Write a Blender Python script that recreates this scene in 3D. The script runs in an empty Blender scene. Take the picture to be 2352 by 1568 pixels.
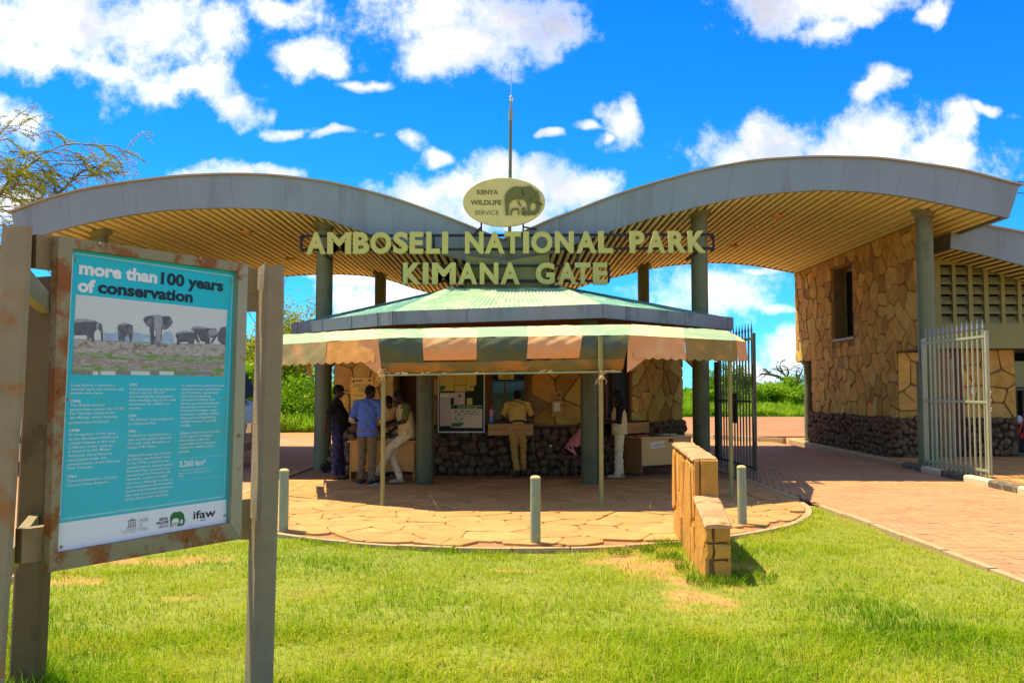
import bpy, bmesh, math, random
import numpy as np
from mathutils import Vector, Matrix, noise

# ------------------------------------------------------------------ camera, sky, sun, exposure
S = bpy.context.scene
COL = S.collection
F, CX, CY, PITCH, EYE = 2050.0, 1176.0, 784.0, math.atan(114 / 2050.0), 1.70
cam = bpy.data.objects.new("camera", bpy.data.cameras.new("camera"))
COL.objects.link(cam)
cam.location = (0, 0, EYE)
cam.rotation_euler = (math.pi / 2 + PITCH, 0, 0)
cam.data.sensor_width = 36.0
cam.data.lens = F / 2352 * 36
cam.data.clip_start = 0.05
cam.data.clip_end = 6000
S.camera = cam
S.view_settings.view_transform = 'Standard'
S.view_settings.look = 'None'
S.view_settings.gamma = 1
S.view_settings.use_curve_mapping = False
S.view_settings.exposure = 1.15
S.cycles.max_bounces = 8
S.cycles.diffuse_bounces = 5
S.cycles.caustics_reflective = False
S.cycles.caustics_refractive = False

SUN_TO = Vector((-0.38, 0.24, 1.0)).normalized()
sl = bpy.data.lights.new("sun", 'SUN')
sl.energy = 4.0
sl.angle = math.radians(0.5)
sl.color = (1.0, 0.87, 0.64)
sun = bpy.data.objects.new("sun", sl)
COL.objects.link(sun)
sun.location = (-20, 10, 40)
sun.rotation_euler = (-SUN_TO).to_track_quat('-Z', 'Y').to_euler()


def at(u, v, Y):
    """the point at distance Y (metres ahead of the camera) seen at column u, row v of a 2352 x 1568 view"""
    a, b = (u - CX) / F, (CY - v) / F
    y = math.cos(PITCH) - math.sin(PITCH) * b
    z = math.sin(PITCH) + math.cos(PITCH) * b
    t = Y / y
    return Vector((a * t, Y, EYE + z * t))


def gnd(u, v, z0=0.0):
    b = (CY - v) / F
    y = math.cos(PITCH) - math.sin(PITCH) * b
    z = math.sin(PITCH) + math.cos(PITCH) * b
    return at(u, v, (z0 - EYE) / z * y)


SKY_SAT = 1.4
SKY_MUL = (0.15, 0.56, 0.98)
CLOUD_L = 5.6
CLOUDS = [(110, 40, 360, 140), (330, 70, 230, 120), (70, 150, 210, 60), (500, 50, 90, 70), (660, 25, 130, 55), (400, 190, 170, 62), (250, 170, 90, 40), (535, 250, 66, 50), (480, 215, 90, 50),
          (690, 135, 85, 52), (740, 150, 60, 34), (835, 190, 75, 20), (1000, 30, 190, 100), (1150, 40, 190, 100), (1050, 110, 170, 70), (980, 140, 90, 58), (1270, 40, 80, 60),
          (1885, -10, 270, 80), (1800, 20, 110, 55), (1905, 72, 100, 46), (1980, 30, 90, 55), (2163, 26, 36, 34), (2020, 190, 55, 36), (1412, 285, 62, 66), (1440, 262, 36, 50), (1340, 292, 36, 18), (1372, 320, 30, 24),
          (1275, 318, 24, 16), (1760, 350, 110, 90), (1830, 330, 120, 80), (1930, 350, 160, 80), (2020, 315, 130, 80), (1950, 385, 350, 75), (1720, 375, 90, 50), (2150, 345, 100, 60), (2190, 372, 60, 34),
          (2195, 275, 60, 42), (2255, 248, 60, 18), (1150, 480, 260, 90), (1130, 400, 90, 75), (1170, 380, 60, 45), (1240, 420, 80, 50), (960, 450, 95, 60), (1340, 445, 100, 55), (1060, 440, 90, 60),
          (660, 290, 70, 20), (785, 304, 72, 15), (930, 318, 44, 22), (988, 355, 44, 24), (25, 305, 95, 62), (20, 470, 110, 50),
          (530, 402, 130, 26), (640, 394, 70, 24), (870, 690, 150, 75), (960, 650, 140, 55), (800, 634, 140, 22), (1640, 665, 170, 75), (1740, 618, 90, 18),
          (1800, 805, 80, 45), (1780, 722, 80, 13), (1730, 850, 80, 26)]


def make_world():
    w = bpy.data.worlds.new("World")
    S.world = w
    w.use_nodes = True
    nt = w.node_tree
    N, L = nt.nodes, nt.links
    for n in list(N):
        N.remove(n)
    out = N.new('ShaderNodeOutputWorld')
    bg = N.new('ShaderNodeBackground')
    L.new(bg.outputs[0], out.inputs[0])
    sky = N.new('ShaderNodeTexSky')
    sky.sky_type = 'NISHITA'
    sky.sun_disc = False
    sky.sun_elevation = math.asin(SUN_TO.z)
    sky.sun_rotation = math.atan2(SUN_TO.x, SUN_TO.y)
    sky.altitude = 1150
    sky.air_density = 1.0
    sky.dust_density = 0.08
    sky.ozone_density = 2.2
    tc = N.new('ShaderNodeTexCoord')
    sep = N.new('ShaderNodeSeparateXYZ')
    L.new(tc.outputs['Generated'], sep.inputs[0])

    def m(op, a, b=None, c=None):
        n = N.new('ShaderNodeMath')
        n.operation = op
        for i, x in enumerate((a, b, c)):
            if x is None:
                continue
            if isinstance(x, (int, float)):
                n.inputs[i].default_value = x
            else:
                L.new(x, n.inputs[i])
        return n.outputs[0]

    def vm(op, a, b=None, c=None):
        n = N.new('ShaderNodeVectorMath')
        n.operation = op
        for i, x in enumerate((a, b, c)):
            if x is None:
                continue
            if isinstance(x, (tuple, list)):
                n.inputs[i].default_value = x
            else:
                L.new(x, n.inputs[i])
        return n.outputs['Value'] if op == 'LENGTH' else n.outputs['Vector']

    hs = N.new('ShaderNodeHueSaturation')
    hs.inputs['Saturation'].default_value = SKY_SAT
    hs.inputs['Hue'].default_value = 0.49
    L.new(sky.outputs[0], hs.inputs['Color'])
    skyc = vm('MULTIPLY', hs.outputs[0], SKY_MUL)
    # cloud layer, laid out by direction: (x/y, z/y) ahead, plain noise for the rest of the dome
    yc = m('MAXIMUM', sep.outputs[1], 0.05)
    cmb = N.new('ShaderNodeCombineXYZ')
    for i in range(3):
        L.new(yc, cmb.inputs[i])
    q = vm('DIVIDE', tc.outputs['Generated'], cmb.outputs[0])

    def nz(vec, scale, detail, rough):
        n = N.new('ShaderNodeTexNoise')
        n.inputs['Scale'].default_value = scale
        n.inputs['Detail'].default_value = detail
        n.inputs['Roughness'].default_value = rough
        L.new(vec, n.inputs['Vector'])
        return n
    wn = nz(q, 9.0, 3.0, 0.55)
    warp = vm('MULTIPLY_ADD', vm('SUBTRACT', wn.outputs['Color'], (0.5, 0.5, 0.5)), (0.12, 0.0, 0.08), q)
    acc = None
    for (u, v, rx, ry) in CLOUDS:
        c = at(u, v, 1.0)
        cx, cz = c.x, c.z - EYE
        sx, sz = F / rx, F / ry
        d = vm('LENGTH', vm('MULTIPLY_ADD', warp, (sx, 0, sz), (-cx * sx, 0, -cz * sz)))
        acc = d if acc is None else m('SMOOTH_MIN', acc, d, 0.25)
    fine = nz(q, 19.0, 12.0, 0.66)
    dens = m('ADD', m('MULTIPLY', m('SUBTRACT', 1.15, acc), 1.15), m('MULTIPLY', m('SUBTRACT', fine.outputs['Fac'], 0.5), 3.3))
    mr = N.new('ShaderNodeMapRange')
    mr.interpolation_type = 'SMOOTHSTEP'
    mr.inputs['From Min'].default_value = 0.0
    mr.inputs['From Max'].default_value = 1.25
    L.new(dens, mr.inputs['Value'])
    front = mr.outputs[0]
    gn = nz(tc.outputs['Generated'], 4.2, 8.0, 0.6)
    mg = N.new('ShaderNodeMapRange')
    mg.interpolation_type = 'SMOOTHSTEP'
    mg.inputs['From Min'].default_value = 0.49  # out-of-view cloud cover widened for a more neutral fill light
    mg.inputs['From Max'].default_value = 0.60
    L.new(gn.outputs['Fac'], mg.inputs['Value'])
    # away from the laid-out sector the noise clouds take over
    ax = m('ABSOLUTE', m('DIVIDE', sep.outputs[0], yc))
    az = m('DIVIDE', sep.outputs[2], yc)
    side = m('MAXIMUM', m('SUBTRACT', ax, 0.66), m('SUBTRACT', az, 0.47))
    mk = N.new('ShaderNodeMapRange')
    mk.inputs['From Min'].default_value = 0.0
    mk.inputs['From Max'].default_value = 0.12
    L.new(side, mk.inputs['Value'])
    mask = m('ADD', m('MULTIPLY', front, m('SUBTRACT', 1.0, mk.outputs[0])), m('MULTIPLY', mg.outputs[0], mk.outputs[0]))
    mask = m('MULTIPLY', mask, m('GREATER_THAN', sep.outputs[2], 0.0))
    # grey-lilac bellies where the cloud is thick
    bn = nz(q, 4.5, 5.0, 0.55)
    br = N.new('ShaderNodeMapRange')
    br.interpolation_type = 'SMOOTHSTEP'
    br.inputs['From Min'].default_value = 0.36
    br.inputs['From Max'].default_value = 0.70
    L.new(bn.outputs['Fac'], br.inputs['Value'])
    thick = N.new('ShaderNodeMapRange')
    thick.inputs['From Min'].default_value = 0.35
    thick.inputs['From Max'].default_value = 0.95
    L.new(dens, thick.inputs['Value'])
    belly = m('MULTIPLY', br.outputs[0], thick.outputs[0])
    cc = N.new('ShaderNodeMix')
    cc.data_type = 'RGBA'
    L.new(belly, cc.inputs['Factor'])
    cc.inputs[6].default_value = (CLOUD_L * 1.0, CLOUD_L * 0.98, CLOUD_L * 0.93, 1)
    cc.inputs[7].default_value = (CLOUD_L * 0.42, CLOUD_L * 0.44, CLOUD_L * 0.53, 1)
    mx = N.new('ShaderNodeMix')
    mx.data_type = 'RGBA'
    L.new(m('MULTIPLY', mask, 0.97), mx.inputs['Factor'])
    L.new(skyc, mx.inputs[6])
    L.new(cc.outputs[2], mx.inputs[7])
    L.new(mx.outputs[2], bg.inputs[0])
    bg.inputs[1].default_value = 0.122


make_world()
# ------------------------------------------------------------------ helpers
rnd = random.Random(7)


class MB:
    """collects shapes and links them as one mesh object"""

    def __init__(self):
        self.v, self.f, self.mi = [], [], []

    def add(self, vs, fs, mi=0):
        o = len(self.v)
        self.v.extend([tuple(p) for p in vs])
        for f in fs:
            self.f.append([i + o for i in f])
            self.mi.append(mi)
        return self

    def box(self, x0, x1, y0, y1, z0, z1, mi=0):
        vs = [(x0, y0, z0), (x1, y0, z0), (x1, y1, z0), (x0, y1, z0), (x0, y0, z1), (x1, y0, z1), (x1, y1, z1), (x0, y1, z1)]
        return self.add(vs, [(0, 3, 2, 1), (4, 5, 6, 7), (0, 1, 5, 4), (1, 2, 6, 5), (2, 3, 7, 6), (3, 0, 4, 7)], mi)

    def obox(self, c, ax, ay, az, mi=0):
        """box about c with half-extent vectors ax, ay, az"""
        c, ax, ay, az = Vector(c), Vector(ax), Vector(ay), Vector(az)
        vs = [c + ax * i + ay * j + az * k for k in (-1, 1) for (i, j) in ((-1, -1), (1, -1), (1, 1), (-1, 1))]
        return self.add(vs, [(0, 3, 2, 1), (4, 5, 6, 7), (0, 1, 5, 4), (1, 2, 6, 5), (2, 3, 7, 6), (3, 0, 4, 7)], mi)

    def bar(self, a, b, w, h, up=(0, 0, 1), mi=0):
        a, b = Vector(a), Vector(b)
        t = (b - a)
        n = t.normalized()
        u = Vector(up)
        if abs(n.dot(u)) > 0.95:
            u = Vector((0, 1, 0))
        s = n.cross(u).normalized()
        u = s.cross(n)
        return self.obox((a + b) / 2, t / 2, s * w / 2, u * h / 2, mi)

    def cyl(self, a, b, ra, rb=None, n=12, mi=0, caps=True):
        rb = ra if rb is None else rb
        a, b = Vector(a), Vector(b)
        t = (b - a).normalized()
        u = Vector((1, 0, 0)) if abs(t.x) < 0.9 else Vector((0, 1, 0))
        s = t.cross(u).normalized()
        u = s.cross(t)
        vs = []
        for p, r in ((a, ra), (b, rb)):
            for i in range(n):
                an = 2 * math.pi * i / n
                vs.append(p + (u * math.cos(an) + s * math.sin(an)) * r)
        fs = [(i, (i + 1) % n, n + (i + 1) % n, n + i) for i in range(n)]
        if caps:
            fs += [tuple(range(n - 1, -1, -1)), tuple(range(n, 2 * n))]
        return self.add(vs, fs, mi)

    def tube(self, pts, r, n=6, mi=0, radii=None):
        pts = [Vector(p) for p in pts]
        vs, fs = [], []
        for i, p in enumerate(pts):
            t = (pts[min(i + 1, len(pts) - 1)] - pts[max(i - 1, 0)])
            t = t.normalized() if t.length > 1e-9 else Vector((0, 0, 1))
            u = Vector((0, 0, 1)) if abs(t.z) < 0.92 else Vector((1, 0, 0))
            s = t.cross(u).normalized()
            u = s.cross(t)
            rr = radii[i] if radii else r
            for k in range(n):
                an = 2 * math.pi * k / n
                vs.append(p + (u * math.cos(an) + s * math.sin(an)) * rr)
        for i in range(len(pts) - 1):
            for k in range(n):
                fs.append((i * n + k, i * n + (k + 1) % n, (i + 1) * n + (k + 1) % n, (i + 1) * n + k))
        fs += [tuple(range(n - 1, -1, -1)), tuple(range((len(pts) - 1) * n, len(pts) * n))]
        return self.add(vs, fs, mi)

    def ell(self, c, rx, ry, rz, seg=12, rings=8, rot=None, mi=0):
        c = Vector(c)
        vs, fs = [], []
        R = rot if rot is not None else Matrix.Identity(3)
        vs.append(c + R @ Vector((0, 0, rz)))
        for i in range(1, rings):
            th = math.pi * i / rings
            for k in range(seg):
                ph = 2 * math.pi * k / seg
                vs.append(c + R @ Vector((rx * math.sin(th) * math.cos(ph), ry * math.sin(th) * math.sin(ph), rz * math.cos(th))))
        vs.append(c + R @ Vector((0, 0, -rz)))
        last = len(vs) - 1
        for k in range(seg):
            fs.append((0, 1 + k, 1 + (k + 1) % seg))
            b = 1 + (rings - 2) * seg
            fs.append((last, b + (k + 1) % seg, b + k))
        for i in range(rings - 2):
            for k in range(seg):
                a = 1 + i * seg
                fs.append((a + k, a + seg + k, a + seg + (k + 1) % seg, a + (k + 1) % seg))
        return self.add(vs, fs, mi)

    def rings(self, rs, close=True, mi=0):
        """loft through equal-length rings of points"""
        n = len(rs[0])
        vs = [p for r in rs for p in r]
        fs = []
        for i in range(len(rs) - 1):
            for k in range(n if close else n - 1):
                fs.append((i * n + k, i * n + (k + 1) % n, (i + 1) * n + (k + 1) % n, (i + 1) * n + k))
        if close:
            fs += [tuple(range(n - 1, -1, -1)), tuple(range((len(rs) - 1) * n, len(rs) * n))]
        return self.add(vs, fs, mi)

    def slab(self, poly, fr, t, ch=0.01):
        """chamfered prism: poly in plane coordinates, fr(a, b, depth) -> point"""
        n = len(poly)
        ca = sum(p[0] for p in poly) / n
        cb = sum(p[1] for p in poly) / n
        R = max(0.03, sum(math.hypot(p[0] - ca, p[1] - cb) for p in poly) / n)
        k = 1 - min(0.4, ch / R)
        rs = [[fr(a, b, 0) for a, b in poly], [fr(a, b, t - ch * 0.7) for a, b in poly],
              [fr(ca + (a - ca) * k, cb + (b - cb) * k, t) for a, b in poly]]
        vs = [p for r in rs for p in r]
        fs = [(i * n + j, i * n + (j + 1) % n, (i + 1) * n + (j + 1) % n, (i + 1) * n + j) for i in range(2) for j in range(n)]
        fs.append(tuple(range(2 * n, 3 * n)))
        return self.add(vs, fs)

    def mesh(self, name, mats, smooth=False):
        me = bpy.data.meshes.new(name)
        me.from_pydata(self.v, [], self.f)
        for x in (mats if isinstance(mats, (list, tuple)) else [mats]):
            me.materials.append(x)
        if any(self.mi):
            me.polygons.foreach_set('material_index', self.mi)
        if smooth:
            me.polygons.foreach_set('use_smooth', [True] * len(self.f))
        bm = bmesh.new()
        bm.from_mesh(me)
        bmesh.ops.recalc_face_normals(bm, faces=bm.faces)
        bm.to_mesh(me)
        bm.free()
        me.update()
        return me

    def build(self, name, mats, parent=None, smooth=False):
        return link(name, self.mesh(name, mats, smooth), parent)


def link(name, me, parent=None):
    o = bpy.data.objects.new(name, me)
    COL.objects.link(o)
    if parent is not None:
        o.parent = parent
        if parent.type == 'EMPTY':
            o.matrix_parent_inverse = Matrix.Translation(-parent.location)
    return o


def tag(o, label=None, cat=None, group=None, kind=None):
    for k, x in (('label', label), ('category', cat), ('group', group), ('kind', kind)):
        if x:
            o[k] = x
    return o


def thing(name, loc, label, cat, group=None):
    o = bpy.data.objects.new(name, None)
    COL.objects.link(o)
    o.location = loc
    o.empty_display_size = 0.2
    return tag(o, label, cat, group)


def copy_thing(o, loc, label):
    c = o.copy()
    COL.objects.link(c)
    c.location = loc
    c['label'] = label
    for ch in [x for x in o.children]:
        d = ch.copy()
        COL.objects.link(d)
        d.parent = c
        d.matrix_parent_inverse = ch.matrix_parent_inverse.copy()
        for g in [x for x in ch.children]:
            e = g.copy()
            COL.objects.link(e)
            e.parent = d
            e.matrix_parent_inverse = g.matrix_parent_inverse.copy()
    return c


def smooth_auto(o, ang=0.7):
    me = o.data
    me.polygons.foreach_set('use_smooth', [True] * len(me.polygons))
    try:
        me.set_sharp_from_angle(angle=ang)
    except Exception:
        pass
    return o


# ------------------------------------------------------------------ materials
COOL = ('fascia', 'gutter', 'print_', 'cloth_denim', 'cloth_blue', 'bottle', 'white_paint', 'chrome', 'roof_green', 'spear', 'skin', 'eye', 'awning_green', 'soffit_slat')


def hue(name, c):
    """warm light put into the colours against the blue sky fill: less blue in most materials"""
    return tuple(c) if name.startswith(COOL) else (min(0.85, c[0] * 1.04), c[1] * 0.98, c[2] * 0.72)


def M(name, col, rough=0.8, var=0.12, scale=4.0, bump=0.0, bscale=30.0, metal=0.0, rand=0.0, col2=None, thr=(0.52, 0.62),
      scale2=3.0, ramp=None, spec=0.3, stretch=(1, 1, 1), tint=None):
    col = hue(name, col)
    col2 = hue(name, col2) if col2 else None
    ramp = [hue(name, c) for c in ramp] if ramp else None
    m_ = bpy.data.materials.new(name)
    m_.use_nodes = True
    nt = m_.node_tree
    N, L = nt.nodes, nt.links
    b = N['Principled BSDF']
    b.inputs['Roughness'].default_value = rough
    b.inputs['Metallic'].default_value = metal
    b.inputs['Specular IOR Level'].default_value = spec
    tc = N.new('ShaderNodeTexCoord')
    mp = N.new('ShaderNodeMapping')
    mp.inputs['Scale'].default_value = stretch
    L.new(tc.outputs['Object'], mp.inputs[0])

    def nz(sc, det=5, ro=0.6):
        n = N.new('ShaderNodeTexNoise')
        n.inputs['Scale'].default_value = sc
        n.inputs['Detail'].default_value = det
        n.inputs['Roughness'].default_value = ro
        L.new(mp.outputs[0], n.inputs['Vector'])
        return n.outputs['Fac']

    def mul(a, fac_out, lo, hi):
        r = N.new('ShaderNodeMapRange')
        r.inputs['To Min'].default_value = lo
        r.inputs['To Max'].default_value = hi
        L.new(fac_out, r.inputs['Value'])
        x = N.new('ShaderNodeVectorMath')
        x.operation = 'SCALE'
        if isinstance(a, tuple):
            x.inputs[0].default_value = a
        else:
            L.new(a, x.inputs[0])
        L.new(r.outputs[0], x.inputs['Scale'])
        return x.outputs[0]
    c = tuple(col)
    if ramp or rand or tint:
        oi = N.new('ShaderNodeObjectInfo')
    if tint:
        at_ = N.new('ShaderNodeAttribute')
        at_.attribute_name = tint
    if ramp:
        cr = N.new('ShaderNodeValToRGB')
        while len(cr.color_ramp.elements) < len(ramp):
            cr.color_ramp.elements.new(0.5)
        for i, rc in enumerate(ramp):
            cr.color_ramp.elements[i].position = i / (len(ramp) - 1)
            cr.color_ramp.elements[i].color = (*rc, 1)
        L.new(at_.outputs['Fac'] if tint else oi.outputs['Random'], cr.inputs[0])
        c = cr.outputs[0]
    if col2:
        f = nz(scale2, 6, 0.65)
        r = N.new('ShaderNodeMapRange')
        r.interpolation_type = 'SMOOTHSTEP'
        r.inputs['From Min'].default_value = thr[0]
        r.inputs['From Max'].default_value = thr[1]
        L.new(f, r.inputs['Value'])
        mx = N.new('ShaderNodeMix')
        mx.data_type = 'RGBA'
        L.new(r.outputs[0], mx.inputs['Factor'])
        if isinstance(c, tuple):
            mx.inputs[6].default_value = (*c, 1)
        else:
            L.new(c, mx.inputs[6])
        mx.inputs[7].default_value = (*col2, 1)
        c = mx.outputs[2]
    if var:
        c = mul(c, nz(scale), 1 - var * 2, 1 + var * 2)
    if rand:
        c = mul(c, oi.outputs['Random'], 1 - rand, 1 + rand)
    if isinstance(c, tuple):
        b.inputs['Base Color'].default_value = (*c, 1)
    else:
        L.new(c, b.inputs['Base Color'])
    if bump:
        bn = N.new('ShaderNodeBump')
        bn.inputs['Strength'].default_value = min(1, bump)
        bn.inputs['Distance'].default_value = 0.02
        L.new(nz(bscale, 6, 0.65), bn.inputs['Height'])
        L.new(bn.outputs[0], b.inputs['Normal'])
    return m_


def leaf_mat(name, ramp, trans=0.35, rough=0.6):
    m_ = bpy.data.materials.new(name)
    m_.use_nodes = True
    nt = m_.node_tree
    N, L = nt.nodes, nt.links
    for n in list(N):
        N.remove(n)
    out = N.new('ShaderNodeOutputMaterial')
    a = N.new('ShaderNodeAttribute')
    a.attribute_name = 'tint'
    cr = N.new('ShaderNodeValToRGB')
    while len(cr.color_ramp.elements) < len(ramp):
        cr.color_ramp.elements.new(0.5)
    for i, rc in enumerate(ramp):
        cr.color_ramp.elements[i].position = i / (len(ramp) - 1)
        cr.color_ramp.elements[i].color = (*rc, 1)
    L.new(a.outputs['Fac'], cr.inputs[0])
    d = N.new('ShaderNodeBsdfDiffuse')
    t = N.new('ShaderNodeBsdfTranslucent')
    g = N.new('ShaderNodeBsdfGlossy')
    g.inputs['Roughness'].default_value = rough
    g.inputs['Color'].default_value = (0.3, 0.3, 0.2, 1)
    L.new(cr.outputs[0], d.inputs[0])
    L.new(cr.outputs[0], t.inputs[0])
    m1 = N.new('ShaderNodeMixShader')
    m1.inputs[0].default_value = trans
    L.new(d.outputs[0], m1.inputs[1])
    L.new(t.outputs[0], m1.inputs[2])
    m2 = N.new('ShaderNodeMixShader')
    m2.inputs[0].default_value = 0.012
    L.new(m1.outputs[0], m2.inputs[1])
    L.new(g.outputs[0], m2.inputs[2])
    L.new(m2.outputs[0], out.inputs[0])
    return m_


def glass_mat(name, col, rough=0.05):
    m_ = bpy.data.materials.new(name)
    m_.use_nodes = True
    b = m_.node_tree.nodes['Principled BSDF']
    b.inputs['Base Color'].default_value = (*col, 1)
    b.inputs['Roughness'].default_value = rough
    b.inputs['Transmission Weight'].default_value = 0.6
    b.inputs['Alpha'].default_value = 0.55
    return m_


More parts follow.
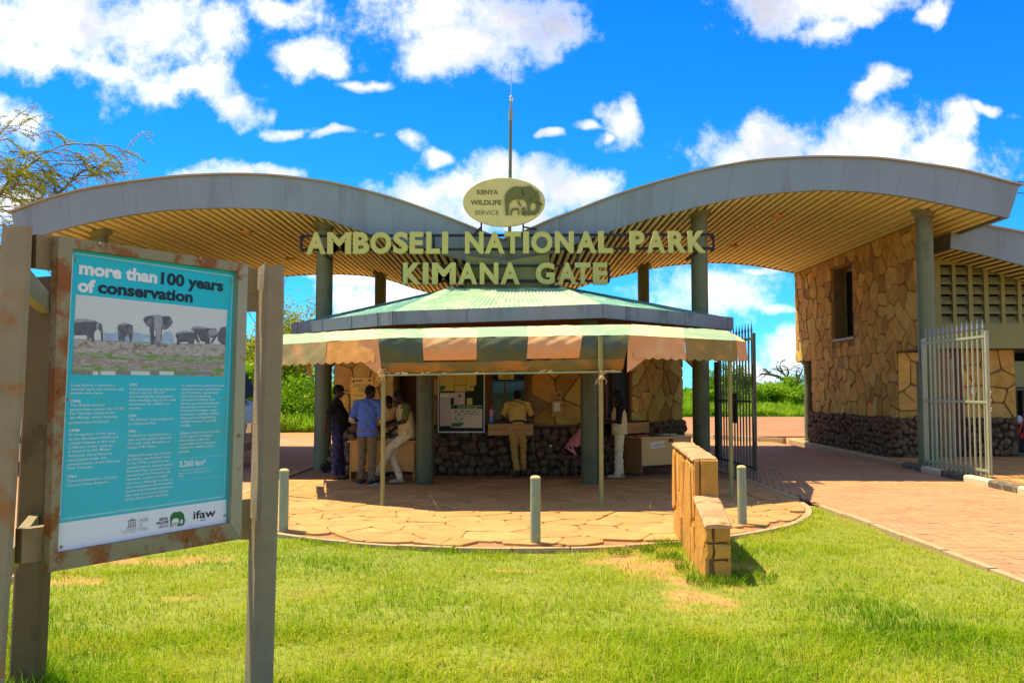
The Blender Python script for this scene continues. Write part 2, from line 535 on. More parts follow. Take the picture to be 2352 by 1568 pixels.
STONES = [(0.40, 0.235, 0.06), (0.53, 0.335, 0.075), (0.60, 0.40, 0.09), (0.50, 0.265, 0.065), (0.56, 0.41, 0.12), (0.39, 0.27, 0.08), (0.61, 0.335, 0.075)]
MT = dict(
    soil=M('red_soil', (0.42, 0.21, 0.09), 0.95, 0.2, 1.5, 0.5, 14, col2=(0.36, 0.20, 0.09), scale2=0.6),
    field=M('ploughed_soil', (0.36, 0.17, 0.09), 0.95, 0.4, 2.2, 1.0, 5, col2=(0.24, 0.11, 0.06), scale2=1.4, thr=(0.5, 0.66), stretch=(0.35, 1.5, 1)),
    plain=M('savannah', (0.16, 0.20, 0.05), 0.95, 0.3, 0.3, 0.4, 2, col2=(0.42, 0.24, 0.12), scale2=0.05),
    lawn=M('lawn_soil', (0.24, 0.27, 0.03), 0.95, 0.22, 6, 0.6, 40, ramp=[(0.20, 0.24, 0.03), (0.36, 0.25, 0.075), (0.44, 0.22, 0.11)], tint='bare'),
    mortar=M('mortar', (0.24, 0.155, 0.08), 0.95, 0.2, 5, 0.6, 40),
    stone=M('wall_stone', (0.4, 0.26, 0.1), 0.85, 0.24, 5, 1.0, 12, rand=0.22, ramp=STONES, col2=(0.30, 0.18, 0.08), scale2=2.2, thr=(0.58, 0.75)),
    cobble=M('river_cobble', (0.135, 0.085, 0.05), 0.75, 0.2, 9, 0.35, 40, rand=0.35),
    cobbed=M('cobble_bed', (0.05, 0.035, 0.025), 0.95, 0.2, 9, 0.4, 40),
    flag=M('flagstone', (0.55, 0.34, 0.16), 0.85, 0.2, 2.5, 0.6, 18, rand=0.09, ramp=[(0.48, 0.265, 0.10), (0.52, 0.295, 0.12), (0.44, 0.235, 0.085), (0.49, 0.275, 0.115)],
           col2=(0.44, 0.205, 0.09), scale2=1.1, thr=(0.55, 0.8)),
    joint=M('paving_joint', (0.33, 0.18, 0.09), 0.95, 0.2, 8, 0.5, 50),
    paver=M('clay_paver', (0.42, 0.235, 0.13), 0.85, 0.14, 1.2, 0.35, 60, rand=0.07, col2=(0.38, 0.215, 0.13), scale2=0.35),
    paverbed=M('paver_bed', (0.35, 0.19, 0.105), 0.95, 0.15, 6, 0.3, 60),
    kerbw=M('kerb_white', (0.60, 0.55, 0.47), 0.8, 0.15, 8, 0.5, 40, col2=(0.42, 0.33, 0.22), scale2=5),
    kerbk=M('kerb_black', (0.11, 0.10, 0.09), 0.8, 0.2, 8, 0.5, 40, col2=(0.25, 0.20, 0.14), scale2=5),
    kerb=M('kerb_concrete', (0.42, 0.31, 0.19), 0.9, 0.15, 6, 0.5, 40),
    fascia=M('fascia_paint', (0.22, 0.295, 0.285), 0.5, 0.06, 1.4, 0.08, 3, col2=(0.19, 0.25, 0.24), scale2=1.1, stretch=(1.6, 1.6, 0.22)),
    gutter=M('gutter_steel', (0.19, 0.205, 0.21), 0.5, 0.1, 2, 0.1, 6, col2=(0.135, 0.145, 0.15), scale2=3, stretch=(1, 1, 0.3), metal=0.2),
    slat=M('soffit_slat', (0.77, 0.72, 0.33), 0.55, 0.06, 3, rand=0.05),
    slatback=M('soffit_backing', (0.12, 0.11, 0.04), 0.9, 0.1, 4),
    roofmetal=M('roof_sheet_grey', (0.35, 0.33, 0.28), 0.6, 0.1, 2),
    pillar=M('pillar_green', (0.085, 0.10, 0.045), 0.35, 0.1, 2.4, 0.1, 12, col2=(0.06, 0.075, 0.04), scale2=1.5),
    column=M('column_green', (0.14, 0.18, 0.10), 0.5, 0.09, 2.4, 0.1, 12, col2=(0.115, 0.13, 0.085), scale2=1.5),
    greenwall=M('wall_green', (0.25, 0.285, 0.14), 0.75, 0.07, 2.2, 0.12, 30),
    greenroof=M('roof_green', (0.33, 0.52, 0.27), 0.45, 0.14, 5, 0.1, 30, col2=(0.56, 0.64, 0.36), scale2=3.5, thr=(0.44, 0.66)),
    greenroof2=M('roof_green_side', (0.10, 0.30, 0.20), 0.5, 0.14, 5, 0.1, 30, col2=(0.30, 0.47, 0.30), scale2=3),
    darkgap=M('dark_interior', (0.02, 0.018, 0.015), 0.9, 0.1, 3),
    wood=M('varnished_wood', (0.46, 0.25, 0.085), 0.45, 0.12, 3, 0.08, 60, stretch=(1, 8, 8)),
    desk=M('desk_veneer', (0.56, 0.36, 0.14), 0.4, 0.06, 3, 0.04, 40, stretch=(6, 6, 1)),
    deskend=M('desk_end_panel', (0.34, 0.17, 0.07), 0.45, 0.06, 3, stretch=(6, 6, 1)),
    deskdark=M('desk_orange', (0.55, 0.29, 0.07), 0.4, 0.06, 3, stretch=(6, 6, 1)),
    darkwood=M('dark_timber', (0.12, 0.045, 0.02), 0.6, 0.15, 5),
    letter=M('letter_paint', (0.50, 0.51, 0.17), 0.45, 0.05, 3, 0.05, 20),
    letterside=M('letter_edge', (0.50, 0.51, 0.22), 0.5, 0.05, 3),
    oval=M('oval_paint', (0.63, 0.60, 0.28), 0.45, 0.04, 2, 0.04, 20, col2=(0.55, 0.52, 0.24), scale2=2.4),
    olive=M('olive_relief', (0.14, 0.16, 0.045), 0.5, 0.06, 3),
    ironblack=M('black_iron', (0.022, 0.023, 0.024), 0.5, 0.15, 6),
    gatedark=M('gate_paint_dark', (0.075, 0.085, 0.07), 0.45, 0.12, 6),
    gatelight=M('gate_paint_pale', (0.34, 0.385, 0.29), 0.4, 0.1, 6, col2=(0.30, 0.34, 0.24), scale2=4),
    tip=M('spear_tip', (0.32, 0.36, 0.38), 0.35, 0.08, 6, metal=0.5),
    bollard=M('bollard_paint', (0.27, 0.33, 0.27), 0.5, 0.1, 7, 0.15, 40, col2=(0.36, 0.40, 0.20), scale2=6, thr=(0.55, 0.7)),
    bollcap=M('bollard_cap', (0.55, 0.47, 0.26), 0.7, 0.12, 12, 0.3, 60),
    polegreen=M('pole_paint', (0.27, 0.27, 0.10), 0.5, 0.1, 6),
    concrete=M('post_concrete', (0.29, 0.245, 0.18), 0.9, 0.1, 9, 0.5, 70, col2=(0.30, 0.20, 0.11), scale2=2.2, thr=(0.56, 0.75)),
    concbrown=M('post_concrete_rusty', (0.30, 0.26, 0.20), 0.9, 0.1, 9, 0.5, 70, col2=(0.36, 0.15, 0.045), scale2=3.0, thr=(0.49, 0.66)),
    postshade=M('rear_post', (0.15, 0.10, 0.05), 0.8, 0.12, 6, 0.3, 50, col2=(0.10, 0.06, 0.03), scale2=3),  # shade of the rear post put into a browner, darker concrete
    rust=M('rusty_steel', (0.27, 0.25, 0.17), 0.6, 0.12, 9, 0.25, 50, col2=(0.25, 0.095, 0.022), scale2=5.5, thr=(0.44, 0.56), metal=0.1),
    steel=M('galvanised_steel', (0.33, 0.33, 0.27), 0.5, 0.08, 8, 0.15, 50, col2=(0.28, 0.15, 0.05), scale2=4, thr=(0.56, 0.66), metal=0.2),
    rail=M('rail_steel', (0.27, 0.21, 0.12), 0.55, 0.08, 8, 0.2, 40, col2=(0.24, 0.12, 0.045), scale2=3, thr=(0.56, 0.72), metal=0.1),
    teal=M('print_teal', (0.003, 0.49, 0.54), 0.28, 0.03, 2, col2=(0.015, 0.46, 0.44), scale2=1.5, spec=0.5),
    white=M('print_white', (0.78, 0.78, 0.74), 0.4, 0.02, 4),
    ink=M('print_ink', (0.012, 0.018, 0.025), 0.4, 0.0),
    paleink=M('print_pale', (0.66, 0.80, 0.78), 0.4, 0.0),
    greyink=M('print_grey', (0.22, 0.23, 0.22), 0.5, 0.0),
    greenink=M('print_green', (0.03, 0.16, 0.035), 0.5, 0.0),
    cyanink=M('print_cyan', (0.05, 0.40, 0.60), 0.5, 0.0),
    redink=M('print_red', (0.62, 0.02, 0.04), 0.5, 0.0),
    psky=M('print_photo_sky', (0.62, 0.66, 0.60), 0.4, 0.03, 3),
    pblue=M('print_photo_far_trees', (0.33, 0.44, 0.55), 0.4, 0.2, 18, col2=(0.55, 0.63, 0.62), scale2=14),
    pdry=M('print_photo_dry_grass', (0.42, 0.38, 0.31), 0.4, 0.35, 40, col2=(0.24, 0.18, 0.11), scale2=22, stretch=(1, 1, 2)),
    pgreen=M('print_photo_green', (0.36, 0.33, 0.25), 0.4, 0.3, 50, col2=(0.17, 0.30, 0.06), scale2=18, thr=(0.46, 0.56), stretch=(1, 1, 3)),
    pmud=M('print_photo_mud', (0.34, 0.27, 0.22), 0.4, 0.25, 40, col2=(0.46, 0.42, 0.37), scale2=20, stretch=(1, 1, 3)),
    peleph=M('print_photo_elephant', (0.115, 0.12, 0.125), 0.45, 0.3, 26, col2=(0.26, 0.27, 0.28), scale2=16, thr=(0.5, 0.7)),
    pelephl=M('print_photo_elephant_light', (0.33, 0.34, 0.34), 0.45, 0.25, 40),
    awgreen=M('awning_green', (0.26, 0.37, 0.20), 0.8, 0.14, 3, 0.25, 5, col2=(0.40, 0.42, 0.21), scale2=2.2),
    awcream=M('awning_cream', (0.72, 0.62, 0.37), 0.8, 0.1, 3, 0.25, 5, col2=(0.66, 0.50, 0.24), scale2=2.5),
    awvgreen=M('valance_faded_green', (0.38, 0.36, 0.17), 0.8, 0.16, 3, 0.3, 6, col2=(0.56, 0.36, 0.18), scale2=2.4, thr=(0.45, 0.62)),
    awpeach=M('valance_peach', (0.68, 0.36, 0.17), 0.8, 0.1, 3, 0.35, 6, col2=(0.66, 0.42, 0.21), scale2=3),
    aworange=M('valance_orange', (0.74, 0.42, 0.12), 0.8, 0.1, 3, 0.35, 6, col2=(0.72, 0.34, 0.12), scale2=2, thr=(0.3, 0.8)),
    awdark=M('valance_dark_green', (0.075, 0.105, 0.06), 0.38, 0.2, 3, 0.5, 7, col2=(0.17, 0.14, 0.045), scale2=1.3, thr=(0.45, 0.75)),
    awhem=M('valance_brown_edge', (0.15, 0.125, 0.035), 0.5, 0.2, 3, 0.5, 7, col2=(0.34, 0.17, 0.04), scale2=1.6, thr=(0.42, 0.62), stretch=(1, 1, 1.6)),
    awbrown=M('valance_olive_brown', (0.27, 0.21, 0.06), 0.8, 0.16, 3, 0.35, 6, col2=(0.36, 0.22, 0.07), scale2=3),
    rope=M('sisal_rope', (0.55, 0.42, 0.20), 0.9, 0.1, 30),
    paper=M('paper', (0.70, 0.66, 0.58), 0.7, 0.05, 6, rand=0.08),
    paperyel=M('paper_yellow', (0.62, 0.52, 0.14), 0.7, 0.06, 6),
    paperpink=M('paper_lilac', (0.60, 0.50, 0.50), 0.7, 0.05, 6),
    plaque=M('plaque_yellow', (0.72, 0.46, 0.04), 0.4, 0.04, 3),
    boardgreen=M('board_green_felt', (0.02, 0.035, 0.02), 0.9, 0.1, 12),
    blackpl=M('black_plastic', (0.015, 0.015, 0.016), 0.35, 0.05, 6),
    whitepl=M('white_paint', (0.74, 0.74, 0.72), 0.35, 0.04, 3),
    redpaint=M('red_paint', (0.60, 0.02, 0.02), 0.35, 0.04, 3),
    rubber=M('rubber', (0.02, 0.02, 0.02), 0.8, 0.1, 10),
    chrome=M('chrome', (0.6, 0.6, 0.6), 0.2, 0.02, 3, metal=1.0),
    glassdark=M('dark_glass', (0.012, 0.013, 0.014), 0.55, 0.0, spec=0.04),
    pane=glass_mat('window_glass', (0.10, 0.14, 0.16)),
    skin=M('skin', (0.045, 0.022, 0.013), 0.5, 0.08, 12),
    hair=M('hair', (0.006, 0.005, 0.005), 0.8, 0.1, 40, 0.4, 90),
    eye=M('eye_white', (0.6, 0.57, 0.52), 0.3, 0.0),
    cblack=M('cloth_black', (0.008, 0.008, 0.009), 0.9, 0.1, 9, 0.2, 20),
    denim=M('cloth_denim', (0.022, 0.027, 0.075), 0.85, 0.25, 5, 0.4, 14),
    cblue=M('cloth_blue', (0.07, 0.145, 0.43), 0.85, 0.1, 6, 0.35, 12),
    cbrown=M('cloth_khaki_brown', (0.17, 0.125, 0.065), 0.9, 0.12, 6, 0.35, 14),
    ckhaki=M('cloth_khaki', (0.68, 0.45, 0.13), 0.85, 0.08, 6, 0.4, 12),
    ctan=M('cloth_tan', (0.52, 0.29, 0.08), 0.85, 0.1, 6, 0.4, 12),
    cbeige=M('cloth_beige', (0.66, 0.55, 0.38), 0.85, 0.07, 6, 0.4, 12),
    cvest=M('cloth_vest', (0.60, 0.48, 0.28), 0.85, 0.07, 6, 0.35, 12),
    colive=M('cloth_olive', (0.10, 0.12, 0.03), 0.85, 0.1, 6),
    cpink=M('cloth_pink', (0.62, 0.20, 0.20), 0.85, 0.08, 6, 0.35, 12),
    corange=M('cloth_light_brown', (0.58, 0.38, 0.17), 0.85, 0.08, 6, 0.35, 12),
    suede=M('suede', (0.42, 0.33, 0.22), 0.9, 0.1, 10),
    brownshoe=M('brown_leather', (0.09, 0.04, 0.02), 0.5, 0.1, 10),
    bark=M('bark', (0.13, 0.09, 0.06), 0.95, 0.25, 8, 0.6, 30),
    deadwood=M('dead_wood', (0.10, 0.075, 0.06), 0.95, 0.2, 8, 0.6, 30),
    twig=M('twig', (0.22, 0.19, 0.07), 0.9, 0.2, 8),
)
GRASS = leaf_mat('grass_blades', [(0.045, 0.14, 0.004), (0.14, 0.28, 0.006), (0.29, 0.42, 0.009), (0.46, 0.50, 0.018), (0.64, 0.53, 0.13)], 0.4)
LEAF_Y = leaf_mat('acacia_leaf', [(0.10, 0.16, 0.01), (0.28, 0.31, 0.018), (0.40, 0.42, 0.03), (0.48, 0.49, 0.05)], 0.45)
LEAF_G = leaf_mat('bush_leaf', [(0.045, 0.13, 0.006), (0.10, 0.24, 0.010), (0.19, 0.36, 0.014), (0.29, 0.44, 0.025)], 0.4)


LEAF_B = leaf_mat('bank_leaf', [(0.10, 0.24, 0.008), (0.19, 0.38, 0.012), (0.30, 0.50, 0.02), (0.42, 0.55, 0.04)], 0.45)


# ------------------------------------------------------------------ flat lettering
def text_mesh(body, bold=0.0, depth=0.0, spacing=1.0, res=3):
    cu = bpy.data.curves.new('lettering', 'FONT')
    cu.body = body
    cu.size = 1.0
    cu.offset = bold
    cu.extrude = depth
    cu.space_line = spacing
    cu.resolution_u = res
    cu.fill_mode = 'BOTH' if depth else 'FRONT'
    o = bpy.data.objects.new('lettering', cu)
    me = bpy.data.meshes.new_from_object(o)
    bpy.data.objects.remove(o)
    vs = np.empty(len(me.vertices) * 3)
    me.vertices.foreach_get('co', vs)
    vs = vs.reshape(-1, 3)
    fs = [list(p.vertices) for p in me.polygons]
    bpy.data.meshes.remove(me)
    bpy.data.curves.remove(cu)
    return vs, fs


def put_text(mb, body, p0, width, height, R, U, Nn, bold=0.0, mi=0, ref=None, depth=None):
    """lettering on a surface: p0 lower left of the capitals, width along R, cap height along U"""
    vs, fs = text_mesh(body, bold, 0.5 if depth else 0.0)
    if not len(vs):
        return
    x0, x1 = vs[:, 0].min(), vs[:, 0].max()
    sx = (width / (x1 - x0)) if width else height / 0.69
    if ref:
        sy = height / (vs[:, 1].max() - vs[:, 1].min())
        y0 = vs[:, 1].min()
    else:
        sy, y0 = height / 0.69, 0.0
    out = [p0 + R * ((a - x0) * sx) + U * ((b - y0) * sy) + (Nn * (c * depth) if depth else Vector()) for a, b, c in vs]
    mb.add(out, fs, mi)


# ------------------------------------------------------------------ irregular stone cutting
def clip(poly, px, py, nx, ny):
    out = []
    n = len(poly)
    for i in range(n):
        a, b = poly[i], poly[(i + 1) % n]
        da = (a[0] - px) * nx + (a[1] - py) * ny
        db = (b[0] - px) * nx + (b[1] - py) * ny
        if da <= 0:
            out.append(a)
        if da * db < 0:
            t = da / (da - db)
            out.append((a[0] + (b[0] - a[0]) * t, a[1] + (b[1] - a[1]) * t))
    return out


def cells(bound, size, seed, gap=0.015, holes=(), stretch=1.0, relax=1, inside=None):
    """irregular polygons filling the convex polygon 'bound' (holes: rectangles a0, a1, b0, b1)"""
    r = random.Random(seed)
    a0, a1 = min(p[0] for p in bound), max(p[0] for p in bound)
    b0, b1 = min(p[1] for p in bound), max(p[1] for p in bound)
    n = max(3, int((a1 - a0) * (b1 - b0) / (size * size)))
    pts = []
    tries = 0
    while len(pts) < n and tries < n * 30:
        tries += 1
        p = (r.uniform(a0, a1), r.uniform(b0, b1))
        if all((p[0] - q[0]) ** 2 + ((p[1] - q[1]) * stretch) ** 2 > (size * (0.28 + 0.72 * r.random())) ** 2 for q in pts):
            pts.append(p)

    def cut(i, g):
        c = pts[i]
        poly = list(bound)
        near = sorted((j for j in range(len(pts)) if j != i), key=lambda j: (pts[j][0] - c[0]) ** 2 + ((pts[j][1] - c[1]) * stretch) ** 2)[:18]
        for j in near:
            qx, qy = pts[j]
            dx, dy = qx - c[0], (qy - c[1]) * stretch * stretch
            l = math.hypot(dx, dy)
            if l < 1e-6:
                continue
            dx, dy = dx / l, dy / l
            mx, my = (qx + c[0]) / 2, (qy + c[1]) / 2
            poly = clip(poly, mx - dx * g, my - dy * g, dx, dy)
            if len(poly) < 3:
                return None
        return poly
    for _ in range(relax):
        new = []
        for i in range(len(pts)):
            p = cut(i, 0)
            new.append(pts[i] if not p else ((pts[i][0] * 2 + sum(x[0] for x in p) / len(p)) / 3, (pts[i][1] * 2 + sum(x[1] for x in p) / len(p)) / 3))
        pts = new
    out = []
    for i, c in enumerate(pts):
        if any(h[0] < c[0] < h[1] and h[2] < c[1] < h[3] for h in holes):
            continue
        if inside and not inside(*c):
            continue
        p = cut(i, gap / 2)
        if not p:
            continue
        for h in holes:
            d = [(h[0] - c[0], h[0] - gap, c[1], 1, 0), (c[0] - h[1], h[1] + gap, c[1], -1, 0), (h[2] - c[1], c[0], h[2] - gap, 0, 1), (c[1] - h[3], c[0], h[3] + gap, 0, -1)]
            k = max(d)
            p = clip(p, k[1], k[2], k[3], k[4])
            if len(p) < 3:
                break
        if len(p) < 3:
            continue
        # drop near-duplicate corners, take the sharpness off long corners
        q = [p[k] for k in range(len(p)) if math.hypot(p[k][0] - p[k - 1][0], p[k][1] - p[k - 1][1]) > 0.02]
        if len(q) < 3:
            continue
        area = abs(sum(q[k][0] * q[(k + 1) % len(q)][1] - q[(k + 1) % len(q)][0] * q[k][1] for k in range(len(q)))) / 2
        if area < 0.004:
            continue
        w = []
        for k in range(len(q)):
            a, b, d = Vector(q[k - 1]), Vector(q[k]), Vector(q[(k + 1) % len(q)])
            e, f = (a - b), (d - b)
            if e.length > 0.06 and f.length > 0.06 and e.normalized().dot(f.normalized()) > -0.6:
                w.append(tuple(b + e.normalized() * min(0.05, e.length * 0.2)))
                w.append(tuple(b + f.normalized() * min(0.05, f.length * 0.2)))
            else:
                w.append(tuple(b))
        out.append(w)
    return out


def clad(parent, name, polys, O, U, V, Nn, mat, t=0.035, ch=0.012, jit=0.012, seed=1, limit=300, rough=0.0):
    """one object per stone on the plane O + a U + b V"""
    r = random.Random(seed)
    if rough:
        polys = [[(a + r.uniform(-rough, rough), b + r.uniform(-rough, rough)) for a, b in p] for p in polys]
    for k, p in enumerate(polys[:limit]):
        tt = t + r.uniform(-jit, jit)
        ta, tb = r.uniform(-0.02, 0.02), r.uniform(-0.02, 0.02)
        ca = sum(x[0] for x in p) / len(p)
        cb = sum(x[1] for x in p) / len(p)
        MB().slab(p, lambda a, b, d: O + U * a + V * b + Nn * (d * (1 + ((a - ca) * ta + (b - cb) * tb) / max(t, 0.01) * 0.5) if d else d), tt, ch).build(name, mat, parent)
    if len(polys) > limit:
        mb = MB()
        for p in polys[limit:]:
            mb.slab(p, lambda a, b, d: O + U * a + V * b + Nn * d, t + r.uniform(-jit, jit), ch)
        tag(mb.build(name + 's', mat, parent), kind='stuff')


COB = []
for i in range(5):
    mb = MB().ell((0, 0, 0), 1, 1, 1, 6, 4)
    r = random.Random(i)
    mb.v = [tuple(Vector(p) * (1 + r.uniform(-0.14, 0.14))) for p in mb.v]
    COB.append(mb.mesh('cobble', MT['cobble'], True))


def cobbles(parent, runs, size=0.15, seed=3, limit=300, h=1.02):
    """river cobbles bedded in rows; runs: (start, end, normal) nearest first"""
    r = random.Random(seed)
    lst = []
    for a, b, nn in runs:
        a, b, nn = Vector(a), Vector(b), Vector(nn)
        U = (b - a).normalized()
        ln = (b - a).length
        rows = int(h / (size * 0.82))
        for k in range(rows):
            x = r.uniform(0, size)
            while x < ln:
                s = size * r.uniform(0.65, 1.4)
                z = (k + 0.5) * h / rows + r.uniform(-0.5, 0.5) * size * 0.62 + 0.03 * math.sin(x * 2.3 + k)
                lst.append((a + U * x + Vector((0, 0, z)) + nn * r.uniform(0.0, 0.03), s, r.uniform(0.75, 1.25) * size, U, nn))
                x += s * 0.95
    lst.sort(key=lambda q: q[0].length)
    big = MB()
    base = [(list(map(lambda v: Vector(v.co), m_.vertices)), [list(p.vertices) for p in m_.polygons]) for m_ in COB]
    for i, (p, s, hh, U, nn) in enumerate(lst):
        k = r.randrange(5)
        mt = Matrix.Translation(p) @ Matrix((U * s * 0.55, nn * s * 0.42, Vector((0, 0, hh * 0.52)))).transposed().to_4x4() @ Matrix.Rotation(r.uniform(-0.5, 0.5), 4, 'Y') @ Matrix.Rotation(r.choice((0, math.pi / 2, math.pi)), 4, 'Y')
        if i < limit:
            o = link('cobble', COB[k], parent)
            o.matrix_basis = mt
        else:
            big.add([mt @ v for v in base[k][0]], base[k][1])
    if big.v:
        tag(big.build('cobbles', MT['cobble'], parent, True), kind='stuff')
# ------------------------------------------------------------------ ground, roads, paving
Z = Vector((0, 0, 1))
XX = Vector((1, 0, 0))
YY = Vector((0, 1, 0))


def sheet(name, pts, z, mat, kind='structure'):
    mb = MB()
    mb.add([(x, y, z) for x, y in pts], [tuple(range(len(pts)))])
    return tag(mb.build(name, mat), kind=kind)


gm = MB()
gr = [-1500, -400, -120, -40, -15, 0, 15, 40, 120, 400, 1500]
gm.v = [(x, y + 20, -0.13 - (0.0 if abs(x) < 50 and abs(y) < 50 else 0.1)) for y in gr for x in gr]
gm.f = [[j * 11 + i, j * 11 + i + 1, (j + 1) * 11 + i + 1, (j + 1) * 11 + i] for j in range(10) for i in range(10)]
gm.mi = [0] * 100
tag(gm.build('ground', MT['plain']), kind='structure')
sheet('dirt_yard', [(-60, -20), (60, -20), (60, 46), (-60, 46)], -0.10, MT['soil'])
sheet('ploughed_field', [(4.0, 35), (70, 35), (70, 62), (2.0, 62)], -0.06, MT['field'])

IC, IR, IX = 14.2, 4.42, 4.42           # rounded end of the kiosk island


def island(x, y, r=IR):
    return (x * x + (y - IC) ** 2 < r * r) if y < IC else abs(x) < r


# lawn: a slightly uneven sheet in front of the island
BARE = ((1.35, 9.05, .5, .7, 1.), (1.5, 8.3, .35, .6, .85), (1.62, 7.6, .55, .4, .8), (0.12, 8.75, .22, .13, .9), (-2.7, 7.55, .5, .12, .55), (-4.2, 8.2, .7, .3, .9), (2.25, 8.75, .22, .3, .8), (-3.6, 9.3, 1.2, .3, .9), (1.75, 5.9, .3, .18, .4),
        (-3.0, 6.2, .35, .15, .4), (3.4, 5.9, .4, .2, .35))


def bare_at(x, y, n2):
    b = 0.0
    for (bx, by, rx, ry, st) in BARE:
        q = 1 - ((x - bx) / rx) ** 2 - ((y - by) / ry) ** 2
        if q > -0.9:
            b = max(b, 0.86 * st * min(1, max(0, q * 0.75 + n2 * 1.7)))
    return b


lm = MB()
bare_v = []
nx_, ny_ = 150, 220
for j in range(ny_ + 1):
    for i in range(nx_ + 1):
        x = -4.58 + 9.14 * i / nx_
        y = 0.2 + 13.4 * j / ny_
        lm.v.append((x, y, -0.035 + 0.03 * noise.noise(Vector((x * 0.9, y * 0.9, 0)))))
        bare_v.append(bare_at(x, y, noise.noise(Vector((x * 3.1, y * 3.1, 7.7)))))
for j in range(ny_):
    for i in range(nx_):
        a = j * (nx_ + 1) + i
        x = -4.58 + 9.14 * (i + 0.5) / nx_
        y = 0.2 + 13.4 * (j + 0.5) / ny_
        if not island(x, y, IR - 0.25):
            lm.f.append([a, a + 1, a + nx_ + 2, a + nx_ + 1])
            lm.mi.append(0)
lawn = tag(lm.build('lawn', MT['lawn'], None, True), kind='structure')
lawn.data.attributes.new('bare', 'FLOAT', 'POINT').data.foreach_set('value', bare_v)

# clay-paver roads on both sides of the island
def road(x0, x1, y0, y1, detail):
    mb = MB()
    mb.add([(x0, y0, -0.03), (x1, y0, -0.03), (x1, y1, -0.03), (x0, y1, -0.03)], [(0, 1, 2, 3)])
    rd = tag(mb.build('road', MT['paverbed']), kind='structure')
    if not detail:
        return rd
    px, py, g = 0.1125, 0.225, 0.0028
    lst = []
    j = 0
    y = y0
    while y < detail:
        x = x0 + (0 if j % 2 else px / 2)
        while x + px < x1 + 0.02:
            lst.append((x, y))
            x += px
        y += py
        j += 1
    # nearest in view first: the strip inside the picture
    lst.sort(key=lambda p: (0 if abs(p[0]) < 0.585 * (p[1]) - 0.1 else 1, p[1] + 0.05 * p[0]))
    r = random.Random(11)
    big = MB()
    for i, (x, y) in enumerate(lst):
        dz = r.uniform(-0.004, 0.004)
        c = 0.005
        w = 0.014
        base = [(x + g, y + g), (x + px - g, y + g), (x + px - g + w, y + py / 2), (x + px - g, y + py - g), (x + g, y + py - g), (x + g + w, y + py / 2)]
        top = [(x + g + c, y + g + c), (x + px - g - c, y + g + c), (x + px - g - c + w, y + py / 2), (x + px - g - c, y + py - g - c), (x + g + c, y + py - g - c), (x + g + c + w, y + py / 2)]
        m_ = MB() if i < 300 else big
        vs = [(a, b, -0.028) for a, b in base] + [(a, b, -0.004 + dz) for a, b in base] + [(a, b, 0.002 + dz) for a, b in top]
        fs = [(k + 6 * q, (k + 1) % 6 + 6 * q, 6 + (k + 1) % 6 + 6 * q, 6 + k + 6 * q) for q in (0, 1) for k in range(6)] + [tuple(range(12, 18))]
        m_.add(vs, fs)
        if i < 300:
            m_.build('paver', MT['paver'], rd)
    if big.v:
        tag(big.build('pavers', MT['paver'], rd), kind='stuff')
    return rd


road(4.62, 8.80, 1.5, 33.0, 30.0)
sheet('road', [(-8.85, 1.5), (-4.62, 1.5), (-4.62, 33), (-8.85, 33)], -0.022, MT['paver'])

# edging between lawn and right road, and round the island
eg = tag(bpy.data.objects.new('kerb', None), kind='structure')
COL.objects.link(eg)
r = random.Random(5)
for sx in (1, -1):
    y = 2.0
    while y < 12.6:
        MB().box(sx * 4.60 - 0.045, sx * 4.60 + 0.045, y, y + 0.93, -0.06, 0.015 + r.uniform(-0.008, 0.008)).build('kerb_stone', MT['kerb'], eg)
        y += 0.95
for k in range(22):
    a0, a1 = math.pi + math.pi * (k + 0.02) / 22, math.pi + math.pi * (k + 0.98) / 22
    p = [(math.cos(a) * q, IC + math.sin(a) * q) for q in (IR - 0.02, IR + 0.07) for a in (a0, (a0 + a1) / 2, a1)]
    zt = 0.010 + r.uniform(-0.006, 0.006)
    vs = [(x, y, -0.06) for x, y in p] + [(x, y, zt) for x, y in p]
    MB().add(vs, [(6, 7, 10, 9), (7, 8, 11, 10), (0, 1, 7, 6), (1, 2, 8, 7), (3, 4, 10, 9), (4, 5, 11, 10), (0, 3, 9, 6), (2, 5, 11, 8)]).build('kerb_stone', MT['kerb'], eg)
for sx in (1, -1):
    for k in range(14):
        y = IC + 0.02 + k * 1.0
        MB().box(sx * (IR + 0.05) - 0.07, sx * (IR + 0.05) + 0.07, y, y + 0.97, -0.06, 0.03).build('kerb_stone', MT['kerb'], eg)

# crazy paving of the island
pv = MB()
n = 40
ring = [(math.cos(math.pi + math.pi * k / n) * IR, IC + math.sin(math.pi + math.pi * k / n) * IR) for k in range(n + 1)] + [(IR, 28.3), (-IR, 28.3)]
pv.add([(x, y, -0.002) for x, y in ring], [tuple(range(len(ring)))])
paving = tag(pv.build('paving', MT['joint']), kind='structure')
polys = cells([(-4.4, 9.7), (4.4, 9.7), (4.4, 17.2), (-4.4, 17.2)], 0.45, 21, 0.007, relax=0, inside=lambda a, b: island(a, b, IR - 0.02))
keep = []
for p in polys:
    if all(island(a, b, IR - 0.01) for a, b in p):
        keep.append(p)
    else:
        q = []
        for a, b in p:
            if not island(a, b, IR - 0.02):
                if b < IC:
                    d = math.hypot(a, b - IC)
                    a, b = a / d * (IR - 0.03), IC + (b - IC) / d * (IR - 0.03)
                else:
                    a = math.copysign(IR - 0.03, a)
            q.append((a, b))
        keep.append(q)
clad(paving, 'flagstone', keep, Vector((0, 0, -0.004)), XX, YY, Z, MT['flag'], 0.03, 0.007, 0.005, 4, 300, 0.006)

# raised pavement by the tower with a black and white kerb
def rk(y):
    return 8.40 + (y - 14.7) * 0.055


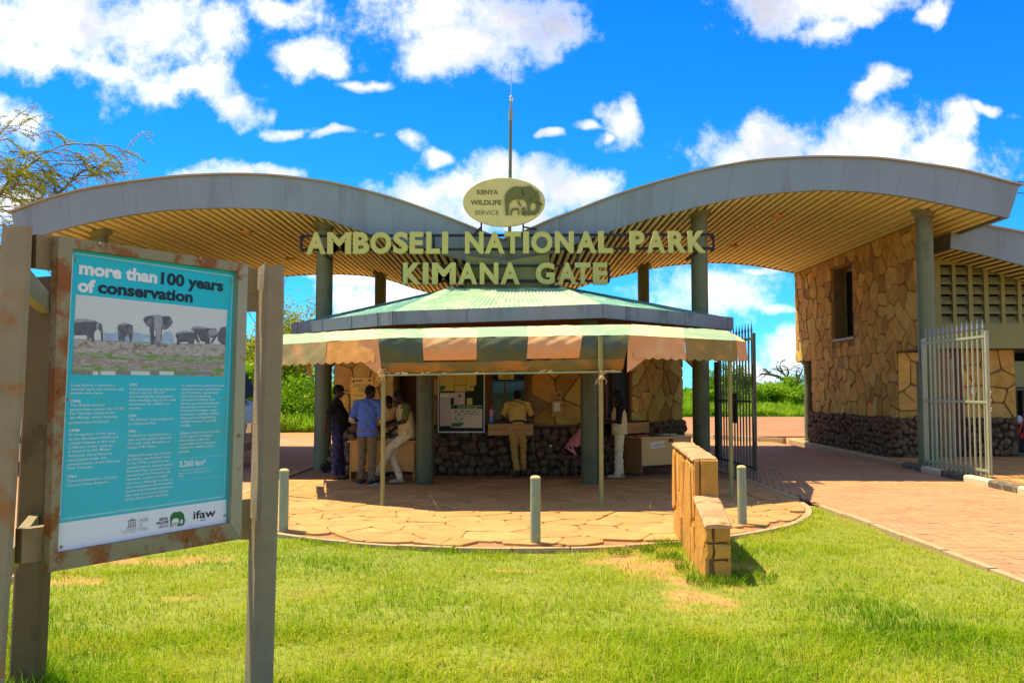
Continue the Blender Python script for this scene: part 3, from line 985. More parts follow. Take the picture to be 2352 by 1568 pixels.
pm = MB()
ys = [2, 14.7, 19.6, 24, 29.5]
vs = [(rk(y) + 0.13, y, 0.10) for y in ys] + [(16, y, 0.10) for y in ys]
pm.add(vs, [(i, 5 + i, 6 + i, i + 1) for i in range(4)])
pavement = tag(pm.build('pavement', MT['joint']), kind='structure')
polys = cells([(8.70, 12.5), (12.6, 12.5), (12.6, 21.6), (9.06, 21.6)], 0.5, 77, 0.02)
clad(pavement, 'flagstone', polys, Vector((0, 0, 0.098)), XX, YY, Z, MT['flag'], 0.02, 0.006, 0.004, 9)
y = 3.0
k = 0
while y < 29.4:
    ln = 0.98
    painted = y < 19.9
    mat = (MT['kerbw'] if k % 2 else MT['kerbk']) if painted else MT['kerb']
    x0, x1 = rk(y), rk(y + ln)
    w = 0.15
    vs = [(x0, y, -0.06), (x0 + w, y, -0.06), (x1 + w, y + ln, -0.06), (x1, y + ln, -0.06), (x0, y, 0.09), (x0 + w, y, 0.125), (x1 + w, y + ln, 0.125), (x1, y + ln, 0.09),
          (x0 + 0.03, y, 0.125), (x1 + 0.03, y + ln, 0.125)]
    o = MB().add(vs, [(0, 1, 5, 8, 4), (3, 7, 9, 6, 2), (0, 4, 7, 3), (4, 8, 9, 7), (8, 5, 6, 9), (1, 2, 6, 5)]).build('kerb_stone', mat, eg)
    y += 1.0
    k += 1
# far kerb where the right road meets the dirt road behind the gate
for k in range(9):
    p0 = Vector((9.0 - 0.55 * k, 29.6 + 0.95 * k, 0.03))
    p1 = p0 + Vector((-0.53, 0.92, 0))
    MB().bar(p0, p1, 0.16, 0.22).build('kerb_stone', MT['kerbw'] if k % 2 else MT['kerb'], eg)

# ------------------------------------------------------------------ the two arched canopies
YF, YB = 18.6, 29.4
RT = [(1154, 553), (1203, 538), (1233, 518), (1335, 481), (1400, 455), (1475, 430), (1608, 393.5), (1735, 370), (1870, 362), (2019, 365), (2209, 392), (2342, 427)]
RB = [(1154, 612), (1264, 584), (1318, 560), (1396, 533), (1475, 505), (1608, 474), (1671, 458), (1766, 444), (1893, 436), (2003, 441), (2098, 454), (2209, 477), (2318, 501)]
LT = [(1154, 553), (1115, 538), (1071, 518), (983, 485), (895, 454), (763, 421), (635, 405), (540, 401.6), (413, 406), (286, 421), (190, 436.5), (95, 462), (25, 490)]
LB = [(1154, 612), (1067, 599), (895, 550), (816, 527), (730, 496), (635, 481), (540, 477), (476, 478), (381, 482.6), (286, 495), (190, 514), (121, 532), (40, 558)]


def curve_fn(pts):
    w = sorted((at(u, v, YF).x, at(u, v, YF).z) for u, v in pts)
    xs = np.array([a for a, _ in w])
    zs = np.array([b for _, b in w])
    # light smoothing through a cubic-ish resample
    xx = np.linspace(xs[0], xs[-1], 220)
    zz = np.interp(xx, xs, zs)
    k = np.ones(15) / 15
    pad = np.concatenate([zz[0] + (zz[0] - zz[1:8])[::-1], zz, zz[-1] + (zz[-1] - zz[-8:-1])[::-1]])
    zz = np.convolve(pad, k, 'valid')
    return lambda x: float(np.interp(x, xx, zz)), xs[0], xs[-1]


def canopy(side, tp, bp_, label):
    ft, tx0, tx1 = curve_fn(tp)
    fb, bx0, bx1 = curve_fn(bp_)
    cxr = 6.4 * side
    root = thing('arched_canopy', (cxr, 24, 0), label, 'canopy', 'arched canopies over the gate')
    tip_t, tip_b = (tx1, bx1) if side > 0 else (tx0, bx0)
    inner = tx0 if side > 0 else tx1
    # fascia panels, front and rear
    for (yf, yb, nm) in ((YF, YF + 0.10, 'fascia_panel'), (YB - 0.10, YB, 'rear_fascia')):
        nP = 9
        for k in range(nP):
            mb = MB()
            rs = []
            for j in range(9):
                s = (k + (j / 8) * 0.997) / nP
                xt = inner + (tip_t - inner) * s
                xb = inner + (tip_b - inner) * s
                zt, zb = ft(xt), fb(xb)
                rs.append([(xt, yf, zt), (xb, yf, zb), (xb, yb, zb), (xt, yb, zt)])
            mb.rings(rs)
            mb.build(nm, MT['fascia'], root)
    # end fascia at the outer tip
    zt, zb = ft(tip_t), fb(tip_b)
    mb = MB()
    mb.rings([[(tip_t - 0.1 * side, y, zt), (tip_t, y, zt), (tip_b, y, zb), (tip_b - 0.1 * side, y, zb)] for y in (YF + 0.103, YB - 0.103)])
    mb.build('end_fascia', MT['fascia'], root)
    # roof sheets: thin curved deck with a small overhanging lip
    nR = 12
    for k in range(nR):
        mb = MB()
        rs = []
        for j in range(5):
            s = (k + j / 4) / nR
            x = inner + (tip_t + 0.07 * side - inner) * s
            z = ft(min(max(x, tx0), tx1)) + 0.006
            rs.append([(x, YF - 0.05, z), (x, YB + 0.05, z), (x, YB + 0.05, z + 0.035), (x, YF - 0.05, z + 0.035)])
        mb.rings(rs)
        mb.build('roof_sheet', MT['roofmetal'], root)
    # soffit: dark backing and one cream slat after another
    mb = MB()
    rs = []
    for j in range(40):
        x = inner + (tip_b - inner) * j / 39
        rs.append([(x, YF + 0.105, fb(x) + 0.07), (x, YB - 0.105, fb(x) + 0.07)])
    mb.rings(rs, close=False)
    mb.build('soffit_backing', MT['slatback'], root)
    pitch = 0.187
    nS = int(abs(tip_b - inner - 0.5 * side) / pitch)
    for k in range(nS):
        x = inner + side * (0.45 + pitch * (k + 0.5))
        w = 0.053
        s0, s1 = fb(x - w), fb(x + w)
        a = rnd.uniform(-0.004, 0.004)
        mb = MB()
        rs = []
        for y in (YF + 0.11, YB - 0.11):
            rs.append([(x - w, y, s0 + 0.05 + a), (x - w + 0.008, y, s0 + 0.004 + a), (x + w - 0.008, y, s1 + 0.004 + a), (x + w, y, s1 + 0.05 + a)])
        mb.rings(rs)
        mb.build('slat', MT['slat'], root)
    for y in (21.4, 25.7):
        x = 6.42 * side
        mb = MB().cyl((x, y, fb(x) + 0.02), (x, y, fb(x) - 0.035), 0.13, 0.12, 20).cyl((x, y, fb(x) - 0.03), (x, y, fb(x) - 0.05), 0.085, 0.07, 20)
        smooth_auto(mb.build('ceiling_light', MT['awpeach'], root))
    # columns with flared caps
    for (x, y) in ((4.12 * side, 19.5), (4.1 * side, 27.7), (9.08 * side, 19.5), (9.53 * side, 28.6)):
        zt = fb(x) + 0.03 if y != 28.6 else 2.645
        mb = MB().cyl((x, y, -0.05), (x, y, zt - 0.04), 0.185, 0.178, 28)
        mb.cyl((x, y, zt - 0.14), (x, y, zt - 0.045), 0.182, 0.25, 28).cyl((x, y, zt - 0.045), (x, y, zt), 0.26, 0.26, 28)
        smooth_auto(mb.build('column', MT['column'], root), 0.6)
    return root, fb, ft


canR, fbR, ftR = canopy(1, RT, RB, 'right of the two arched grey canopies, reaching over the road to the stone tower')
canL, fbL, ftL = canopy(-1, LT, LB, 'left of the two arched grey canopies, behind the turquoise information board')

# pier in the middle, rising out of the kiosk roof
pr = MB()
a, b = at(1070, 669, 18.45), at(1262, 669, 18.45)
ztl, ztm, ztr = at(1070, 587, 18.45).z, at(1160, 599, 18.45).z, at(1262, 582, 18.45).z
xs = [a.x, (a.x + b.x) / 2, b.x]
vs = [(xs[0], 18.45, 3.0), (xs[2], 18.45, 3.0), (xs[2], 18.45, ztr), (xs[1], 18.45, ztm), (xs[0], 18.45, ztl)]
vs += [(x, 20.2, z) for x, y, z in vs]
pr.add(vs, [(0, 1, 2, 3, 4), (9, 8, 7, 6, 5), (0, 5, 6, 1), (1, 6, 7, 2), (2, 7, 8, 3), (3, 8, 9, 4), (4, 9, 5, 0)])
tag(pr.build('concrete_pier', MT['greenwall']), 'green painted pier with a notched top rising out of the corrugated kiosk roof', 'pier')

# ------------------------------------------------------------------ stone towers
def tower(side, label, detail):
    X = 9.35 * side
    root = thing('stone_tower', (10.2 * side, 24.5, 0), label, 'tower', 'stone clad towers')
    zt = (fbR if side > 0 else fbL)(X) - 0.01
    Nn = Vector((-side, 0, 0))

    def wl(y0, y1, z0, z1, x0=0.0, x1=1.3):
        mb = MB()
        mb.box(min(X + side * x0, X + side * x1), max(X + side * x0, X + side * x1), y0, y1, z0, z1)
        return mb
    core = MB()
    for (y0, y1, z0, z1, x0) in ((20.02, 24.0, 2.64, zt, 0), (24.0, 24.4, 2.64, zt, 0), (25.8, 29.3, 2.64, zt, 0), (24.4, 25.8, 2.64, 3.19, 0), (24.4, 25.8, 5.2, zt, 0), (24.4, 25.8, 3.19, 5.2, 0.45), (21.66, 27.8, 0.0, 2.64, 0)):
        xa, xb = X + side * x0, X + side * (0.16 if y0 == 20.02 else 1.3)
        core.box(min(xa, xb), max(xa, xb), y0, y1, z0, z1)
    wall = core.build('wall', MT['mortar'], root)
    # slit window
    fr = MB()
    xi = X + side * 0.30
    fr.box(min(xi, xi + side * 0.1), max(xi, xi + side * 0.1), 24.4, 24.48, 3.19, 5.2)
    fr.box(min(xi, xi + side * 0.1), max(xi, xi + side * 0.1), 25.72, 25.8, 3.19, 5.2)
    fr.box(min(xi, xi + side * 0.1), max(xi, xi + side * 0.1), 24.48, 25.72, 3.19, 3.27)
    fr.box(min(xi, xi + side * 0.1), max(xi, xi + side * 0.1), 24.48, 25.72, 5.12, 5.2)
    w = fr.build('window_frame', MT['greenwall'], root)
    MB().box(min(xi + side * .04, xi + side * .06), max(xi + side * .04, xi + side * .06), 24.48, 25.72, 3.27, 5.12).build('pane', MT['glassdark'], w)
    for (q0, q1, nm) in ((24.30, 25.9, 'sill'),):
        MB().box(min(X - side * 0.03, X + side * 0.25), max(X - side * 0.03, X + side * 0.25), q0, q1, 3.13, 3.19).build(nm, MT['wood'], root)
    if detail:
        O = Vector((X, 0, 0))
        up = cells([(20.04, 2.66), (29.28, 2.66), (29.28, zt - 0.02), (20.04, zt - 0.02)], 0.40, 31, 0.020, holes=[(24.3, 25.9, 3.1, 5.25)], stretch=0.95, relax=0)
        lo = cells([(21.66, 1.04), (27.78, 1.04), (27.78, 2.66), (21.66, 2.66)], 0.38, 32, 0.020, stretch=0.95, relax=0)
        allp = sorted(up + lo, key=lambda p: min(q[0] for q in p))
        clad(wall, 'stone', allp, O, YY, Z, Nn, MT['stone'], 0.04, 0.014, 0.018, 6, 290, 0.010)
        O2 = Vector((X, 21.66, 0))
        fr_ = cells([(0, 1.04), (0.95, 1.04), (0.95, 2.62), (0, 2.62)], 0.4, 33, 0.03)
        clad(wall, 'stone', fr_, O2, XX * side, Z, Vector((0, -1, 0)), MT['stone'], 0.04, 0.014, 0.018, 7, 300, 0.012)
        # edge stones on the thin near face above
        O3 = Vector((X, 20.02, 0))
        ed = cells([(0, 2.66), (0.16, 2.66), (0.16, zt - 0.02), (0, zt - 0.02)], 0.3, 34, 0.03)
        clad(wall, 'stone', ed, O3, XX * side, Z, Vector((0, -1, 0)), MT['stone'], 0.04, 0.014, 0.012, 8)
        pl = MB()
        pl.box(X - side * 0.07 if side > 0 else X, X if side > 0 else X + 0.07, 21.59, 27.85, 0, 1.02)
        pl.box(X, X + 0.95, 21.59, 21.66, 0, 1.02)
        p = pl.build('plinth', MT['cobbed'], root)
        cobbles(p, [((X - 0.10, 21.55, 0.02), (X - 0.10, 27.85, 0.02), (-1, 0, 0)), ((X - 0.1, 21.57, 0.02), (X + 0.95, 21.57, 0.02), (0, -1, 0))], 0.155, 3, 300)
    return root


tower(1, 'tall stone clad tower with a slit window and cobble plinth beside the right road', True)
tower(-1, 'stone clad tower under the left canopy, mostly hidden by the information board', False)

# ------------------------------------------------------------------ office wing on the right
wg = thing('office_wing', (12.5, 23.5, 0), 'green office wing with louvred wall openings and stone base at the right edge', 'building')
YW = 21.9
mb = MB()
lx = [(10.57, 10.86), (10.95, 11.26), (11.36, 11.64), (11.75, 12.06), (12.15, 12.47), (12.56, 12.87), (12.97, 13.28)]
z0, z1, zb, ztop = 3.36, 4.82, 2.75, 5.5
mb.box(10.42, 16, YW, YW + 0.18, zb, z0)
mb.box(10.42, 16, YW, YW + 0.18, z1, ztop)
e = [10.42] + [x for p in lx for x in p] + [16]
for i in range(0, len(e), 2):
    mb.box(e[i], e[i + 1], YW, YW + 0.18, z0, z1)
wgwall = mb.build('green_wall', MT['greenwall'], wg)
MB().box(10.42, 16, YW + 0.185, YW + 0.3, zb, ztop).build('dark_back', MT['darkgap'], wg)
for (xa, xb) in lx:
    hh = (z1 - z0) / 6
    for k in range(6):
        zc = z0 + hh * (k + 0.5)
        m2 = MB()
        m2.add([(xa, YW + 0.03, zc - hh * 0.42), (xb, YW + 0.03, zc - hh * 0.42), (xb, YW + 0.16, zc + hh * 0.30), (xa, YW + 0.16, zc + hh * 0.30),
                (xa, YW + 0.03, zc - hh * 0.5), (xb, YW + 0.03, zc - hh * 0.5), (xb, YW + 0.18, zc + hh * 0.22), (xa, YW + 0.18, zc + hh * 0.22)],
               [(0, 1, 2, 3), (7, 6, 5, 4), (0, 4, 5, 1), (2, 6, 7, 3), (0, 3, 7, 4), (1, 5, 6, 2)])
        m2.build('louvre', MT['greenwall'], wg)
# stone ground storey
YS = 22.2
gs = MB()
gs.box(11.18, 12.5, YS, YS + 0.3, 0, zb - 0.003)
gs.box(13.6, 16, YS, YS + 0.3, 0, zb - 0.003)
gs.box(10.3, 10.72, YS - 0.2, YS + 0.3, 0, zb - 0.003)
gs.box(10.3, 16, 24.5, 24.7, 0, ztop)
gs.box(15.9, 16, YS + 0.31, 24.49, 0, zb)
gsw = gs.build('stone_wall', MT['mortar'], wg)
clad(gsw, 'stone', cells([(11.2, 1.05), (12.48, 1.05), (12.48, 2.72), (11.2, 2.72)], 0.42, 41, 0.03), Vector((0, YS, 0)), XX, Z, Vector((0, -1, 0)), MT['stone'], 0.035, 0.012, 0.016, 3, 300, 0.012)
pb = MB().box(11.16, 12.5, YS - 0.05, YS - 0.003, 0.1, 1.02).build('plinth', MT['cobbed'], wg)
cobbles(pb, [((11.2, YS - 0.06, 0.1), (12.46, YS - 0.06, 0.1), (0, -1, 0))], 0.165, 8, 120, 0.92)
dm = MB().box(10.98, 11.05, YS - 0.02, YS + 0.05, 0.1, 2.5).box(11.11, 11.18, YS - 0.02, YS + 0.05, 0.1, 2.5).box(10.72, 11.18, YS - 0.02, YS + 0.05, 2.5, 2.745)
dfr = dm.build('door_frame', MT['darkwood'], wg)
MB().box(10.74, 10.98, YS - 0.01, YS + 0.03, 0.1, 2.5).build('door', MT['gatelight'], wg)
MB().box(10.72, 13.6, 23.4, 23.45, 0.1, 2.7).build('dark_back', MT['darkgap'], wg)
# open grille beside it
gb = MB()
for k in range(7):
    gb.cyl((12.58 + k * 0.16, YS + 0.1, 0.1), (12.58 + k * 0.16, YS + 0.1, 1.75), 0.016, 0.016, 6)
gb.box(12.52, 13.6, YS + 0.07, YS + 0.13, 1.72, 1.78).box(12.52, 13.6, YS + 0.07, YS + 0.13, 0.12, 0.17)
gb.build('grille', MT['gatedark'], wg)
MB().box(12.52, 13.6, YS + 0.2, YS + 0.24, 1.8, 2.45).build('shutter', MT['greenwall'], wg)
MB().box(11.36, 11.45, YS - 0.075, YS - 0.04, 1.62, 1.80).build('switch_plate', MT['white'], wg)
# its own small arched roof
WT = [(2185, 511), (2250, 517), (2352, 536), (2500, 575)]
WB = [(2183, 570), (2250, 583), (2352, 610), (2500, 655)]
YR = 20.6
tp = [at(u, v, YR) for u, v in WT]
bt = [at(u, v, YR) for u, v in WB]
for k in range(3):
    mb = MB()
    mb.rings([[(t.x, y, t.z), (b.x, y, b.z), (b.x, y + 0.08, b.z), (t.x, y + 0.08, t.z)] for t, b, y in ((tp[k], bt[k], YR), (tp[k + 1], bt[k + 1], YR))])
    mb.build('fascia_panel', MT['fascia'], wg)
mb = MB()
mb.rings([[(tp[0].x - 0.003, y, tp[0].z), (tp[0].x - 0.003, y, bt[0].z), (tp[0].x + 0.07, y, bt[0].z), (tp[0].x + 0.07, y, tp[0].z)] for y in (YR + 0.083, 21.88)])
mb.build('end_fascia', MT['fascia'], wg)
mb = MB()
mb.rings([[(t.x, YR - 0.04, t.z + 0.004), (t.x, 24.9, t.z + 0.004), (t.x, 24.9, t.z + 0.05), (t.x, YR - 0.04, t.z + 0.05)] for t in tp])
mb.build('roof_sheet', MT['roofmetal'], wg)
mb = MB()
mb.rings([[(b.x, YR + 0.09, b.z + 0.06), (b.x, 24.4, b.z + 0.06)] for b in bt], close=False)
mb.build('soffit_backing', MT['slatback'], wg)
x = bt[0].x + 0.14
while x < bt[3].x - 0.2:
    zz = np.interp(x, [b.x for b in bt], [b.z for b in bt])
    MB().box(x - 0.058, x + 0.058, YR + 0.10, 21.88, zz + 0.006, zz + 0.04).build('slat', MT['slat'], wg)
    x += 0.187
# ------------------------------------------------------------------ ticket kiosk
kk = thing('ticket_kiosk', (0, 20.5, 0), 'eight sided stone ticket kiosk with a green corrugated roof in the middle', 'building')
N_ = Vector((0, -1, 0))
YK = 18.25


def wallseg(a, b, z0, z1, t=0.2):
    """wall box along the plan line a-b, outer face on the line"""
    a, b = Vector((*a, 0)), Vector((*b, 0))
    U = (b - a).normalized()
    Nn = Vector((U.y, -U.x, 0))
    mb = MB()
    m_ = (a + b) / 2 - Nn * t / 2 + Z * (z0 + z1) / 2
    mb.obox(m_, U * (b - a).length / 2, Nn * t / 2, Z * (z1 - z0) / 2)
    return mb, U, Nn


def kwall(a, b, openings, seed, top=3.0, plinth=True, detail=True, size=0.44):
    """openings: (along0, along1, sill, head)"""
    a3, b3 = Vector((*a, 0)), Vector((*b, 0))
    U = (b3 - a3).normalized()
    Nn = Vector((U.y, -U.x, 0))
    L_ = (b3 - a3).length
    mb = MB()
    xs = sorted(set([0, L_] + [v for o in openings for v in o[:2]]))
    for i in range(len(xs) - 1):
        s0, s1 = xs[i], xs[i + 1]
        op = [o for o in openings if o[0] <= s0 + 1e-6 and o[1] >= s1 - 1e-6]
        spans = [(0, top)] if not op else [(0, op[0][2]), (op[0][3], top)]
        for z0, z1 in spans:
            if z1 - z0 > 0.01:
                c = a3 + U * (s0 + s1) / 2 - Nn * 0.1 + Z * (z0 + z1) / 2
                mb.obox(c, U * (s1 - s0) / 2, Nn * 0.1, Z * (z1 - z0) / 2)
    w = mb.build('wall', MT['mortar'], kk)
    if detail:
        holes = [(o[0] - 0.06, o[1] + 0.06, o[2] - 0.05, o[3] + 0.05) for o in openings]
        zb = 0.99
        polys = cells([(0.02, zb + 0.03), (L_ - 0.02, zb + 0.03), (L_ - 0.02, top), (0.02, top)], size, seed, 0.024, holes=holes, stretch=0.95, relax=0)
        clad(w, 'stone', polys, a3, U, Z, Nn, MT['stone'], 0.035, 0.012, 0.016, seed, 300, 0.012)
    if plinth:
        pm_ = MB()
        pm_.obox(a3 + U * L_ / 2 + Nn * 0.03 + Z * 0.49, U * (L_ / 2 - 0.004), Nn * 0.028, Z * 0.49)
        pp = pm_.build('plinth', MT['cobbed'], kk)
        cobbles(pp, [(a3 + Nn * 0.06 + Z * 0.02, b3 + Nn * 0.06 + Z * 0.02, Nn)], 0.165, seed, 300, 0.96)
    return w, U, Nn


# plan corners, left to right
K0, K1, K2, K3, K4, K5 = (-4.15, 22.6), (-3.78, 19.0), (-2.42, 18.45), (-1.72, 18.25), (1.78, 18.25), (4.05, 21.3)
kwall(K0, K1, [], 51, plinth=False, detail=False)
wl_, _, _ = kwall(K1, K2, [], 52)
# dark doorway between the plaque wall and the front wall
mb, U, Nn = wallseg(K2, K3, 2.35, 3.0)
mb.build('door_lintel', MT['darkwood'], kk)
mb, U, Nn = wallseg((K2[0] + 0.05, K2[1] + 0.55), (K3[0] + 0.05, K3[1] + 0.55), 0, 2.4, 0.03)
mb.build('door', MT['darkwood'], kk)
# front wall: serving window centre-right
fx = lambda u: (at(u, 900, YK).x - K3[0])
W0, W1 = fx(1124), fx(1213)
wf, UF, NF = kwall(K3, K4, [(W0, W1, 1.07, 2.75)], 53)
# right wall with its own serving window near the corner
a3, b3 = Vector((*K4, 0)), Vector((*K5, 0))
UR = (b3 - a3).normalized()
NR = Vector((UR.y, -UR.x, 0))
wr, UR, NR = kwall(K4, K5, [(0.18, 1.22, 1.07, 2.75)], 54, size=0.40)
kwall(K5, (4.05, 23.5), [], 55, plinth=False, detail=False)
# rear walls so that the kiosk is a closed room
for a, b in (((4.05, 23.5), (1.7, 25.6)), ((1.7, 25.6), (-1.7, 25.6)), ((-1.7, 25.6), (-4.15, 22.6))):
    kwall(a, b, [], 60, plinth=False, detail=False)
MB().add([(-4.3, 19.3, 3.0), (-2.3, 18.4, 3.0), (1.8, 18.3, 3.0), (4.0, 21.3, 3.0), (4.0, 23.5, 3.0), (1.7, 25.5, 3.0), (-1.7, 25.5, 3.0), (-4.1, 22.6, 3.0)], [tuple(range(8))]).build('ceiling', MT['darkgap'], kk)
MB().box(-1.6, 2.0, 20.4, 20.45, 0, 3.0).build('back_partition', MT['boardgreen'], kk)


def window(a3, U, Nn, s0, s1, z0, z1):
    fr = MB()
    for (p0, p1, q0, q1) in ((s0, s0 + 0.07, z0, z1), (s1 - 0.07, s1, z0, z1), (s0 + 0.07, s1 - 0.07, z1 - 0.07, z1), (s0 + 0.07, s1 - 0.07, z0, z0 + 0.05), (s0 + 0.30, s0 + 0.335, z0 + 0.05, z1 - 0.07)):
        fr.obox(a3 + U * (p0 + p1) / 2 + Nn * 0.0 + Z * (q0 + q1) / 2, U * (p1 - p0) / 2, Nn * 0.05, Z * (q1 - q0) / 2)
    f = fr.build('window_frame', MT['darkwood'], kk)
    m2 = MB().obox(a3 + U * (s0 + s1) / 2 - Nn * 0.02 + Z * (z0 + z1) / 2, U * ((s1 - s0) / 2 - 0.072), Nn * 0.004, Z * ((z1 - z0) / 2 - 0.06))
    m2.build('pane', MT['pane'], f)


A3 = Vector((*K3, 0))
window(A3, UF, NF, W0, W1, 1.07, 2.75)
window(a3, UR, NR, 0.18, 1.22, 1.07, 2.75)


def counter(a3, U, Nn, s0, s1, z=1.045):
    m1 = MB()
    m1.obox(a3 + U * (s0 + s1) / 2 + Nn * 0.16 + Z * (z + 0.015), U * (s1 - s0) / 2, Nn * 0.17, Z * 0.014)
    c = m1.build('counter', MT['blackpl'], kk)
    for k in range(2):
        m2 = MB()
        zz = z - 0.055 - 0.115 * k
        m2.obox(a3 + U * (s0 + s1) / 2 + Nn * 0.325 + Z * zz, U * ((s1 - s0) / 2), Nn * 0.012, Z * 0.054)
        m2.build('plank', MT['wood'], c)
    for s in (s0 + 0.15, s1 - 0.15):
        m3 = MB()
        m3.bar(a3 + U * s + Nn * 0.08 + Z * 0.6, a3 + U * s + Nn * 0.30 + Z * 0.85, 0.05, 0.05)
        m3.build('bracket', MT['darkwood'], c)


counter(A3, UF, NF, W0 - 0.02, fx(1224))
counter(a3, UR, NR, -0.05, 1.5)
# things seen through the window belong to the room: shelves of papers behind the glass
for k, (x, z, w, h, mt) in enumerate(((0.02, 1.75, 0.30, 0.42, 'pblue'), (0.34, 2.05, 0.14, 0.5, 'greenink'), (0.0, 1.2, 0.2, 0.45, 'paper'), (-0.2, 1.5, 0.06, 0.9, 'greyink'))):
    MB().box(x, x + w, 20.36, 20.395, z, z + h).build('wall_chart', MT[mt], kk)

# pillars in front
for (u, vb) in ((973, 1112), (1356, 1112)):
    p = gnd(u, vb, 0.03)
    mb = MB().cyl((p.x, p.y + 0.16, 0.0), (p.x, p.y + 0.16, 3.0), 0.16, 0.16, 28)
    smooth_auto(mb.build('pillar', MT['pillar'], kk), 0.6)
for sx in (-1, 1):
    p0 = Vector((sx * 4.1, 19.6, 2.15))
    MB().bar(p0, (sx * 3.4, 19.2, 2.75), 0.07, 0.09).build('brace', MT['wood'], kk)

# roof: fascia ring
RP = [at(669, 741.5, 18.4), at(901.5, 714.7, 15.6), at(1385, 697.6, 15.6), at(1685, 729, 18.4)]
RPB = [at(669, 767, 18.4), at(902, 745.7, 15.6), at(1385, 729.8, 15.6), at(1685, 757.5, 18.4)]
ZR = [(p.z, b.z) for p, b in zip(RP, RPB)]
ring_xy = [(p.x, p.y) for p in RP] + [(4.57, 22.2), (1.7, 25.9), (-1.9, 25.9), (-4.55, 22.2)]
ring_z = ZR + [(3.21, 2.98), (3.18, 2.95), (3.10, 2.87), (3.09, 2.86)]
seams = [[0.07, 0.34, 0.63, 0.87], [0.13, 0.27, 0.46, 0.72, 0.93], [0.16, 0.45, 0.59, 0.95], [0.5], [0.5], [0.5], [0.5], [0.5]]
for i in range(8):
    j = (i + 1) % 8
    p, q = Vector((*ring_xy[i], 0)), Vector((*ring_xy[j], 0))
    U = (q - p).normalized()
    Nn = Vector((U.y, -U.x, 0))
    cuts = [0] + seams[i] + [1]
    for a, b in zip(cuts, cuts[1:]):
        mb = MB()
        rs = []
        for s in (a + 0.002, b - 0.002):
            c = p.lerp(q, s)
            zt = ring_z[i][0] + (ring_z[j][0] - ring_z[i][0]) * s
            zb = ring_z[i][1] + (ring_z[j][1] - ring_z[i][1]) * s
            rs.append([c + Z * zt, c + Z * zb, c - Nn * 0.12 + Z * zb, c - Nn * 0.12 + Z * (zb + 0.03), c - Nn * 0.03 + Z * (zb + 0.03), c - Nn * 0.03 + Z * zt])
        mb.rings(rs)
        mb.build('gutter_panel', MT['gutter'], kk)
        if 0 < b < 1:
            c = p.lerp(q, b)
            zt = ring_z[i][0] + (ring_z[j][0] - ring_z[i][0]) * b
            zb = ring_z[i][1] + (ring_z[j][1] - ring_z[i][1]) * b
            m2 = MB().obox(c + Nn * 0.004 + Z * (zt + zb) / 2, U * 0.016, Nn * 0.007, Z * ((zt - zb) / 2 + 0.004))
            m2.build('gutter_joint', MT['gutter'], kk)
# boarding under the eaves
mb = MB()
inn = [(-3.7, 19.1), (-1.75, 18.3), (1.78, 18.3), (3.95, 21.2), (4.0, 23.4), (1.7, 25.5), (-1.7, 25.5), (-4.1, 22.7)]
vs = [(x, y, ring_z[i][1] + 0.06) for i, (x, y) in enumerate(ring_xy)] + [(x, y, 2.985) for x, y in inn]
mb.add(vs, [(i, (i + 1) % 8, 8 + (i + 1) % 8, 8 + i) for i in range(8)])
mb.build('eaves_board', MT['darkwood'], kk)

# corrugated sheets up to the pier
apx = [Vector((at(1068, 655, 18.9).x, 18.7, 3.90)), Vector((at(1068, 674, 18.4).x - 0.30, 18.2, 3.80)), Vector((at(1262, 674, 18.4).x + 0.26, 18.2, 3.80)), Vector((at(1262, 655, 18.9).x, 18.7, 3.92)),
       Vector((0.8, 20.6, 3.92)), Vector((0.5, 21.4, 3.9)), Vector((-0.9, 21.4, 3.88)), Vector((-1.0, 20.6, 3.88))]


def corr(e0, e1, t0, t1, sheets, mat, pitch=0.095):
    """roof face between eave e0-e1 and top t0-t1, cut into sheets of corrugation"""
    nrm = (e1 - e0).cross(t0 - e0).normalized()
    if nrm.z < 0:
        nrm = -nrm
    L_ = (e1 - e0).length
    for k in range(sheets):
        s0, s1 = k / sheets, (k + 1.04) / sheets
        n = max(4, int(L_ / sheets / pitch * 6))
        mb = MB()
        vs, fs = [], []
        lift = 0.006 * (k % 2)
        for i in range(n + 1):
            s = min(1.0, s0 + (s1 - s0) * i / n)
            e, t = e0.lerp(e1, s), t0.lerp(t1, s)
            off = nrm * (0.012 * math.cos(2 * math.pi * s * L_ / pitch) + lift)
            for w in (0, 0.33, 0.66, 1):
                vs.append(e.lerp(t, w) + off)
        for i in range(n):
            for w in range(3):
                fs.append((i * 4 + w, i * 4 + 4 + w, i * 4 + 5 + w, i * 4 + 1 + w))
        mb.add(vs, fs)
        mb.build('roof_sheet', mat, kk, True)


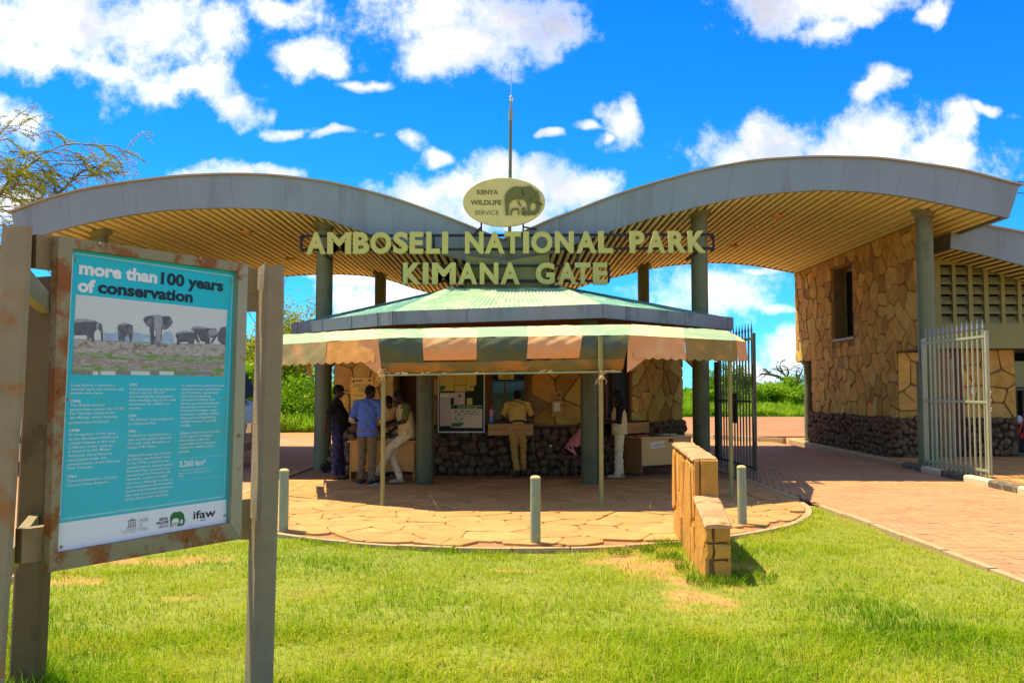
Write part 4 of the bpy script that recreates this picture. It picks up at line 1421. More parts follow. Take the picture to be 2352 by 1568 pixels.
eav = []
for i in range(8):
    c = Vector((*ring_xy[i], ring_z[i][0] - 0.045))
    d = (Vector((0, 20.7, 0)) - Vector((c.x, c.y, 0))).normalized()
    eav.append(c + d * 0.05)
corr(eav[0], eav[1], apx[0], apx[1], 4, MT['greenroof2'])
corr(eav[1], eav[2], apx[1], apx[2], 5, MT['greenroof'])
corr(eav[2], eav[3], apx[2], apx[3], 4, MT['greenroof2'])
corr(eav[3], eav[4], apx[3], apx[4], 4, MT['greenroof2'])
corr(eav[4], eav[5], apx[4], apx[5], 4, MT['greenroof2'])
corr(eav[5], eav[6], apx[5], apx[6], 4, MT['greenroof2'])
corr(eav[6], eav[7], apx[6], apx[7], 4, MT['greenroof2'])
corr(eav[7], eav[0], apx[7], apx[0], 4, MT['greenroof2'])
lm2 = MB()
r6 = random.Random(31)
for k in range(90):
    i = r6.choice((0, 1, 1, 1, 2, 2))
    s_, w_ = r6.uniform(0.03, 0.97), r6.uniform(0.05, 0.97)
    nrm = (eav[i + 1] - eav[i]).cross(apx[i] - eav[i]).normalized()
    nrm = -nrm if nrm.z < 0 else nrm
    c = eav[i].lerp(eav[i + 1], s_).lerp(apx[i].lerp(apx[i + 1], s_), w_) + nrm * 0.022
    t1 = Vector((r6.uniform(-1, 1), r6.uniform(-1, 1), 0))
    t1 = (t1 - nrm * t1.dot(nrm)).normalized() * r6.uniform(0.012, 0.035)
    t2 = nrm.cross(t1) * 0.5
    lm2.add([c - t1, c + t2, c + t1, c - t2], [(0, 1, 2, 3)])
tag(lm2.build('leaf_litter', MT['bark'], kk), kind='stuff')
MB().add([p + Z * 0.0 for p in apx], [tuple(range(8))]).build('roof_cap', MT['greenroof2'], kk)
for i in range(8):
    mb = MB()
    a, b = eav[i], apx[i]
    U = (b - a).normalized()
    s = U.cross(Z).normalized()
    mb.add([a - s * 0.14 - Z * 0.005, a + Z * 0.035, a + s * 0.14 - Z * 0.005, b - s * 0.14 - Z * 0.005, b + Z * 0.035, b + s * 0.14 - Z * 0.005], [(0, 1, 4, 3), (1, 2, 5, 4)])
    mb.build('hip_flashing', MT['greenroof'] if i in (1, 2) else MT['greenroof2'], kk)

# ------------------------------------------------------------------ striped awning
aw = thing('striped_awning', (0, 14.5, 0), 'green and cream striped canvas awning on thin poles along the kiosk front', 'awning')
TOP = [Vector((-4.75, 18.6, 2.84)), Vector((-4.55, 17.5, 2.81)), at(858, 756, 15.3), at(1451, 745, 15.3), at(1668, 758, 17.4), Vector((4.62, 18.9, 2.9))]
FLD = [Vector((-4.25, 16.4, 2.50)), at(640, 791, 14.5), at(873, 777, 13.2), at(1442, 769, 13.2), at(1691, 782, 14.5), at(1714, 785, 16.3)]


def cloth(p00, p10, p11, p01, nu, nv, amp, seed, bulge=0.0, low=None):
    """quad patch p00-p10 (top) / p01-p11 (bottom) with small folds"""
    vs, fs = [], []
    nn = (p10 - p00).cross(p01 - p00).normalized()
    for j in range(nv + 1):
        for i in range(nu + 1):
            s, t = i / nu, j / nv
            p = p00.lerp(p10, s).lerp(p01.lerp(p11, s), t)
            q = p * 2.2 + Vector((seed * 7.3, 0, 0))
            a = noise.noise(q) * 0.6 + noise.noise(Vector((q.x * 2.5 + q.z * 1.8, q.y * 2, q.z * 1.2))) * 0.5 + 0.35 * (1 - 2 * abs(noise.noise(Vector((q.x * 1.6 - q.z * 3.0, q.y, seed)))) ** 0.7)
            edge = min(1, 4 * t) if low else 1
            p = p + nn * (amp * a * edge + bulge * math.sin(math.pi * t))
            if low and j == nv:
                p = p - Z * low * abs(math.sin(math.pi * (s * (p10 - p00).length / 0.19)))
            elif j == nv // 2 and not low:
                pass
            vs.append(p)
    for j in range(nv):
        for i in range(nu):
            a = j * (nu + 1) + i
            fs.append((a, a + 1, a + nu + 2, a + nu + 1))
    return vs, fs


def canvas(name, mat, *args, **kw):
    mb = MB()
    mb.add(*cloth(*args, **kw))
    return mb.build(name, mat, aw, True)


def spl(a, b, t):
    return a.lerp(b, t)


# roof strips: (segment, from, to, material)
strips = [(0, 0, 1, 'awgreen'), (1, 0, 0.02, 'awcream'), (1, 0.02, 0.49, 'awgreen'), (1, 0.49, 1, 'awcream'),
          (2, 0, 0.19, 'awgreen'), (2, 0.19, 0.395, 'awcream'), (2, 0.395, 0.596, 'awgreen'), (2, 0.596, 0.80, 'awcream'), (2, 0.80, 1, 'awgreen'),
          (3, 0, 0.50, 'awcream'), (3, 0.50, 1, 'awgreen'), (4, 0, 1, 'awcream')]
for k, (sg, a, b, mt) in enumerate(strips):
    canvas('canvas_strip', MT[mt], spl(TOP[sg], TOP[sg + 1], a), spl(TOP[sg], TOP[sg + 1], b), spl(FLD[sg], FLD[sg + 1], b), spl(FLD[sg], FLD[sg + 1], a), 10, 8, 0.022, k, -0.03)
for k in range(1, 4):  # added strips that block sun slipping between awning and eaves
    back = [TOP[k], TOP[k + 1]]
    inn2 = [p + (Vector((0, 20.5, 0)) - Vector((p.x, p.y, 0))).normalized() * 0.75 + Z * 0.06 for p in back]
    canvas('sun_block_strip', MT['awgreen'], inn2[0], inn2[1], back[1], back[0], 6, 2, 0.008, 90 + k)
D = 0.32
sides = [(0, 0, 1, 'awvgreen'), (1, 0, 0.50, 'awvgreen'), (1, 0.50, 0.96, 'aworange'), (3, 0.04, 0.50, 'awpeach'), (3, 0.50, 1, 'awbrown'), (4, 0, 1, 'awpeach')]
for k, (sg, a, b, mt) in enumerate(sides):
    p, q = spl(FLD[sg], FLD[sg + 1], a), spl(FLD[sg], FLD[sg + 1], b)
    out = Vector(((q - p).y, -(q - p).x, 0)).normalized() * 0.03
    canvas('valance', MT[mt], p, q, q - Z * D + out, p - Z * D + out, 40, 6, 0.018, 20 + k, 0.0, 0.035)
# the deep front sheet
p, q = FLD[2] + Vector((-0.02, -0.012, 0.0)), FLD[3] + Vector((0.02, -0.012, 0))
zb = 0.53
m0, m1 = p - Z * 0.37 + Vector((0.04, -0.02, 0)), q - Z * 0.36 + Vector((-0.07, -0.02, 0))
for k, (t0, t1, mt) in enumerate(((0, 0.176, 'awdark'), (0.176, 0.392, 'awpeach'), (0.392, 0.597, 'awdark'), (0.597, 0.812, 'awpeach'), (0.812, 1, 'awdark'))):
    up_ = Vector((0, -0.012 if mt == 'awpeach' else 0, 0))
    dn = Z * (0.03 if mt == 'awpeach' else 0)
    canvas('valance', MT[mt], spl(p, q, t0) + up_, spl(p, q, t1) + up_, spl(m0, m1, t1) + up_ + dn, spl(m0, m1, t0) + up_ + dn, 22, 14, 0.045, 40, -0.05)
canvas('valance', MT['awhem'], m0, m1, q - Z * zb + Vector((-0.10, 0.05, 0)), p - Z * zb + Vector((0.06, 0.05, 0)), 70, 8, 0.03, 40, -0.02)
# triangular corner flaps of the side valances
for (c, o_, mt) in ((2, 1, 'awpeach'), (3, 4, 'awpeach')):
    d = (FLD[o_] - FLD[c]).normalized()
    p = FLD[c]
    m_ = p + d * 0.30
    sx = 1 if c == 3 else -1
    n_ = Vector((0, -0.015, 0))
    mb = MB()
    low = p - Z * 0.56 + Vector((-sx * 0.02, -0.01, 0))
    arc = [m_ + d * 0.16 - Z * (D + 0.015), m_ + d * 0.04 - Z * (D + 0.03), m_ - d * 0.05 - Z * (D + 0.08), m_ - d * 0.14 - Z * 0.46]
    mb.add([x + n_ for x in [p, m_ + d * 0.16 - Z * 0.01] + arc + [low]], [tuple(range(7))])
    mb.build('corner_flap', MT[mt], aw)
# hem, poles, rails and ties
mb = MB()
a, b = p, q
a, b = FLD[2] - Z * 0.54 + Vector((0.05, 0.03, 0)), FLD[3] - Z * 0.54 + Vector((-0.10, 0.03, 0))
mb.cyl(a, b, 0.016, 0.016, 8)
mb.build('hem', MT['awgreen'], aw)
rr = random.Random(3)
for k in range(15):
    t = rr.uniform(0.03, 0.97)
    c = a.lerp(b, t) + Vector((0, -0.02, rr.uniform(0.0, 0.03)))
    w = rr.uniform(0.015, 0.05)
    MB().obox(c, Vector((w, 0, rr.uniform(-0.008, 0.008))), Vector((0, 0.001, 0)), Vector((0.006, 0, rr.uniform(0.003, 0.009)))).build('torn_edge', MT['awcream'], aw)
poles = [gnd(878, 1160, 0.03), gnd(1382, 1163, 0.03), gnd(1681, 1138, 0.03), Vector((-3.83, 14.5, 0))]
for i, g in enumerate(poles):
    zt = (FLD[2].z, FLD[3].z, FLD[4].z, FLD[1].z)[i] - 0.03
    smooth_auto(MB().cyl((g.x, g.y + 0.03, 0), (g.x, g.y + 0.03, zt), 0.033, 0.033, 14).build('pole', MT['polegreen'], aw))
mb = MB()
tops = [FLD[1], FLD[2], FLD[3], FLD[4]]
for i in range(3):
    mb.cyl(tops[i] - Z * 0.035 + YY * 0.03, tops[i + 1] - Z * 0.035 + YY * 0.03, 0.02, 0.02, 8)
mb.build('rail', MT['polegreen'], aw)
for (u, v, Yd) in ((878, 866, 13.2), (1382, 870, 13.1)):
    c = at(u, v, Yd - 0.06)
    mb = MB()
    r2 = random.Random(int(u))
    for k in range(7):
        pts = [c + Vector((r2.uniform(-0.03, 0.03), r2.uniform(-0.02, 0.02), 0.12))]
        for j in range(5):
            pts.append(pts[-1] + Vector((r2.uniform(-0.05, 0.045), r2.uniform(-0.015, 0.015), r2.uniform(-0.07, 0.0))))
        mb.tube(pts, 0.006, 5)
    mb.ell(c + Z * 0.02, 0.045, 0.04, 0.03, 8, 6)
    mb.build('rope_tie', MT['rope'], aw)
# rolled-up side blind hanging at the left end
bl = MB()
a, b = at(655, 829, 15.2), at(768, 822, 17.6)
pts = [a.lerp(b, t) + Z * 0.02 * math.sin(t * 9) for t in np.linspace(0, 1, 14)]
bl.tube(pts, 0.07, 10, radii=[0.075 + 0.015 * math.sin(i * 2.1) for i in range(14)])
bl.build('rolled_blind', MT['awpeach'], aw, True)
MB().bar(at(707, 832, 16.0), at(712, 860, 15.9), 0.06, 0.02).build('blind_strap', MT['awpeach'], aw)

# ------------------------------------------------------------------ gate name in big letters
YL = 18.2
sg = thing('gate_name_sign', (0, YL, 4.2), 'large olive letters reading AMBOSELI NATIONAL PARK over KIMANA GATE on a black frame', 'sign')
zx = lambda x: 631.6 + .4394 * x
zy = lambda y: 344.5 + .4394 * y
L1 = [('A', 163, 265), ('M', 272, 398), ('B', 407, 492), ('O', 498, 607), ('S', 617, 695), ('E', 703, 775), ('L', 790, 862), ('I', 873, 905),
      ('N', 993, 1090), ('A', 1097, 1200), ('T', 1198, 1286), ('I', 1297, 1328), ('O', 1340, 1450), ('N', 1465, 1562), ('A', 1575, 1680), ('L', 1692, 1767),
      ('P', 1857, 1932), ('A', 1945, 2040), ('R', 2058, 2150), ('K', 2160, 2252)]
L2 = [('K', 668, 765), ('I', 772, 802), ('M', 820, 945), ('A', 955, 1058), ('N', 1070, 1168), ('A', 1178, 1280), ('G', 1363, 1462), ('A', 1478, 1577), ('T', 1568, 1650), ('E', 1663, 1738)]
for row, yt, yb in ((L1, None, None), (L2, 588, 702)):
    for ch, x0, x1 in row:
        t = (x0 - 163) / 2089
        a_t, a_b = (430 - 9 * t, 543 - 7 * t) if yt is None else (yt, yb)
        p0 = at(zx(x0), zy(a_b), YL)
        p1 = at(zx(x1), zy(a_t), YL)
        vs, fs = text_mesh(ch, 0.042, 0.5, res=4)
        lo, hi = vs.min(0), vs.max(0)
        mb = MB()
        out = [(p0.x + (a - lo[0]) / (hi[0] - lo[0]) * (p1.x - p0.x), YL + 0.05 - c * 0.10, p0.z + (b - lo[1]) / (hi[1] - lo[1]) * (p1.z - p0.z)) for a, b, c in vs]
        mb.add(out, fs)
        o = mb.build('letter', [MT['letter'], MT['letterside']], sg)
        for pl in o.data.polygons:
            if abs(pl.normal.y) < 0.5:
                pl.material_index = 1
fr = MB()
for (x0, x1, y0, y1) in ((137, 2292, 450, 522), (667, 1745, 605, 685)):
    for yy in (y0, y1):
        sl_ = -4 if x0 < 200 else 0
        fr.bar(at(zx(x0), zy(yy), YL + 0.16), at(zx(x1), zy(yy + sl_ * 2), YL + 0.16), 0.05, 0.05)
    for xx in (x0, x1) + ((830, 1300, 1600) if x0 < 200 else (1000, 1430)):
        fr.bar(at(zx(xx), zy(y0), YL + 0.165), at(zx(xx), zy(y1), YL + 0.165), 0.045, 0.045)
    for xx in (x0, x1):
        for yy in (y0, y1):
            a = at(zx(xx), zy(yy), YL + 0.06)
            fr.bar(a, a + YY * 0.22, 0.04, 0.04)
for xx in (825, 1580):
    fr.bar(at(zx(xx), zy(522), YL + 0.17), at(zx(xx), zy(605), YL + 0.17), 0.05, 0.05)
for xx in (245, 2205):
    a = at(zx(xx), zy(535), YL + 0.18)
    fr.bar(a, a + YY * 1.05, 0.05, 0.05)
    fr.bar(a, a + Z * 0.15, 0.05, 0.05)
fr.build('frame', MT['ironblack'], sg)

# ------------------------------------------------------------------ oval wildlife service sign with mast
ov = thing('oval_sign', (at(1157, 464, 18.25).x, 18.25, 5.5), 'cream oval sign with raised elephant and calf reading KENYA WILDLIFE SERVICE', 'sign')
c = at(1157.6, 463.7, 18.25)
ra, rb = 95.7 * 18.25 / F, 57 * 18.25 / F
mb = MB()
n = 72
rs = []
for (dy, k) in ((0.11, 1.0), (0.015, 1.0), (0.0, 0.985)):
    rs.append([(c.x + ra * k * math.cos(2 * math.pi * i / n), c.y + dy, c.z + rb * k * math.sin(2 * math.pi * i / n)) for i in range(n)])
mb.rings(rs)
mb.build('panel', MT['oval'], ov)
ox = lambda x: 1033.6 + .2747 * x
oy = lambda y: 143.5 + .2747 * y
YO = 18.25


def raised(mb, pts, fx, fy, Y, t, mi=0):
    """flat relief from traced outline points at distance Y, thickness t toward the viewer"""
    f = [at(fx(x), fy(y), Y) for x, y in pts]
    n = len(f)
    vs = [p - YY * t for p in f] + [Vector(p) + YY * 0.002 for p in f]
    mb.add(vs, [tuple(range(n))] + [(i, (i + 1) % n, n + (i + 1) % n, n + i) for i in range(n)], mi)


ELE = [(465, 1280), (462, 1210), (457, 1150), (462, 1105), (490, 1070), (525, 1045), (560, 1040), (600, 1046), (640, 1040), (672, 1036), (700, 1062), (735, 1082), (748, 1120), (752, 1170), (775, 1188),
       (760, 1195), (757, 1225), (740, 1255), (715, 1275), (680, 1278), (670, 1250), (690, 1240), (708, 1243), (718, 1222), (716, 1185), (700, 1172), (672, 1182), (668, 1230), (672, 1280), (607, 1280),
       (608, 1266), (633, 1262), (648, 1235), (645, 1195), (630, 1160), (600, 1145), (545, 1148), (512, 1160), (492, 1190), (490, 1280)]
CALF = [(505, 1280), (507, 1240), (520, 1222), (575, 1220), (580, 1270), (570, 1278), (568, 1235), (530, 1236), (518, 1250), (517, 1280)]
CALF2 = [(598, 1275), (597, 1225), (615, 1212), (632, 1222), (636, 1250), (620, 1262), (612, 1250), (624, 1244), (622, 1230), (610, 1230), (607, 1275)]
mb = MB()
raised(mb, ELE, ox, oy, YO, 0.035)
mb.build('elephant_relief', MT['olive'], ov)
mb = MB()
raised(mb, CALF, ox, oy, YO, 0.03)
raised(mb, CALF2, ox, oy, YO, 0.03)
mb.build('calf_relief', MT['olive'], ov)
mb = MB()
raised(mb, [(563, 1160), (575, 1160), (590, 1185), (595, 1205), (580, 1195), (570, 1180)], ox, oy, YO, 0.03)
for ln in ([(600, 1062), (612, 1052), (606, 1072), (612, 1095), (620, 1120), (612, 1116), (602, 1090)], [(660, 1160), (682, 1135), (685, 1138), (664, 1162)], [(707, 1105), (716, 1105), (716, 1112), (707, 1112)],
           [(718, 1160), (745, 1180), (772, 1184), (772, 1188), (742, 1185), (716, 1164)]):
    raised(mb, ln, ox, oy, YO - 0.034, 0.006, 1)
mb.build('relief_lines', [MT['olive'], MT['ironblack']], ov)
mb = MB()
for (wd, x0, x1, yb, ht, bo) in (('KENYA', 225, 405, 1103, 36, .03), ('WILDLIFE', 172, 432, 1190, 38, .03), ('SERVICE', 208, 410, 1274, 36, 0.0)):
    p0 = at(ox(x0), oy(yb), YO - 0.001)
    put_text(mb, wd, p0, (x1 - x0) * .2747 * YO / F, ht * .2747 * YO / F, XX, Z, Vector((0, -1, 0)), bo, 0, depth=0.012)
mb.build('lettering', MT['olive'], ov)
mb = MB()
for x in (262, 612):
    mb.bar(at(ox(x), oy(1340), YO + 0.06), at(ox(x), oy(1480), YO + 0.06), 0.035, 0.035)
mb.bar(at(ox(262), oy(1375), YO + 0.06), at(ox(200), oy(1440), 18.55), 0.03, 0.03)
mb.bar(at(ox(612), oy(1375), YO + 0.06), at(ox(720), oy(1395), 18.55), 0.03, 0.03)
mb.build('support_bracket', MT['ironblack'], ov)
ms = thing('radio_mast', (at(1172, 520, 18.5).x, 18.5, 4.4), 'slender whip aerial mast standing behind the oval elephant sign', 'mast')
pz = [at(1170, 600, 18.5), at(1171, 406, 18.5), at(1173, 265, 18.5), at(1174, 227, 18.5), at(1175.3, 155, 18.5)]
mb = MB().cyl(pz[0], pz[2], 0.036, 0.033, 12)
smooth_auto(mb.build('pole', MT['column'], ms))
mb = MB().cyl(pz[2] - Z * 0.12, pz[2] + Z * 0.12, 0.045, 0.04, 12).cyl(pz[2], pz[3], 0.022, 0.022, 10)
smooth_auto(mb.build('coupling', MT['steel'], ms))
mb = MB().cyl(pz[3], pz[4], 0.012, 0.005, 8).ell(pz[3], 0.05, 0.05, 0.06, 10, 8)
smooth_auto(mb.build('whip', MT['chrome'], ms))
# ------------------------------------------------------------------ information board in the foreground
D_ = Vector((0.513, 0.858, 0))
NB = Vector((0.858, -0.513, 0))
OB = Vector((-1036 * 3.94 / F, 3.94, 0))
CAM = Vector((0, 0, EYE))
LEAN = Vector((-0.002, 0, 0))


def bp(u, v, off=0.0):
    """point of the board plane seen at column u, row v; off metres in front of the plane"""
    d = at(u, v, 1.0) - CAM
    t = ((OB + NB * off - CAM).dot(NB)) / d.dot(NB)
    return CAM + d * t


BT = (bp(158, 572) + bp(540, 625)) / 2
BBm = (bp(123, 1268) + bp(521, 1199)) / 2
UB = (BT - BBm).normalized()
ib = thing('information_board', (-2.05, 4.6, 0), 'turquoise board headed more than 100 years of conservation in a rusty steel frame', 'sign')


def prism_post(px, py, ztop, ax, ay, wx, wy, mat, top_lean=(0, 0), name='post'):
    ax, ay = Vector(ax), Vector(ay)
    c = 0.02
    prof = [(-wx + c, -wy), (wx - c, -wy), (wx, -wy + c), (wx, wy - c), (wx - c, wy), (-wx + c, wy), (-wx, wy - c), (-wx, -wy + c)]
    rs = []
    nseg = 12
    for k in range(nseg + 1):
        z = -0.1 + (ztop + 0.1) * k / nseg
        o = Vector((px, py, z)) + Vector((top_lean[0], top_lean[1], 0)) * (z / ztop)
        kk_ = 1.0 if k < nseg else 0.93
        ring = [o + ax * a * kk_ + ay * b * kk_ for a, b in prof]
        if k == nseg:
            ring = [p + Z * (0.012 * math.sin(i * 2.3)) for i, p in enumerate(ring)]
        rs.append(ring)
    mb = MB().rings(rs)
    return mb.build(name, mat, ib)


ln = (UB.x / UB.z * 2.4, UB.y / UB.z * 2.4)
ln = (ln[0] * 0.9, ln[1] * 0.9)
p2b = Vector((-1.385, 4.97, 0))
p1b = Vector((-2.20, 3.79, 0))
PA, PB = Vector((0.87, 0.493, 0)), Vector((0.493, -0.87, 0))
prism_post(p2b.x, p2b.y, 2.40, PA, PB, 0.058, 0.098, MT['concrete'], ln)
prism_post(p1b.x, p1b.y, 2.40, PA, PB, 0.060, 0.100, MT['concbrown'], (ln[0] + 0.035, ln[1]))
prism_post(-2.76, 5.18, 2.36, XX, YY, 0.085, 0.06, MT['postshade'], ln)
# rails: one pair carrying the board, one pair round the back
for z, h in ((2.31, 0.145), (1.04, 0.145)):
    o = Vector((ln[0], ln[1], 0)) * z / 2.4
    a, b = p1b + o + Z * z, p2b + o + Z * z
    a, b = [q - NB * ((q - OB).dot(NB) + 0.055) for q in (a, b)]
    MB().bar(a + D_ * 0.081, b - D_ * 0.078, 0.05, h).build('rail', MT['rail'], ib)
    c3 = Vector((-2.76, 5.18, z - 0.10)) + o
    MB().bar(a - Z * 0.10, c3, 0.05, 0.12).build('rail', MT['rail'], ib)
    MB().bar(b - Z * 0.10, c3, 0.05, 0.12).build('rail', MT['rail'], ib)
# panel
TL, TR, BR, BL = bp(158, 572), bp(540, 625), bp(521, 1199), bp(123, 1268)
mb = MB()
mb.add([TL, TR, BR, BL] + [p - NB * 0.012 for p in (TL, TR, BR, BL)], [(0, 1, 2, 3), (7, 6, 5, 4), (0, 4, 5, 1), (1, 5, 6, 2), (2, 6, 7, 3), (3, 7, 4, 0)])
panel = mb.build('panel', MT['teal'], ib)
# steel frame bars
cx_ = (TL + TR + BR + BL) / 4
ou = [bp(126, 543), bp(561, 607), bp(545, 1236), bp(104, 1312)]
inn_ = [TL, TR, BR, BL]
nm = ['frame_bar'] * 4
for k in range(4):
    j = (k + 1) % 4
    mb = MB()
    f = 0.03
    a, b, c, d = ou[k], ou[j], inn_[j], inn_[k]
    vs = [a + NB * f, b + NB * f, c + NB * f, d + NB * f, a - NB * 0.02, b - NB * 0.02, c - NB * 0.001, d - NB * 0.001]
    mb.add(vs, [(0, 1, 2, 3), (7, 6, 5, 4), (0, 4, 5, 1), (1, 5, 6, 2), (2, 6, 7, 3), (3, 7, 4, 0)])
    mb.build('frame_bar', MT['rust'] if k in (0, 2, 3) else MT['steel'], ib)
for (u, v) in ((230, 562), (460, 596), (250, 1272), (430, 1240), (512, 1226), (338, 1257), (133, 1285), (552, 640), (136, 900), (549, 1000)):
    c = bp(u, v, 0.03)
    smooth_auto(MB().cyl(c, c + NB * 0.010, 0.011, 0.009, 8).build('bolt', MT['rust'], ib))
A_ = lambda x, y: (86.1 + .2124 * x, 562.7 + .2124 * y)
B_ = lambda x, y: (86.1 + .282 * x, 849.8 + .282 * y)
for (x, y) in ((250, 237), (1520, 240), (193, 1437), (1520, 1183)):
    c = bp(*B_(x, y), 0.0)
    smooth_auto(MB().cyl(c, c + NB * 0.006, 0.008, 0.006, 8).build('screw', MT['steel'], panel))
for (x, y) in ((415, 160), (2100, 396)):
    c = bp(*A_(x, y), 0.0)
    smooth_auto(MB().cyl(c, c + NB * 0.006, 0.008, 0.006, 8).build('screw', MT['steel'], panel))


def flat(name, pts, off, mat, conv):
    mb = MB()
    mb.add([bp(*conv(x, y), off) for x, y in pts], [tuple(range(len(pts)))])
    return mb.build(name, mat, panel)


flat('white_band', [(148, 1250), (1537, 1052), (1535, 1243), (133, 1486)], 0.0012, MT['white'], B_)
# dotted border
dots = MB()
dr = [((385, 88), (2112, 338), 92), ((2112, 338), None, 0)]


def dotline(p, q, n, conv, conv2=None, r=0.0036):
    a, b = bp(*conv(*p), 0.0014), bp(*(conv2 or conv)(*q), 0.0014)
    for k in range(n):
        c = a.lerp(b, k / (n - 1))
        dots.add([c + (D_ * math.cos(t) + UB * math.sin(t)) * r for t in np.linspace(0, 2 * math.pi, 7)[:-1]], [tuple(range(6))])


dotline((385, 88), (2112, 338), 88, A_)
dotline((385, 88), (180, 1215), 128, A_, B_)
dotline((180, 1215), (1520, 1027), 80, B_)
dotline((2112, 338), (1520, 1027), 112, A_, B_)
dots.build('dotted_border', MT['paleink'], panel)
for q0, q1 in (((1150, 722), (1503, 693)), ((1147, 900), (1500, 862))):
    dots = MB()
    dotline(q0, q1, 60, B_, None, 0.0011)
    dots.build('dotted_rule', MT['paleink'], panel)


def line(mb, body, conv, x0, y0, x1, cap, bold=0.0, off=0.0016):
    p0 = bp(*conv(x0, y0), off)
    # end of the line: same height above the ground along the board
    p1 = bp(*conv(x1, y0), off)
    w = (p1 - p0).dot(D_)
    w = w / 1.0
    h = cap * (0.2124 if conv is A_ else 0.282) * p0.y / F
    put_text(mb, body, p0, w, h, D_, UB, NB, bold)


mb = MB()
line(mb, 'more than', A_, 447, 306, 1296, 132, 0.045)
line(mb, 'of', A_, 432, 495, 622, 132, 0.045)
mb.build('headline_white', MT['white'], panel)
mb = MB()
line(mb, '100 years', A_, 1335, 416, 2010, 122, 0.038)
line(mb, 'conservation', A_, 652, 512, 1682, 126, 0.038)
mb.build('headline_black', MT['ink'], panel)
C1 = [('Long before it became a', 275, 130, 628), ('national park, the animals and', 273, 163, 700), ('people were here.', 270, 195, 533), ('1906', 268, 262, 352), ('The British colonial', 266, 296, 545),
      ('government creates the 27,700', 263, 330, 708), ('km² Southern Reserve for', 263, 363, 628), ('the Maasai, which includes', 262, 397, 650), ('present-day Amboseli.', 260, 437, 585),
      ('1948', 258, 502, 340), ('In recognition of the value', 256, 536, 637), ('of the abundant wildlife and', 254, 571, 658), ('unique habitats in the area.', 253, 605, 642), ("3,260 km² of the ‘reserve’", 251, 641, 613),
      ('is excised as the Maasai', 249, 672, 595), ('Amboseli Game Reserve', 248, 708, 605), ('and placed under the', 246, 743, 562), ('administration of the National', 245, 778, 672), ('Park Trustees.', 244, 810, 450),
      ('1961', 243, 877, 315), ('The area becomes a County', 240, 914, 645), ('Council Game Reserve.', 238, 950, 578)]
C2 = [('1971', 752, 130, 812), ('A presidential decree declares', 750, 163, 1130), ('that an area of 392 km²,', 749, 193, 1043), ("surrounding the ecosystem's", 748, 224, 1110), ('main swamps, was to be used', 747, 254, 1124),
      ('exclusively for wildlife and', 746, 286, 1075), ('tourism.', 745, 319, 850), ('1974', 743, 383, 806), ('The 390 km² area is gazetted', 742, 414, 1105), ('as a National Park.', 740, 447, 970), ('1991', 738, 510, 803),
      ('Amboseli is designated as a', 737, 544, 1087), ('man and Biosphere Reserve.', 736, 576, 1095), ('The only other Biosphere in', 735, 608, 1080), ('Kenya is Mt Kenya.', 734, 640, 970), ("Amboseli's swamps are both", 732, 706, 1090),
      ("its lifeline and Achilles' heel.", 731, 738, 1080), ('In the 1970s, a pipeline was', 730, 770, 1072), ('constructed to channel water', 728, 804, 1100), ('from the Park to community-', 727, 835, 1085),
      ('owned land for livestock use.', 725, 867, 1088), ('However, scarcity of water', 724, 899, 1060), ('remains a challenge to date in', 722, 932, 1100), ('the ecosystem and increased', 721, 964, 1093),
      ('human and livestock numbers', 719, 996, 1100), ('have led to more boreholes', 718, 1029, 1067), ('being dug outside the Park.', 716, 1060, 1066)]
C3 = [('In recent years, permanent and', 1172, 132, 1518), ('semi-permanent settlements,', 1171, 163, 1497), ('electric fences, agricultural', 1170, 192, 1473), ('plots and burgeoning', 1169, 221, 1409), ('commercial centres have', 1168, 250, 1449),
      ('sprung up around Amboseli,', 1167, 280, 1480), ('increasing pressure on the', 1166, 309, 1460), ("ecosystem's meager water", 1166, 338, 1460), ('resources, impeding wildlife', 1165, 368, 1478), ('dispersal and heightening', 1164, 398, 1450),
      ('conflict between man and', 1163, 428, 1453), ('wildlife.', 1162, 460, 1247), ("Safeguarding the Park's buffer", 1160, 522, 1491), ('zone against ecological', 1159, 551, 1422), ('destruction is the only', 1158, 581, 1405),
      ('sustainable and long-term', 1157, 611, 1450), ('option for wildlife and the', 1156, 641, 1442), ('people.', 1155, 672, 1240), ('3,260 km²', 1153, 787, 1368), ('of “reserve” was excised as the', 1151, 823, 1383),
      ('Maasai Amboseli Game Reserve in', 1150, 847, 1410), ('1948', 1149, 870, 1185)]
for lst, cap in ((C1, 22), (C2, 21), (C3, 20)):
    mb = None
    py = -999
    for body, x0, y0, x1 in lst:
        if y0 - py > 45:
            if mb:
                mb.build('body_text', MT['paleink'], panel)
            mb = MB()
        py = y0
        c = 44 if body == '3,260 km²' else (12 if y0 > 800 and lst is C3 else cap)
        line(mb, body, B_, x0, y0, x1, c, 0.03 if body[0] in '13' and len(body) < 10 else 0.006)
    mb.build('body_text', MT['paleink'], panel)
